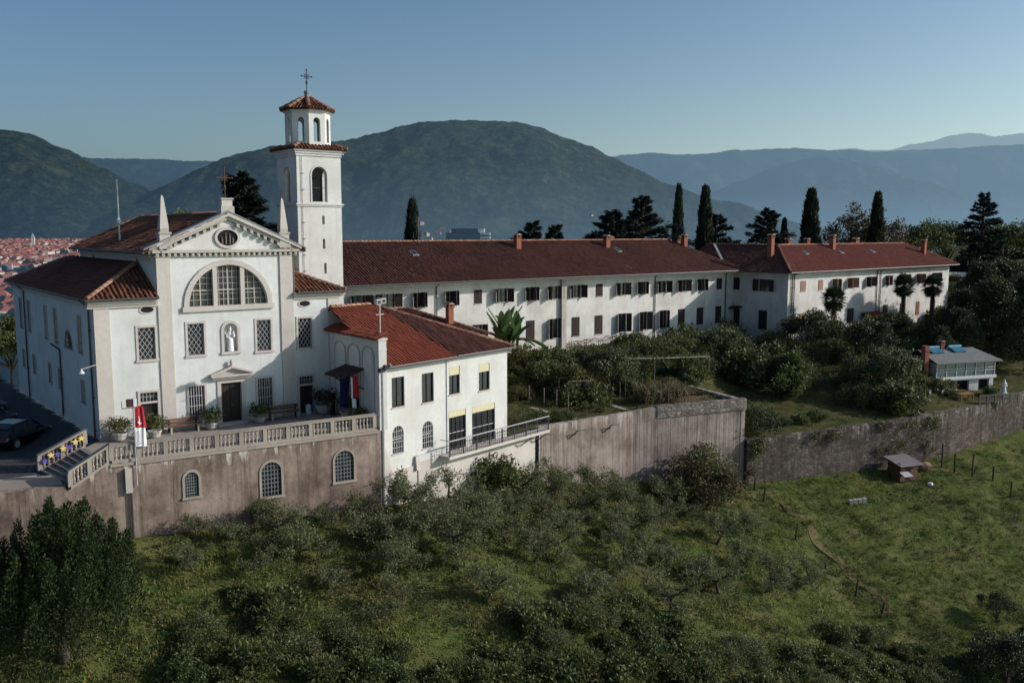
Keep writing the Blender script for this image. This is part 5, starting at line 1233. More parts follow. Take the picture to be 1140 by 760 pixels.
for k in range(30):
    a = k*2.4; el = math.radians(r.choice((75,62,48,30,10))); d = Vector((math.cos(a)*math.cos(el), math.sin(a)*math.cos(el), math.sin(el))); s0 = Vector((math.cos(k)*.6, math.sin(k)*.6, 2.0)); ln = r.uniform(1.9,2.8); sd = d.cross(Vector((0,0,1))).normalized(); rows = []
    for q in range(8):
        f = q/7; droop = -.9*f*f*math.cos(el); c_ = s0+d*ln*f+Vector((0,0,droop)); w = .31*math.sin(min(1,f*.95+.05)*math.pi)**.6; rows.append([tuple(c_-sd*w+Vector((0,0,.10))), tuple(c_), tuple(c_+sd*w+Vector((0,0,.10)))])
    bp.loft(rows, L_BAN, cap=False, close=False)
t = empty('banana_plant', (-.3, 84.0, -1.7), 0, 'banana plant with big ragged green leaves right of the brick chimney', 'banana plant'); ts.build('trunk', t); bp.build('crown', t, smooth=True); t.scale = (1.35,1.35,1.55)

# -- garden planting
def gp(name, key, fn, x, y, s, label, cat, grp=None, f=gA, dz=0): put_tree(name, key, fn, (x, y, f(x, y)-.05+dz), s, x*1.7, label, cat, grp)
FIG = broad(61, 3.6, 1.9, L_BROAD, 26, 90, .2, .075, .35, .4); FIG2 = broad(62, 3.4, 1.8, L_YEL, 24, 80, .19, .07, .35, .42); GLO = broad(63, 4.2, 2.2, L_PALE, 34, 110, .22, .075, .4, .25)
gp('fruit_tree', 'fig', FIG, 2.6, 75.0, 1.0, 'small green fruit tree beside the annex, nearest the annex corner', 'fruit tree', 'fruit trees in the vegetable garden')
gp('fruit_tree', 'fig2', FIG2, 5.2, 74.8, .95, 'small yellowing fruit tree behind the wooden pergola', 'fruit tree', 'fruit trees in the vegetable garden')
gp('fruit_tree', 'fig', FIG, 4.0, 78.5, 1.05, 'green fruit tree behind the yellowing one, below the stone buttress', 'fruit tree', 'fruit trees in the vegetable garden')
gp('fruit_tree', 'fig2', FIG2, 1.2, 79.5, 1.1, 'yellow green fruit tree in front of the banana plant', 'fruit tree', 'fruit trees in the vegetable garden')
gp('fruit_tree', 'glo', GLO, 8.6, 77.0, 1.0, 'dense glossy leaved tree catching the sun in mid garden', 'fruit tree', 'fruit trees in the vegetable garden')
gp('fruit_tree', 'glo', GLO, 6.9, 79.6, .85, 'glossy tree half hidden behind the dense one', 'fruit tree', 'fruit trees in the vegetable garden')
HB = [bush(70, 2.2, 1.9, L_BROAD, 26, 95, .25, .085), bush(71, 2.4, 1.8, L_YEL, 30, 130, .13, .045), bush(72, 2.0, 1.8, L_DK, 24, 150, .17, .03, [L_DK, L_DK, L_BROAD]), bush(73, 2.2, 1.9, L_PALE, 26, 100, .24, .085, [L_PALE, L_BROAD])]
hb = [(3.5,88,0,1.0,'green'),(6.5,89.2,1,.9,'yellowish'),(9.2,90.5,0,1.0,'green'),(11.8,90.0,2,1.1,'dark green'),(14.5,91.5,1,1.35,'large olive yellow'),(17.2,92.8,1,1.6,'largest olive yellow'),(12.5,94.2,0,1.3,'green'),(20.0,93.0,2,1.2,'dark green'),(6.2,84.2,0,1.1,'green'),(9.6,84.8,1,1.1,'yellowish'),(13,86,2,1.0,'dark green'),(-.2,76,1,.9,'yellow green'),(.6,73,1,.75,'pale yellow'),(2.4,82.8,2,1.1,'dark green')]
wh = ['at the foot of the white wing','behind the garden trees','in the garden border','under the lower windows of the wing']
for k, (x, y, v, s, nm) in enumerate(hb): gp('shrub', ('hb', v), HB[v], x, y, s, '%s shrub %s, %s' % (nm, 'by the wing wall' if y > 87 else 'in the garden', ['first from the annex','second from the annex','third from the annex','fourth from the annex','just left of the biggest one','the biggest one','just behind the olive yellow pair','right of the biggest one','left of centre of the garden','in the centre of the garden','right of centre of the garden','against the annex wall','beside the annex wall in the lawn','below the banana plant'][k]), 'shrub', 'shrubs in the upper garden')
for k, (x, y, s) in enumerate(((1.2,66.3,.42),(2.2,67.0,.5),(3.2,67.4,.55),(4.1,68.2,.42),(.6,65.2,.45),(6.0,71.2,.4),(6.9,70.6,.3))): gp('low_shrub', ('hb', 0 if k % 2 else 2), HB[0 if k % 2 else 2], x, y, s, 'low green clump growing along the top of the concrete wall near the balcony', 'shrub', 'low clumps along the concrete wall')
# dry maize stand with stakes
mz = MB(); r = random.Random(8); i = mz.mi(L_DRY); j = mz.mi(L_GRN)
for k in range(420):
    x, y = r.uniform(-2.2,2.2), r.uniform(-1.1,1.1); h = r.uniform(.8,1.7)
    leafq(mz, Vector((x,y,0)), Vector((r.uniform(-.15,.15),r.uniform(-.15,.15),1)).normalized(), rv(r), h, .03, i if r.random() < .7 else j)
    for _ in range(3): leafq(mz, Vector((x,y,h*r.uniform(.3,.9))), (rv(r)+Vector((0,0,.3))).normalized(), rv(r), .5, .04, i if r.random() < .75 else j)
tag(mz.build('maize_stand', None, (12.6,74.8,gA(12.6,74.8)), R(25)), 'stand of dry brown maize stalks in the corner of the vegetable garden', 'maize')
for k, (x, y, h) in enumerate(((10.2,74.6,2.0),(10.9,74.3,2.1),(11.6,73.6,1.9),(12.3,73.5,2.2),(13.0,73.6,2.0),(13.6,74.2,1.7),(14.6,74.9,1.8),(9.0,74.0,1.7),(9.6,75.2,1.9))):
    mb = MB(); mb.tube([(0,0,-.1),(.02,.01,h)], .045, GREYWOOD, 5); tag(mb.build('garden_stake', None, (x,y,gA(x,y))), 'pale wooden garden stake standing by the dry maize', 'stake', 'garden stakes by the maize')
# vegetable rows and beds
vr = MB(); r = random.Random(9)
for x0, y0, x1, y1, m in ((4.8,70.3,8.2,72.8,L_BROAD),(7.2,72.8,9.4,74.0,L_YEL),(14,76.8,17,77.6,L_RUST),(3.0,71.6,5.4,73.4,L_YEL),(10.5,78.2,15,80.2,L_DK)):
    for k in range(9):
        t = k/8; x, y = x0+(x1-x0)*t, y0+(y1-y0)*t; clump(vr, (x,y,gA(x,y)+.15), .3, 40, .22, .05, m, r, .8, .1)
tag(vr.build('vegetable_bed'), 'low leafy vegetable rows between the garden paths', 'vegetables', kind='stuff')
for a, b in (((1.5,70.9),(4.9,68.2)),((6.3,74.8),(9.3,71.8))):
    mb = MB(); v = Vector((b[0]-a[0],b[1]-a[1],0)).normalized(); w = Vector((-v.y,v.x,0))*.28; rows = []
    for k in range(9):
        t = k/8; p = Vector((a[0]+(b[0]-a[0])*t, a[1]+(b[1]-a[1])*t, 0)); z = gA(p.x,p.y)+.05; rows.append([(p.x-w.x,p.y-w.y,z),(p.x+w.x,p.y+w.y,z)])
    mb.loft(rows, PAVE, cap=False, close=False); tag(mb.build('garden_path'), kind='structure')
def pergola(name, pts, h, label, beam=True, vine=None, cross_=False):
    p = empty(name, (pts[0][0],pts[0][1],gA(*pts[0])), 0, label, 'pergola'); o = Vector(p.location); tops = []
    for x, y in pts:
        z = gA(x,y); mb = MB(); mb.tube([Vector((x,y,z-.2))-o, Vector((x,y,z+h))-o], .05, GREYWOOD, 6); mb.build('post', p); tops.append(Vector((x,y,z+h+.03))-o)
    if beam:
        mb = MB(); mb.tube(tops, .045, GREYWOOD if cross_ else STONE, 6); mb.build('beam', p)
    if vine:
        c = MB(); r = random.Random(len(pts))
        for a, b in zip(tops, tops[1:]):
            for k in range(14): clump(c, tuple(a.lerp(b, (k+r.random())/14)+Vector((r.uniform(-.3,.3),r.uniform(.0,1.6),-.15-.5*r.random()**3))), .5, 70, .2, .07, vine, r, .5, .2)
        c.build('vine', p)
pergola('vine_pergola', [(8.0,81.0),(10.4,81.5),(13.2,82.3),(16.0,83.2),(18.6,84.0)], 2.1, 'long vine pergola with pale rail and posts across the middle of the garden', vine=L_BROAD)
pergola('timber_pergola', [(3.9,73.4),(5.7,74.3),(6.3,73.2),(4.6,72.4)], 1.9, 'small timber pergola with flat top in the lawn near the annex', cross_=True)
pergola('trellis', [(1.4,72.2),(2.6,71.7),(3.6,71.3),(4.5,70.7)], 1.5, 'short post and wire trellis beside the garden path', beam=False)
# -- lower garden
def gq(*a): gp(*a, None, gB) if len(a) == 8 else gp(*a, gB)
LB = [('bush_corner',(21.2,77.3,1.45),2,'dark shrub spilling over beside the square wall corner'),('a',(26.9,86.6,1.5),4,'tall fresh green shrub with upright shoots in the lower garden'),('b',(24.2,90.5,1.8),3,'sunlit glossy shrub at the top of the lower garden'),('c',(28.5,94.5,1.6),3,'flowering pale shrub near the junction of the two wings'),('d',(32.0,96.5,1.5),2,'dark rounded shrub below the corner of the right wing'),('e',(36.0,100,1.4),2,'dark shrub at the foot of the first palm'),('f',(37.2,84.8,1.55),3,'big glossy magnolia like bush on the edge above the shed'),('g',(38.0,89.0,1.6),2,'dark bush left of the small glazed house'),('h',(40.5,95.5,1.7),2,'dark bush behind the small glazed house'),('i',(34.8,90.2,1.3),1,'yellow green bush in the shade of the lower garden'),('j',(47.5,108.5,1.5),2,'dark bush beneath the middle palm'),('k',(53.0,111.5,1.7),2,'dark bush beneath the rightmost palm'),('l',(45.0,107.0,1.1),1,'yellowish bush beside the porch'),('m',(58.5,121.5,1.4),2,'bush at the right end of the right wing'),('n',(30.0,101.0,1.4),2,'dark bush under the short shaded wall'),('o',(23.8,98.0,1.6),0,'green bush before the shaded corner door'),('p',(26.0,79.8,.5),0,'low leafy bed plant near the stone wall'),('q',(28.0,80.9,.55),0,'second low bed plant along the stone wall'),('r',(24.4,79.0,.5),2,'low dark bed plant nearest the wall corner'),('s',(63.5,127.0,1.2),1,'yellow bush on the lawn beyond the right wing'),('t',(50.2,92.6,.6),4,'clipped green bush in front of the small glazed house'),('u',(45.2,90.6,.55),2,'dark clipped bush left of the green one before the small house'),('v',(34.0,86.6,.5),1,'low yellowish bush on the lower lawn')]
HB.append(bush(74, 2.4, 1.7, L_GRN, 26, 110, .24, .05))
for k, (_, (x, y, s), v, lab) in enumerate(LB): gp('shrub', ('hb', v), HB[v], x, y, s, lab, 'shrub', 'shrubs in the lower garden', gB)
gp('fruit_tree', 'fig', FIG, 42.6, 88.2, .8, 'slender young tree in front of the small glazed house', 'tree', None, gB)
# -- dense planting
r = random.Random(505); pl = [(x, y) for x, y, *_ in hb]+[(27,86),(37.2,84.8)]
def dense(nmax, xr, yr, ok, sz, kinds, gap, f, label, grp):
    n = 0
    for _ in range(4000):
        if n >= nmax: break
        x, y = r.uniform(*xr), r.uniform(*yr)
        if not ok(x, y) or any((x-a)**2+(y-b)**2 < gap*gap for a, b in pl): continue
        pl.append((x, y)); v = r.choice(kinds); s = r.uniform(*sz); put_tree('shrub', ('hb', v), HB[v], (x, y, f(x,y)-.1), s, r.uniform(0,6), label, 'shrub', grp, s*r.uniform(.85,1.25)); n += 1
def inA(x, y): u, v = invuv(x, y); return v < 16.4 and side(x, y) < -1 and (x < 17.5 or y > 84)
dense(34, (-3,26), (80,104), lambda x, y: inA(x,y) and 6.5 < invuv(x,y)[1] < 16.2 and x/y < .245, (.75,1.25), (0,0,1,1,2,0), 1.35, gA, 'leafy shrub in the dense planting between the long pergola and the white wing', 'dense planting below the long wing')
dense(12, (0,12), (72,82), lambda x, y: inA(x,y) and invuv(x,y)[1] > .5, (.5,.95), (0,1,3,2), 1.5, gA, 'leafy shrub among the small fruit trees of the vegetable garden', 'shrubs among the fruit trees')
def inB(x, y, lo, hi): a = segd(FB,x,y); b = segd(BB,x,y); return a[2] < 0 and b[2] > 0 and lo < a[0]/(a[0]+b[0]) < hi
dense(36, (20,50), (82,122), lambda x, y: inB(x,y,.42,.93) and .235 < x/y < .46, (.9,1.6), (2,2,0,3,2,1), 1.9, gB, 'leafy shrub in the dark dense planting below the right wing', 'dense planting below the right wing')
dense(16, (30,50), (84,98), lambda x, y: inB(x,y,.16,.45) and x/y > .385 and x/y < .455, (.8,1.4), (2,2,3,0), 1.7, gB, 'dark shrub in the thicket left of the small glazed house', 'thicket by the small house')
dense(14, (50,75), (112,150), lambda x, y: x/y > .46 and x/y < .57 and segd(BB,x,y)[0] < 9, (.8,1.5), (2,0,1), 2.0, gB, 'leafy shrub on the rise beyond the right wing end', 'shrubs on the rise')
for k, (x, y, h, w, mm, lab) in enumerate(((33.5,99.5,5.4,3.6,L_DK,'dark spreading tree below the corner of the right wing'),(38.6,95.5,6.2,2.6,L_DK,'tall dark tree in shade left of the small glazed house'),(37.6,88.0,5.6,2.6,L_PALE,'tall glossy magnolia like tree above the stone wall'),(27.6,88.0,4.4,2.0,L_GRN,'tall bright green tree with upright shoots in the lower garden'),(22.4,95.0,4.4,3.0,L_PALE,'sunlit glossy tree at the far end of the long pergola'),(41.0,103.5,4.2,2.6,L_DK,'dark tree at the foot of the nearest palm'),(46.6,110.0,4.0,2.6,L_DK,'dark tree right of the porch'))):
    put_tree('garden_tree', ('gt', k), broad(200+k, h, w, mm, 40, 150, .24, .08, .4, .25), (x, y, gB(x,y)-.2), 1, k, lab, 'tree')
# rough low growth in both gardens
gw = MB(); L_GW = M_leaf('garden_weed_leaves', [(.03,.046,.016),(.06,.075,.024),(.11,.11,.038),(.045,.06,.02)], .3, ((.13,.10,.045), .35, .6)); r = random.Random(606); q = 0
while q < 900:
    if q % 2: x, y = r.uniform(-2,20), r.uniform(62,90)
    else: x, y = r.uniform(18,56), r.uniform(75,118)
    if q % 2:
        if not inA(x,y) or side(x,y) > -.6 or nz(x,y,.4,21) < -.05 or (-.9 < x-12.6 < 2 and 73 < y < 76): q += (r.random() < .02); continue
        z = gA(x,y)
    else:
        if not inB(x,y,.02,.9) or nz(x,y,.35,22) < -.1: q += (r.random() < .02); continue
        z = gB(x,y)
    s_ = r.uniform(.15,.5); clump(gw, (x,y,z+s_*.2), s_, 24, .16, .04, L_GW, r, .6, .15); q += 1
tag(gw.build('garden_weeds'), 'low rough growth over the lawns and beds of the gardens', 'ground cover', kind='stuff')
for k, (x, y, v, s) in enumerate(((17.0,83.6,0,.9),(17.3,86.6,1,1.0),(16.6,89.6,0,1.05),(18.6,88.0,2,1.1),(17.2,93.0,3,1.0),(16.4,81.6,3,.55),(14.2,80.2,1,.6),(12.0,79.4,0,.55),(15.6,86.0,0,.7))):
    put_tree('shrub', ('hb', v), HB[v], (x, y, gA(x,y)-.15), s, k*1.3, 'shrub in the loose line beyond the low return wall of the square corner', 'shrub', 'shrubs beyond the square corner')
# creepers over the stone wall
for k, (x0, y0, x1, y1) in enumerate(((20.0,74.2,21.5,75.0),(33.5,80.8,37.5,82.7),(37.8,82.8,40.5,84.2),(26,77,30,78.9))):
    cr = MB(); r = random.Random(k+30)
    for q in range(16 if k < 3 else 8):
        t = r.random(); x, y = x0+(x1-x0)*t, y0+(y1-y0)*t; z = -5.8-(r.random()**1.5)*(3.2 if k < 3 else 1.0); clump(cr, (x-.0+.1,y-.18,z), .38, 55, .17, .05, L_BROAD if q % 3 else L_RUST, r, 1.2, .2, -.3)
    tag(cr.build('creeper'), ['creeper hanging at the square wall corner','thick creeper over the stone wall left of the shed','thick creeper over the stone wall right of the shed','thin creeper along the stone wall top'][k], 'creeper')
# potted plants on the terrace
def potted(u, v, s, lv, label, pot=True):
    p = empty('potted_plant', uv(u, v), 0, label, 'potted plant'); mb = MB(); mb.lathe((0,0,.004), [(.16*s,0),(.24*s,.08*s),(.28*s,.24*s),(.31*s,.28*s),(.31*s,.34*s),(.26*s,.34*s),(.23*s,.3*s)], TERRA, 14); mb.build('pot', p)
    c = MB(); r = random.Random(int(u*10)); 
    for k in range(12): a = k*2.4; q = .45*s*math.sqrt(k/12); clump(c, (q*math.cos(a),q*math.sin(a),.5*s+.38*s*r.random()), .27*s, 60, .17, .035, lv, r, .85, .2)
    c.build('foliage', p)
potted(.8,-.85,1.35,L_YEL,'wide yellow green shrub in a pot at the left corner of the church front'); potted(2.55,-1.3,1.3,L_YEL,'yellow green shrub in a round white pot before the left church door')
potted(5.9,-1.0,1.25,L_GRN,'green potted shrub left of the main church door'); potted(8.85,-1.0,1.15,L_GRN,'green potted shrub right of the main church door')
potted(13.2,-.8,1.7,L_DK,'large dark potted shrub between door and entrance canopy'); potted(13.6,-3.2,1.4,L_BROAD,'potted plants in flower beneath the hanging flags'); potted(13.5,-4.9,1.0,L_BROAD,'small potted plant at the right end of the terrace')
# -- olive grove on the slope
OL = [(-14.8,46.2,.9),(-12.7,47.0,1.0),(-11.3,46.0,1.05),(-8.4,47.8,1.1),(-10.3,48.9,.9),(-6.5,42.8,1.0),(-5.2,50.0,1.25),(-3.3,48.9,1.25),(-4.6,51.8,1.1),(-1.6,45.4,1.1),(-.4,53.3,1.2),(1.8,56.6,1.15),(3.6,58.6,1.2),(5.1,61.7,1.15),(7.9,64.1,1.2),(11.2,66.8,1.2),(13.3,66.0,1.1),(6.8,54.6,1.3),(4.4,49.5,1.1),(9.3,50.7,1.25),(17.9,66.5,1.1),(14.8,63.5,1.2),(13.4,56.0,1.2),(17.3,58.6,1.25),(12.0,57.6,1.1),(8.5,60.5,1.15),(-6.3,46.4,1.0),(1.1,51.6,1.1),(-15.9,43.0,.95),(20.6,60.8,.9),(-9.4,44.4,.8),(2.2,60.8,1.2),(-1.6,55.6,1.2),(15.8,60.4,1.15),(10.6,63.2,1.1),(-13.2,44.0,.85),(-7.3,49.8,1.0),(-2.6,51.6,1.1),(-13.6,48.0,.8),(-9.0,50.2,.85),(0.2,57.8,1.1),(6.4,58.0,1.1),(9.8,57.6,1.0),(2.8,53.9,1.0),(-5.9,48.2,1.0),(-16.8,45.4,.7),(-6.0,52.6,1.25),(-4.2,54.6,1.3),(-2.4,56.4,1.2),(.4,60.2,1.3),(3.0,62.9,1.2),(5.6,65.0,1.2),(8.4,66.8,1.1)]
for k, (x, y, s) in enumerate(OL):
    put_tree('olive_tree', ('ol', k % 6), olive(80+k % 6, .5 if k % 6 == 3 else 0), (x, y, hslope(x, y)-.05), s*(1.06 if k % 4 else .8), k*2.1, 'grey green olive tree with twisted trunk on the grassy slope below the walls', 'olive tree', 'olive trees on the slope')
put_tree('shrub', 'bigbush', bush(90, 4.2, 3.3, L_RUST, 46, 230, .19, .055, [L_RUST, L_BROAD, L_RUST]), (15.2, 69.6, hslope(15.2,69.6)), 1.18, 0, 'huge rounded brownish green bush leaning against the concrete wall', 'bush')
put_tree('shrub', 'ivybush', bush(91, 2.8, 1.8, L_GRN, 26, 120, .2, .06, [L_BROAD, L_YEL]), (-1.0, 59.5, hslope(-1,59.5)), 1.25, 0, 'yellowish bush climbing the plinth under the annex balcony', 'bush')
# -- big evergreen in the near left corner
def bigever():
    r = random.Random(101); t, c = MB(), MB(); t.tube([(0,0,-.5),(0,0,3.5)], [.3,.12], BARK, 9)
    for k in range(58):
        a = k*2.39996; q = math.sqrt((k+.5)/58)*2.85; x, y = q*math.cos(a)*1.05, q*math.sin(a); top = 6.8-1.0*(q/2.85)**2*2.2+r.uniform(-.9,.7); z0 = max(.2, top-3.6)
        if k % 2 == 0: t.tube([(0,0,.6+r.random()*1.5),(x*.6,y*.6,z0+.8),(x,y,top-.3)], [.06,.04,.012], BARK, 4)
        i = c.mi(L_EVER); m = 900
        for _ in range(m):
            f = r.random()**.8; z = z0+(top-z0)*f; w = .6*(1-f)**.7+.04; v = rv(r)
            leafq(c, Vector((x+v.x*w,y+v.y*w,z+v.z*.2)), (Vector((v.x*.6,v.y*.6,.8))+rv(r)*.5).normalized(), (v+rv(r)*.6).normalized(), r.uniform(.1,.2), .03, i)
    return t.mesh('trunk'), c.mesh('crown')
put_tree('evergreen_tree', 'bigever', bigever, (-19.0, 36.2, hslope(-19,36.2)-.3), 1.0, 0, 'large dense dark evergreen with many upright shoots in the near left corner', 'tree')
put_tree('broadleaf_tree', 'brDark', broad(111, 4.2, 2.4, L_DK, 40, 190, .15, .05, .4, .3), (31.8, 54.6, hslope(31.8,54.6)-.6), 1.0, 0, 'dark leafy tree at the near right edge of the picture', 'tree')
put_tree('broadleaf_tree', 'brDark', None, (34.5, 61.2, hslope(34.5,61.2)), .55, 2, 'small dark leafy tree higher up at the right edge', 'tree')
put_tree('shrub', ('scrub', 0), bush(120, 1.3, 1.5, L_SCRUB, 26, 130, .16, .05), (-21.6, 34.0, hslope(-21.6,34)-.2), 1.0, 0, 'light green shrub in the extreme lower left corner', 'shrub')
# -- scrub along the bottom of the slope
SC = [bush(120, 1.3, 1.5, L_SCRUB, 30, 130, .13, .038), bush(121, 1.5, 1.3, L_SCRUB, 24, 110, .2, .06, [L_SCRUB, L_BROAD]), bush(122, 1.1, 1.6, L_SCRUB, 34, 150, .11, .03, [L_SCRUB, L_OLIVE]), bush(123, 1.3, 1.5, L_SCRUB, 26, 100, .24, .035, [L_SCRUB, L_SCRUB, L_YEL])]
r = random.Random(44); n = 0; placed = []
while n < 190:
    x, y = r.uniform(-15, 37), r.uniform(35.5, 60); p = y-(40.3+.38*max(0,x)+(2.2 if x > 2 else .6)*math.sin(x*.35)+ (4.6 if 0 < x < 12 else 5.8 if x > 0 else 1.2))
    if p > 0 or y < 38+.42*max(0,x)-3.0: continue
    if any((x-a)**2+(y-b)**2 < .75 for a, b in placed): continue
    placed.append((x, y)); put_tree('scrub_bush', ('scrub', n % 4), SC[n % 4], (x, y, hslope(x,y)-.15), r.uniform(.55,1.15), r.uniform(0,6), 'dark green scrub bush in the thicket along the lower edge of the slope', 'shrub', 'scrub bushes along the lower slope'); n += 1
for k in range(26):
    x = r.uniform(-16, 22); y = r.uniform(44, 66)
    if side(x, y) < 3 or side(x, y) > 22: continue
    put_tree('scrub_bush', ('scrub', k % 4), SC[k % 4], (x, y, hslope(x,y)-.15), r.uniform(.3,.55), r.uniform(0,6), 'small green bush growing among the olive trees', 'shrub', 'small bushes among the olive trees')
# trees left of the church, beyond the parked cars
for k, (x, y, h, w) in enumerate(((-47,76,6.8,3.4),(-52,82,8.5,4),(-44.6,79,5.5,3),(-57,88,8,4),(-49,90,6.5,4))): put_tree('broadleaf_tree', ('lf', k % 2), broad(130+k % 2, 7, 3.4, L_DK if k % 2 else L_BROAD, 34, 150, .3, .1), (x, y, -2.2), h/7, k, 'dark tree beyond the parked cars, '+['nearest','second','smallest','farthest left','farthest back'][k]+' of the clump', 'tree', 'trees beyond the parked cars')
# -- grass
L_GRASS = M_leaf('grass_blades', [(.045,.068,.016),(.13,.155,.034),(.21,.21,.062),(.082,.108,.024),(.27,.21,.095)], .3, ((.14,.11,.05), .3, .6), .8, .1)
L_GRASS2 = M_leaf('meadow_blades', [(.06,.085,.02),(.12,.145,.034),(.18,.195,.06),(.085,.11,.028)], .3, ((.12,.115,.045), .2, .4), .8, .1)
g1, g2 = MB(), MB(); r = random.Random(77); i1, i2 = g1.mi(L_GRASS), g2.mi(L_GRASS2); cnt = 0
while cnt < 42000:
    y = 32+ (r.random()**1.15)*55; x = r.uniform(-.60, .62)*y
    d = side(x, y)
    if d < .15 or d > 30: continue
    mead = x > 17+.35*(72-y) ; patchy = nz(x,y,.35,2)
    if patchy < -.25 and r.random() < .6: continue
    z = hslope(x,y); mb, i = (g2, i2) if mead else (g1, i1); hh = (r.uniform(.08,.22) if mead else r.uniform(.07,.22)*(1+1.2*max(0,patchy))); nb = 4
    for _ in range(nb):
        leafq(mb, Vector((x+r.uniform(-.18,.18),y+r.uniform(-.18,.18),z-.03)), Vector((r.uniform(-.6,.6),r.uniform(-.6,.6),1)).normalized(), rv(r), hh*r.uniform(.7,1.3), .03, i)
    cnt += 1
wd = MB(); L_WEED = M_leaf('weed_leaves', [(.02,.036,.014),(.04,.062,.022),(.075,.095,.032),(.03,.048,.017)], .3, ((.10,.08,.035), .3, .5)); q = 0
while q < 2600:
    y = 33+r.random()*48; x = r.uniform(-.6,.62)*y; d = side(x, y)
    if d < .3 or d > 30 or nz(x,y,.3,8) < -.12: continue
    mead = x > 17+.35*(72-y)
    if mead and r.random() < .6: continue
    s_ = r.uniform(.14,.4) if mead else r.uniform(.2,.55); clump(wd, (x,y,hslope(x,y)+s_*.25), s_, 26, .15, .035, L_WEED, r, .65, .2); q += 1
q = 0; i3 = wd.mi(L_GRASS2)
while q < 750:
    y = 50+r.random()*40; x = r.uniform(.18,.62)*y; d = side(x, y)
    if d < .5 or d > 34 or not x > 17+.35*(72-y) or nz(x*.8,y*1.7,.42,9) < -.15: continue
    s_ = r.uniform(.2,.5); clump(wd, (x,y,hslope(x,y)+.04), s_, 30, .26, .022, L_GRASS2, r, .45, .1, .7); q += 1
tag(wd.build('weeds'), 'low leafy weeds between the grass tufts of the slope', 'weeds', kind='stuff')
tag(g1.build('grass'), 'rough tufted grass covering the olive slope', 'grass', kind='stuff'); tag(g2.build('meadow_grass'), 'short bumpy grass covering the open meadow', 'grass', kind='stuff')
# ------------------------------------------------------------------ small house, shed, fences, statues in the lower garden
HO = (44.2, 92.6); HZ = -5.6
a_ = math.atan2(3.4, 10.2)
ho = empty('small_house', (HO[0], HO[1], HZ), a_, 'small house with glazed upper veranda, grey roof and two blue solar water heaters', 'house')
ho.scale = (.9,.9,.9); F = Fr(0,0,0); HW = M_plaster('house_white', (.52,.53,.53), (.3,.3,.3), .5); ROOFG = M_plain('grey_sheet_roof', (.15,.155,.15), .8, .3, 3)
mb = MB(); mb.wall(F, 0, 8.6, -1, 2.0, [(.5,1.3,0,1.9),(3.2,5.0,.3,1.8),(6.4,8.0,.2,1.8)], HW, .3); mb.wall(Fr(0,0,-math.pi/2), -5, 0, -1, 4.0, [], HW); mb.wall(Fr(8.6,0,math.pi/2), 0, 5, -1, 4.0, [], HW); mb.box(.2,8.4,.5,.6,-1,1.95,DARK); mb.poly([(8.6,5,-1),(0,5,-1),(0,5,4.4),(8.6,5,4.4)], HW); mb.build('wall', ho)
mb = MB(); mb.fbox(F,-.1,8.7,-.2,.35,2.0,2.32,FRAME_W); mb.build('balcony_slab', ho)
mb = MB(); mb.poly([(0,-.05,2.32),(8.6,-.05,2.32),(8.6,-.05,3.95),(0,-.05,3.95)], M_plain('veranda_glass', (.03,.06,.065), .1, .3, 1.5, .6)); v = mb.build('veranda_glazing', ho)
mb = MB()
for x in (0,1.45,2.9,4.3,5.75,7.2,8.6): mb.fbox(F,x-.04,x+.04,.051,.14,2.33,3.95,FRAME_W)
for z in (2.9,3.2): mb.fbox(F,.05,8.55,.055,.11,z,z+.06,FRAME_W)
mb.build('veranda_frame', v)
mb = MB(); q = [(-.5,-.7,3.95),(9.2,-.7,3.95),(8.2,3.0,5.1),(.0,3.0,5.1)]; mb.hexa(q+[(x,y,z+.12) for x, y, z in q], ROOFG); mb.hexa([(.0,3.0,5.1),(8.2,3.0,5.1),(9.2,5.6,4.2),(-.5,5.6,4.2),(.0,3.0,5.2),(8.2,3.0,5.2),(9.2,5.6,4.3),(-.5,5.6,4.3)], ROOFG); mb.hexa([(9.2,-.7,3.93),(9.2,5.6,4.18),(8.2,3.0,5.08),(8.2,2.98,5.08),(9.2,-.7,4.05),(9.2,5.6,4.3),(8.2,3.0,5.2),(8.2,2.98,5.2)], ROOFG); rf = mb.build('roof', ho)
SOL = M_plain('solar_collector', (.03,.13,.19), .2, .2, 2, .5)
for x in (1.9, 5.2):
    mb = MB(); mb.hexa([(x-.85,1.7,4.85),(x+.85,1.7,4.85),(x+.85,2.7,5.3),(x-.85,2.7,5.3),(x-.85,1.66,4.97),(x+.85,1.66,4.97),(x+.85,2.66,5.4),(x-.85,2.66,5.4)], SOL); mb.tube([(x-.95,2.75,5.45),(x+.95,2.75,5.45)], .17, M_plain('blue_tank', (.09,.30,.40), .4, .1), 10); mb.build('solar_heater', rf)
chimney(ho, 3.6, 3.1, 4.9, 5.75, .55, .5)
mb = MB(); mb.box(-1.3,-.7,.4,1.0,-1,6.0,BRICK); mb.box(-1.4,-.6,.3,1.1,5.4,5.55,BRICK); mb.build('brick_stack', ho)
ph = roof_obj(ho, [([(-2.2,-1.6,1.55),(1.9,-1.6,1.55),(1.9,.3,2.1),(-2.2,.3,2.1)], TILE_WING, CHANNEL_R)], 'porch_roof', pitch=.3, thick=.08)
for x in (-2.0,-.2,1.7):
    mb = MB(); mb.box(x-.14,x+.14,-1.4,-1.15,-1,1.55,HW); mb.build('pier', ph)
mb = MB(); mb.box(-4.2,-.6,.6,3.2,4.2,4.35,FRAME_W); mb.build('flat_canopy', ho)
for x in (-4.0,-2.2):
    mb = MB(); mb.tube([(x,.8,-1),(x,.8,4.2)], .06, GREYWOOD, 6); mb.build('post', ho)
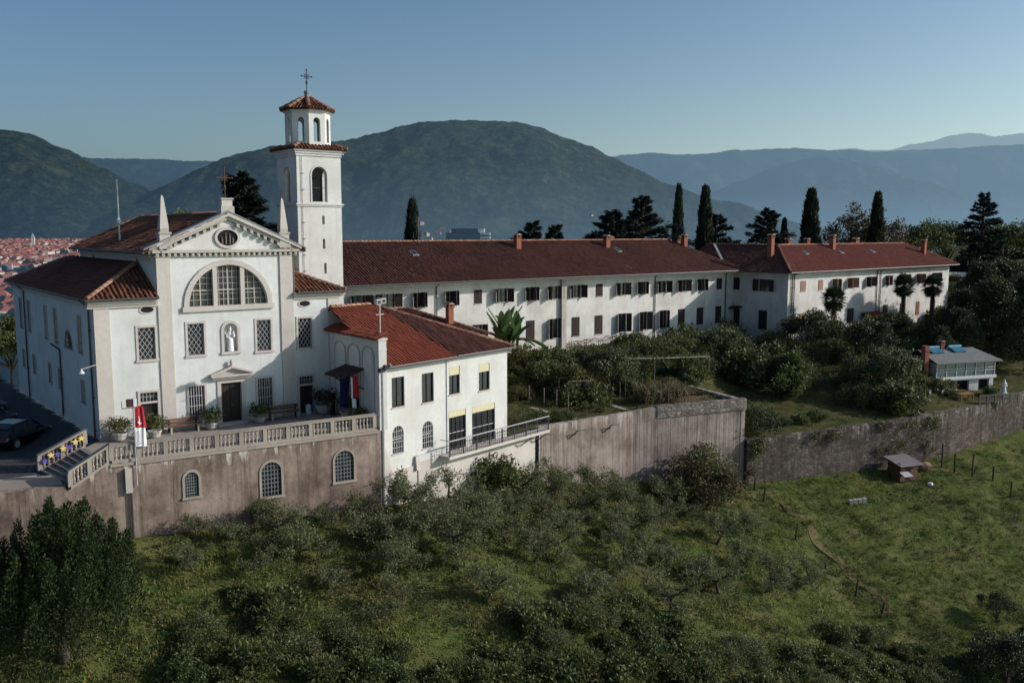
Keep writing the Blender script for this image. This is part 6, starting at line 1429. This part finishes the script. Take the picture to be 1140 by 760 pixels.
# garden figure, railing, bench
gs = empty('statue', (51.6, 92.9, gB(51.6,92.9)), 0, 'white garden figure on a pedestal beside the small glazed house', 'statue')
mb = MB(); mb.box(-.3,.3,-.3,.3,-.2,.55,STATUE); mb.build('pedestal', gs)
mb = MB(); mb.lathe((0,0,.55), [(.2,0),(.22,.1),(.17,.5),(.14,.75),(.2,.95),(.16,1.08),(.06,1.13),(.1,1.2),(.1,1.3),(.02,1.38)], STATUE, 12); mb.tube([(-.17,0,1.5),(-.25,-.08,1.25),(-.05,-.2,1.2)], .055, STATUE, 6); mb.tube([(.17,0,1.5),(.25,-.08,1.25),(.05,-.2,1.22)], .055, STATUE, 6); mb.build('figure', gs)
us = empty('statue', (84.5, 157, 4.6), 0, 'pale stone figure standing on the upper lawn before the dark hedge', 'statue')
mb = MB(); mb.lathe((0,0,-.5), [(.5,0),(.5,.7),(.35,.8),(.4,1.2),(.3,1.8),(.4,2.1),(.12,2.3),(.22,2.5),(.2,2.7),(.03,2.85)], STATUE, 12); mb.build('figure', us)
gr = empty('railing', (47.3, 89.5, -5.7), math.atan2(1.7,5.2), 'low pale railing along the wall edge below the small house', 'railing')
for k in range(6):
    mb = MB(); mb.box(k*1.0-.05,k*1.0+.05,-.05,.05,-.1,.9,GREYWOOD); mb.build('post', gr)
mb = MB(); mb.box(-.05,5.05,-.04,.04,.8,.9,GREYWOOD); mb.box(-.05,5.05,-.03,.03,.12,.2,GREYWOOD)
for k in range(34): mb.box(.12+k*.145,.17+k*.145,-.02,.02,.2,.8,GREYWOOD)
mb.build('panel', gr)
OCH = M_plain('ochre_timber', (.30,.14,.05), .8, .3)
tb = empty('garden_table', (46.2, 90.3, gB(46.2,90.3)), .3, 'ochre wooden garden table and slatted bench in front of the clipped bush', 'table')
mb = MB(); [mb.box(-.9,.9,-.4+k*.17,-.26+k*.17,.72,.76,OCH) for k in range(5)]; mb.build('table_top', tb)
for sx in (-.75,.75):
    mb = MB(); mb.box(sx-.04,sx+.04,-.35,-.25,0,.72,OCH); mb.box(sx-.04,sx+.04,.25,.35,0,.72,OCH); mb.box(sx-.03,sx+.03,-.35,.35,.3,.37,OCH); mb.build('leg', tb)
cn = empty('white_canopy', (74.0, 150, 2.2), 0, 'small white canopy beyond the right end of the red roof', 'canopy')
mb = MB(); mb.loft([[(-2.4,-1.6,2.1),(2.4,-1.6,2.1),(2.4,1.6,2.1),(-2.4,1.6,2.1)],[(-1.3,-.5,2.75),(1.3,-.5,2.75),(1.3,.5,2.75),(-1.3,.5,2.75)]], WHT); mb.build('cloth', cn)
for x in (-2.3,2.3):
    mb = MB(); mb.tube([(x,-1.5,-.8),(x,-1.5,2.1)], .06, LATT, 5); mb.build('leg', cn)
hd = MB(); r = random.Random(61)
for k in range(46):
    t = k/45; x, y = 76+26*t, 160+3*t; clump(hd, (x,y,4.0+3.5*t+r.random()*1.6), 1.5, 90, .5, .16, L_DK, r, .9, .3)
tag(hd.build('hedge'), 'long dark clipped hedge climbing the rise at the right edge', 'hedge')
# shed by the stone wall
sd = empty('garden_shed', (35.6, 79.9, -10.55), R(22), 'small reddish wooden shed with pale sheet roof under the stone wall', 'shed'); sd.scale = (.76,.76,.76)
SHW = M_plain('shed_boards', (.13,.065,.045), .9, .4, 7); SHR = M_plain('pale_sheet_roof', (.27,.235,.24), .6, .2, 4)
mb = MB()
for k in range(14): mb.box(-1.35+k*.193,-1.35+k*.193+.185,-1.0,-.95+.012*(k % 2),-.3,1.35,SHW)
for k in range(11): mb.box(1.3-.012*(k % 2),1.35,-1.0+k*.19,-1.0+k*.19+.18,-.3,1.05 if k < 9 else 1.9,SHW)
mb.box(-1.35,1.35,.95,1.0,-.3,2.1,SHW); mb.box(-1.35,-1.3,-1,1,-.3,1.9,SHW); mb.box(1.3,1.35,-1,-.9,1.05,1.75,SHW); mb.box(1.3,1.35,-.05,.05,1.05,1.8,SHW); mb.box(-1.2,1.2,-.9,.9,-.3,1.5,DARK); mb.build('wall', sd)
mb = MB(); mb.box(1.34,1.42,-1.05,1.05,1.02,1.16,OCH); mb.build('sill_board', sd)
mb = MB(); mb.hexa([(-1.75,-1.45,1.62),(1.75,-1.45,1.62),(1.75,1.4,2.25),(-1.75,1.4,2.25),(-1.75,-1.45,1.68),(1.75,-1.45,1.68),(1.75,1.4,2.31),(-1.75,1.4,2.31)], SHR)
for k in range(13): mb.hexa([(-1.7+k*.28,-1.45,1.685),(-1.63+k*.28,-1.45,1.685),(-1.63+k*.28,1.4,2.315),(-1.7+k*.28,1.4,2.315),(-1.7+k*.28,-1.45,1.71),(-1.63+k*.28,-1.45,1.71),(-1.63+k*.28,1.4,2.34),(-1.7+k*.28,1.4,2.34)], SHR)
mb.build('roof', sd)
mb = MB(); mb.hexa([(-1.5,-1.9,.5),(-.2,-1.9,.5),(-.2,-1.02,.85),(-1.5,-1.02,.85),(-1.5,-1.9,.54),(-.2,-1.9,.54),(-.2,-1.02,.89),(-1.5,-1.02,.89)], LATT); mb.build('lean_to_sheet', sd)
mb = MB(); mb.box(-.5,.2,-1.02,-1.0,-.2,1.2,DARK); mb.build('door', sd)
# beehive boxes, boulder pile, fence posts
for k in range(4):
    mb = MB(); mb.box(-.14,.14,-.16,.16,0,.42,BLIND); mb.box(-.17,.17,-.19,.19,.42,.48,LATT); mb.box(-.08,.08,-.165,-.16,.06,.1,DARK); x = 28.6+k*.42; tag(mb.build('beehive', None, (x, 73.6+k*.12, hslope(x,73.6+k*.12)-.03)), 'little pale beehive box standing in a row on the meadow', 'beehive', 'beehive boxes on the meadow')
def rockm(seed, s, mat):
    mb = MB(); r = random.Random(seed); rings = []
    for j in range(6):
        t = j/5; rr = s*math.sin(math.pi*(.08+.84*t)); rings.append([(rr*math.cos(q*.785)*r.uniform(.8,1.2), rr*math.sin(q*.785)*r.uniform(.8,1.2), s*.7*(1-math.cos(math.pi*t))-.25*s) for q in range(8)])
    mb.loft(rings, mat); return mb
TAN = M_plain('tan_rock', (.32,.20,.12), .9, .3)
tag(rockm(3,.6,TAN).build('boulder', None, (38.6,81.9,hslope(38.6,81.9))), 'tan boulder pile right of the shed under the stone wall', 'boulder')
tag(rockm(5,.3,STATUE).build('stone', None, (37.6,78.6,hslope(37.6,78.6))), 'pale flat stone lying in the grass right of the shed', 'stone')
def post(x, y, h, label, grp, cross_=False, tilt=0):
    mb = MB(); mb.tube([(0,0,-.3),(tilt*.5,0,h*.5),(tilt,0,h)], [.09,.085,.07], BARK, 6)
    if cross_: mb.tube([(-.5,0,h*.55),(.5,.1,h*.6)], .04, BARK, 5)
    tag(mb.build('fence_post', None, (x,y,hslope(x,y))), label, 'fence post', grp)
for k, (x, y, h, t) in enumerate(((20.4,73.4,1.2,.0),(20.6,71.4,1.2,.1),(21.9,67.0,1.35,.08),(23.4,64.4,.7,-.1),(24.7,61.9,1.25,.14),(25.8,60.0,1.15,.2))):
    post(x, y, h, ['leaning post at the top of the pasture fence by the big bush','second post down the pasture fence','thick post midway down the pasture fence','broken short post on the pasture fence','slanting dark post low on the pasture fence','lowest slanting post of the pasture fence'][k], 'posts of the pasture fence', tilt=t)
for k, (x, y, h) in enumerate(((41.2,81.6,1.9),(42.9,81.6,2.1),(44.3,80.6,1.3),(44.8,78.4,1.5),(40.4,82.4,2.3))): post(x, y, h, ['weathered post nearest the creeper right of the shed','tallest thick post right of the shed','short post in the meadow at the right','rightmost post low in the meadow','thin tall stake with cross piece under the wall'][k], 'posts in the right meadow', k == 4)
wr_ = MB(); P_ = [(20.4,73.4),(20.6,71.4),(21.9,67.0),(23.4,64.4),(24.7,61.9),(25.8,60.0)]
for z in (.4,.75): wr_.tube([(x,y,hslope(x,y)+z) for x, y in P_], .012, IRON, 4)
tag(wr_.build('fence_wire'), 'thin sagging wires strung between the pasture fence posts', 'wire')

DRYG = M_ground('trodden_strip', (.09,.085,.035), (.16,.13,.06), (.20,.15,.085), (.17,.11,.07), .6, .6, .6)
mb = MB(); rows = []
for k in range(25):
    t = k/24; y = 72.5-12.5*t; x = 21.2+5.3*t+.25*math.sin(k); wd_ = .35+.25*math.sin(k*.7)**2
    rows.append([(x+q*wd_, y+.3*q*wd_, hslope(x+q*wd_, y+.3*q*wd_)+.05) for q in (.2, .8, 1.4, 2.0)])
mb.loft(rows, DRYG, cap=False, close=False); tag(mb.build('path'), kind='structure')
# ------------------------------------------------------------------ far country
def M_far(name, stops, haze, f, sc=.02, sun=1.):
    """distant surface: its own colours mixed with haze painted in as emission"""
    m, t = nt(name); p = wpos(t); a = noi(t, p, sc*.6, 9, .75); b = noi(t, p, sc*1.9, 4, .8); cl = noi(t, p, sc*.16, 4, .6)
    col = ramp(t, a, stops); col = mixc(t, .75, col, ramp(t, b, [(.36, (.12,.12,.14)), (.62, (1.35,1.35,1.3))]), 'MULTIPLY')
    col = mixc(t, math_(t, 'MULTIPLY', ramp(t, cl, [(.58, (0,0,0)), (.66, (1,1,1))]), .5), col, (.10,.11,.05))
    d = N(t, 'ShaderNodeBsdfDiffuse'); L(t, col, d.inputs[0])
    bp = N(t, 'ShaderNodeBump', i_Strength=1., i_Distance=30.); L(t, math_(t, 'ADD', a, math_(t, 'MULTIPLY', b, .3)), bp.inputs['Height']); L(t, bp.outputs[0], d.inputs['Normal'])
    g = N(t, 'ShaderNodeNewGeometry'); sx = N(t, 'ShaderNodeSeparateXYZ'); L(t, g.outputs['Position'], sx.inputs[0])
    # painted haze: emission brighter toward the sunny right side, stronger low in the valley
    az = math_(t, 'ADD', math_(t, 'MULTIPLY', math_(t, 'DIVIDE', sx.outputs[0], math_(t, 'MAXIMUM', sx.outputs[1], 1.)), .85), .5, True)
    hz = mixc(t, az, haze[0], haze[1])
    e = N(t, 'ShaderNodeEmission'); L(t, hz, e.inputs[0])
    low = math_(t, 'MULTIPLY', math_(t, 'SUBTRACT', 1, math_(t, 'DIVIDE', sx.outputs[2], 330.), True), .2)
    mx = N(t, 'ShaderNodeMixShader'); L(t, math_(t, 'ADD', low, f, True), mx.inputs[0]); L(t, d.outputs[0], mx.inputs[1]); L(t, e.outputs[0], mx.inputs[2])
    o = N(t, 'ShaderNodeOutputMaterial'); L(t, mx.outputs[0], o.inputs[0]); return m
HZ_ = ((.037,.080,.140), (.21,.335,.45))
FOREST = [(.32,(.006,.012,.007)),(.5,(.026,.04,.018)),(.68,(.075,.085,.036))]
def hill(name, sky, D, depth, mat, foot=-62, amp=.10, nxs=260, nys=60, seed=0, fine=1.):
    """a wooded ridge: sky = list of (x, z) of its crest at distance D"""
    mb = MB(); rows = []; x0, x1 = sky[0][0], sky[-1][0]
    def crest(x):
        for (a, za), (b, zb) in zip(sky, sky[1:]):
            if x <= b:
                t = (x-a)/(b-a); t = t*t*(3-2*t)*.5+t*.5; return za+(zb-za)*t
        return sky[-1][1]
    for j in range(nys+8):
        t = j/nys; row = []
        for i in range(nxs+1):
            x = x0+(x1-x0)*i/nxs; c = crest(x)
            if t <= 1: s = t*.55+.45*t*t*(3-2*t)
            else: s = 1-(t-1)*1.2
            y = D-depth+depth*t
            xs = x*(1-.0*t)*(y/D)**.35
            w = max(0, min(1, 4*t*(1.02-t))) if t < 1 else 0
            nf = noise.fractal(Vector((x/900+seed, y/1500, seed)), .9, 2.1, 6)
            sp = 1-abs(noise.noise(Vector((x/600+seed*3, y/3000, 2))))*2
            z = foot+(c-foot)*s+(c-foot)*amp*w*(nf*2.2+sp*.9)+fine*(6*noise.noise(Vector((x/60,y/60,seed)))+5*noise.noise(Vector((x/23,y/23,seed))))*(1 if t > .1 else 0)
            row.append((xs if t <= 1 else xs, y, z))
        rows.append(row)
    mb.loft(rows, mat, cap=False, close=False); return tag(mb.build(name, smooth=True), kind='structure')
def sk(D, pts): return [((a-570)/1007*D*1.0, 11.5+(259-b)/1000*D*.985) for a, b in pts]
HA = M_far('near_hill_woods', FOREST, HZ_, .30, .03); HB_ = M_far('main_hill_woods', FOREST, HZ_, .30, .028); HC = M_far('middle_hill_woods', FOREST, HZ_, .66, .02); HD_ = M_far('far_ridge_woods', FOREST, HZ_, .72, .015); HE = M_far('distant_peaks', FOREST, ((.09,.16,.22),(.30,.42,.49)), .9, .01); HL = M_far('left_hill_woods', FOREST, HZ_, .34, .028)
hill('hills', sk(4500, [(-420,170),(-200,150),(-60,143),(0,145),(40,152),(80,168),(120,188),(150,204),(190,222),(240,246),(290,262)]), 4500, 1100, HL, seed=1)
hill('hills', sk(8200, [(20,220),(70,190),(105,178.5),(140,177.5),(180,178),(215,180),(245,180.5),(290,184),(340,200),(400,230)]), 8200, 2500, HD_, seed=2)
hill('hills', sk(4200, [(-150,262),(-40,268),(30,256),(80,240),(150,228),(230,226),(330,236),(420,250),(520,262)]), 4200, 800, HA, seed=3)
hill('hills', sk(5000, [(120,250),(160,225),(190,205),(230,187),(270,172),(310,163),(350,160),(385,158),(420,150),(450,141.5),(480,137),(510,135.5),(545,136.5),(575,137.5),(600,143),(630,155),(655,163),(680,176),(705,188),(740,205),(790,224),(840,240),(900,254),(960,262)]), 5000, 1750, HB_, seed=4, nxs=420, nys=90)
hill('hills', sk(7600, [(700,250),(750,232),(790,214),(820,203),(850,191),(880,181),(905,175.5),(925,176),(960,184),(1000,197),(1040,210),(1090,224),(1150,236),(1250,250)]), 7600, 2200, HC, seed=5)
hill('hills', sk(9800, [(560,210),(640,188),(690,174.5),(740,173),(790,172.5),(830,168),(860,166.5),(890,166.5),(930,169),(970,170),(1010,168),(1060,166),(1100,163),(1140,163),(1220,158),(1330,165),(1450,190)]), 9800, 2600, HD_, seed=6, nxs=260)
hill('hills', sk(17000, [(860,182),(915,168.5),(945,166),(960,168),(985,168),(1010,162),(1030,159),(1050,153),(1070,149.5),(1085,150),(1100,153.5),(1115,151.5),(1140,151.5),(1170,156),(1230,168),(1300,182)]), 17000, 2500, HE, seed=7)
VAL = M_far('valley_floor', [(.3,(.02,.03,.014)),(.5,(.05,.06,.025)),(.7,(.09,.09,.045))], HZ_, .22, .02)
mb = MB(); S = 26
gx = [-26000+52000*i/S for i in range(S+1)]; gy = [150, 300, 500, 900, 1500, 2500, 4000, 7000, 12000, 22000]
mb.loft([[(x if y > 1000 else x*.1, y, -62+max(0,min(y,4000)-1500)*.02 if y > 400 else -62+(400-y)*.12) for x in gx] for y in gy], VAL, cap=False, close=False); tag(mb.build('valley_floor'), kind='structure')
mb = MB(); mb.loft([[(-260,60,-62),(-120,40,-30),(-75,30,-3)],[(-260,110,-62),(-130,95,-40),(-80,80,-4)],[(-260,180,-62),(-120,170,-45),(-60,110,-3)],[(-200,330,-62),(-60,260,-45),(-10,150,-2.2)],[(0,420,-62),(60,300,-45),(60,165,-2.2)]], VAL, cap=False, close=False); tag(mb.build('hill_flank'), kind='structure')
# town houses
def farm(n, c, f=.2):  # flat far colour with distance haze painted in as bluish emission
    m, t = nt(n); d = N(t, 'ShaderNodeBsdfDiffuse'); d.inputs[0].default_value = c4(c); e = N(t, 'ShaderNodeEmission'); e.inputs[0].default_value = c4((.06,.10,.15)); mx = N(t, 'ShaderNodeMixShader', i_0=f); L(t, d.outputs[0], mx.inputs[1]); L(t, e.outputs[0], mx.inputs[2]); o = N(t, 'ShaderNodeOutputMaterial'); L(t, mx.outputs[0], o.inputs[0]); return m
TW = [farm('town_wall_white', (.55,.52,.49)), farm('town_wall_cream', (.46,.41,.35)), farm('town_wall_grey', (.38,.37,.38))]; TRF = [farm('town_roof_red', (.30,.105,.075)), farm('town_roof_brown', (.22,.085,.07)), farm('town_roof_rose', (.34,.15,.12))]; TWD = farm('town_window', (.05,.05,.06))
def house_mesh(k):
    mb = MB(); w, d, h = (6+k, 5+.6*k, 6+1.2*(k % 3)); mb.box(-w,w,-d,d,-2,h,TW[k % 3]); rh = 3.2
    mb.poly([(-w-.4,-d-.4,h),(w+.4,-d-.4,h),(w-3,0,h+rh),(-w+3,0,h+rh)], TRF[k % 3]); mb.poly([(w+.4,d+.4,h),(-w-.4,d+.4,h),(-w+3,0,h+rh),(w-3,0,h+rh)], TRF[k % 3]); mb.poly([(w+.4,-d-.4,h),(w+.4,d+.4,h),(w-3,0,h+rh)], TRF[k % 3]); mb.poly([(-w-.4,d+.4,h),(-w-.4,-d-.4,h),(-w+3,0,h+rh)], TRF[k % 3])
    for q in range(5):
        for z in (1.5,4.3):
            for s in (-1,1): mb.box(-w+1.2+q*(2*w-2.4)/4-.5,-w+1.2+q*(2*w-2.4)/4+.5,s*d-.03 if s > 0 else -d-.03,s*d+.03 if s > 0 else -d+.03,z,z+1.4,TWD)
    return mb.mesh('house')
HM = [house_mesh(k) for k in range(5)]
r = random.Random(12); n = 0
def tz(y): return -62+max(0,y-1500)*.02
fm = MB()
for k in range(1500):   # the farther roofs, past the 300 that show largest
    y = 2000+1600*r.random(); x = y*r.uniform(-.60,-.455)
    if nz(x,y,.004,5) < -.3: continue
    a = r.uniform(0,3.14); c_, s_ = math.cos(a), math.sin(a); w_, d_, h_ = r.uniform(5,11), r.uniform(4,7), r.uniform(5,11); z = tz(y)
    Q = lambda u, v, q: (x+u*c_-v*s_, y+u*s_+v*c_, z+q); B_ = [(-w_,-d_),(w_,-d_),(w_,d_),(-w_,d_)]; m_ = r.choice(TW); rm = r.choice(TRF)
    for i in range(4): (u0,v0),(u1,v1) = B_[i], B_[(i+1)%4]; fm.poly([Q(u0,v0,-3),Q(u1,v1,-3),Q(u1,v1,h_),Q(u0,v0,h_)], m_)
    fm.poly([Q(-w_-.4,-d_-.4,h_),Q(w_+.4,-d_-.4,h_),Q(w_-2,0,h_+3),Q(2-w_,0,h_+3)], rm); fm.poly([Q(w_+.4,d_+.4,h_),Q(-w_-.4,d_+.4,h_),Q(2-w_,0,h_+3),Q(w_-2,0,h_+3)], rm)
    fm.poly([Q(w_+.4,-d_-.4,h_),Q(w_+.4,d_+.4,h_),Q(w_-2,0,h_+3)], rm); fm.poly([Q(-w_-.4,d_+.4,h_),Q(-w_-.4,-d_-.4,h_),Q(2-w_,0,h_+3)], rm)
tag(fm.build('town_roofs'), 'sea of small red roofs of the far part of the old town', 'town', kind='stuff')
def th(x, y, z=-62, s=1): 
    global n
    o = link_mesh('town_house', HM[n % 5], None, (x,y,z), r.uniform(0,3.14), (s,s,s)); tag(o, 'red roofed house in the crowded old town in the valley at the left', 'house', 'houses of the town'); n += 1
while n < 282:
    f = r.random(); y = 760+1500*f; x = y*(r.uniform(-.575,-.535) if y < 1250 else r.uniform(-.585,-.50 if y < 1700 else -.475))
    if nz(x,y,.004,5) < -.3: continue
    th(x, y, tz(y), r.uniform(.7,1.15))
from mathutils.bvhtree import BVHTree
mh = [o for o in scene.objects if o.name.startswith('hills') and o.data.materials[0] == HB_][0]
bv = BVHTree.FromPolygons([v.co for v in mh.data.vertices], [tuple(p.vertices) for p in mh.data.polygons])
for k, (x, y) in enumerate(((20,3800),(330,3760))):
    hit_ = bv.ray_cast(Vector((x,y,900)), Vector((0,0,-1)))
    if hit_[0] is None: continue
    o = link_mesh('hill_house', HM[k % 5], None, (x,y,hit_[0].z+1), k*.8, (.85,.85,.8)); tag(o, 'tiny pale house among the woods of the main hill', 'house', 'houses on the main hill')
tc = empty('town_church', (-2330/1007*1000*.985*.0-.53*2900, 2900, -36), .3, 'tiny pale town church with pointed tower among red roofs in the valley', 'church')
mb = MB(); mb.box(-5,5,-5,5,-5,30,TW[0]); mb.build('tower', tc)
mb = MB(); mb.loft([[(-5.5,-5.5,30),(5.5,-5.5,30),(5.5,5.5,30),(-5.5,5.5,30)],[(-.3,-.3,47),(.3,-.3,47),(.3,.3,47),(-.3,.3,47)]], TW[2]); mb.build('spire', tc)
mb = MB(); mb.box(-34,-5,-9,9,-5,14,TW[0]); mb.loft([[(-35,-10,14),(-5,-10,14),(-5,10,14),(-35,10,14)],[(-35,-.1,22),(-5,-.1,22),(-5,.1,22),(-35,.1,22)]], TRF[0]); mb.build('nave', tc)
for k in range(20):
    y = 3345+6*k+r.uniform(-20,20); x = y*(r.uniform(-.115,-.06) if k % 2 else r.uniform(-.02,.09)); hit_ = bv.ray_cast(Vector((x,y,900)), Vector((0,0,-1)))
    if hit_[0] is None: continue
    o = link_mesh('town_house', HM[k % 5], None, (x,y,hit_[0].z), r.uniform(0,3), (1.1,1.1,1.1)); tag(o, 'small pale house at the hill foot behind the long brown roof', 'house', 'houses at the hill foot')
# office block behind the roof
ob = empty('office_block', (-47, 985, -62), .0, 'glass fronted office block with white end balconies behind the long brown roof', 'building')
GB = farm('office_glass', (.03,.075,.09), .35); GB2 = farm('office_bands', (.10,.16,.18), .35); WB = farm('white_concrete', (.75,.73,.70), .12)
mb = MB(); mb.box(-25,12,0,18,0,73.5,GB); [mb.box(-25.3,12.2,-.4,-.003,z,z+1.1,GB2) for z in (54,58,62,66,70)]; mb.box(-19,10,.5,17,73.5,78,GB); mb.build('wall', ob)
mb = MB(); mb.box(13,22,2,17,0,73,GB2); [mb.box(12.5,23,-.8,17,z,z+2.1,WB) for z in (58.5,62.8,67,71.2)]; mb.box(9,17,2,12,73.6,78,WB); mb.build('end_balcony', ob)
# clumps of trees between the roofs, seen from a kilometre or more
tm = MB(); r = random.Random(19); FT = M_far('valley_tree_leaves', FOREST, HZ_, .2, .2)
for k in range(330):
    y = 500+3300*r.random()**1.2; x = y*r.uniform(-.62,-.43)
    if nz(x,y,.004,5) > -.1 and r.random() < .75: continue
    s = r.uniform(4,8); tm.loft([[(x+s*q*math.cos(a*.9)*r.uniform(.8,1.2), y+s*q*math.sin(a*.9)*r.uniform(.8,1.2), tz(y)+s*z) for a in range(7)] for q, z in ((.5,0),(1,.5),(.9,1.0),(.5,1.5),(.1,1.8))], FT)
tag(tm.build('valley_trees'), 'dark clumps of far trees between the town roofs', 'trees', kind='stuff')

# ------------------------------------------------------------------ light, sky, camera
S_ = Vector((.997, .075, .437)).normalized(); EL = math.asin(S_.z); AZ = math.atan2(S_.x, S_.y)
sun = bpy.data.lights.new('sun', 'SUN'); sun.energy = 4.7; sun.angle = R(.5); sun.color = (1, .925, .85)
so = bpy.data.objects.new('sun', sun); COL.objects.link(so); so.rotation_euler = S_.to_track_quat('Z', 'Y').to_euler(); so.location = (60, 20, 60)
w = bpy.data.worlds.new('World'); scene.world = w; w.use_nodes = True; t = w.node_tree; t.nodes.clear()
sky = N(t, 'ShaderNodeTexSky', sky_type='NISHITA'); sky.sun_disc = False; sky.sun_elevation = EL; sky.sun_rotation = AZ; sky.air_density = 1.0; sky.dust_density = 3.6; sky.ozone_density = 3.0; sky.altitude = 100
hs_ = N(t, 'ShaderNodeHueSaturation', i_Saturation=.96); L(t, mixc(t, 1, sky.outputs[0], (.74,.97,1.10), 'MULTIPLY'), hs_.inputs['Color'])
bg = N(t, 'ShaderNodeBackground', i_Strength=.105)
# bright haze along the horizon, strongest under the sun
tc_ = N(t, 'ShaderNodeTexCoord'); sx_ = N(t, 'ShaderNodeSeparateXYZ'); L(t, tc_.outputs['Generated'], sx_.inputs[0])
hv = math_(t, 'MULTIPLY', math_(t, 'POWER', math_(t, 'SUBTRACT', 1, sx_.outputs[2], True), 9.), math_(t, 'POWER', math_(t, 'MULTIPLY', math_(t, 'ADD', sx_.outputs[0], 1.), .5, True), 1.5))
hzc = mixc(t, 1., hv, (.95/.105, 1.12/.105, .97/.105), 'MULTIPLY')
L(t, mixc(t, 1., hs_.outputs[0], hzc, 'ADD'), bg.inputs[0]); o = N(t, 'ShaderNodeOutputWorld'); L(t, bg.outputs[0], o.inputs[0])
cam = bpy.data.cameras.new('camera'); cam.lens = 1000/1140*36; cam.sensor_width = 36; cam.clip_end = 60000; cam.clip_start = .5
co = bpy.data.objects.new('camera', cam); COL.objects.link(co); co.location = (0, 0, 11.5); co.rotation_euler = (math.pi/2-math.atan(.121), 0, 0); scene.camera = co
scene.view_settings.view_transform = 'Standard'; scene.view_settings.look = 'None'; scene.view_settings.exposure = 0
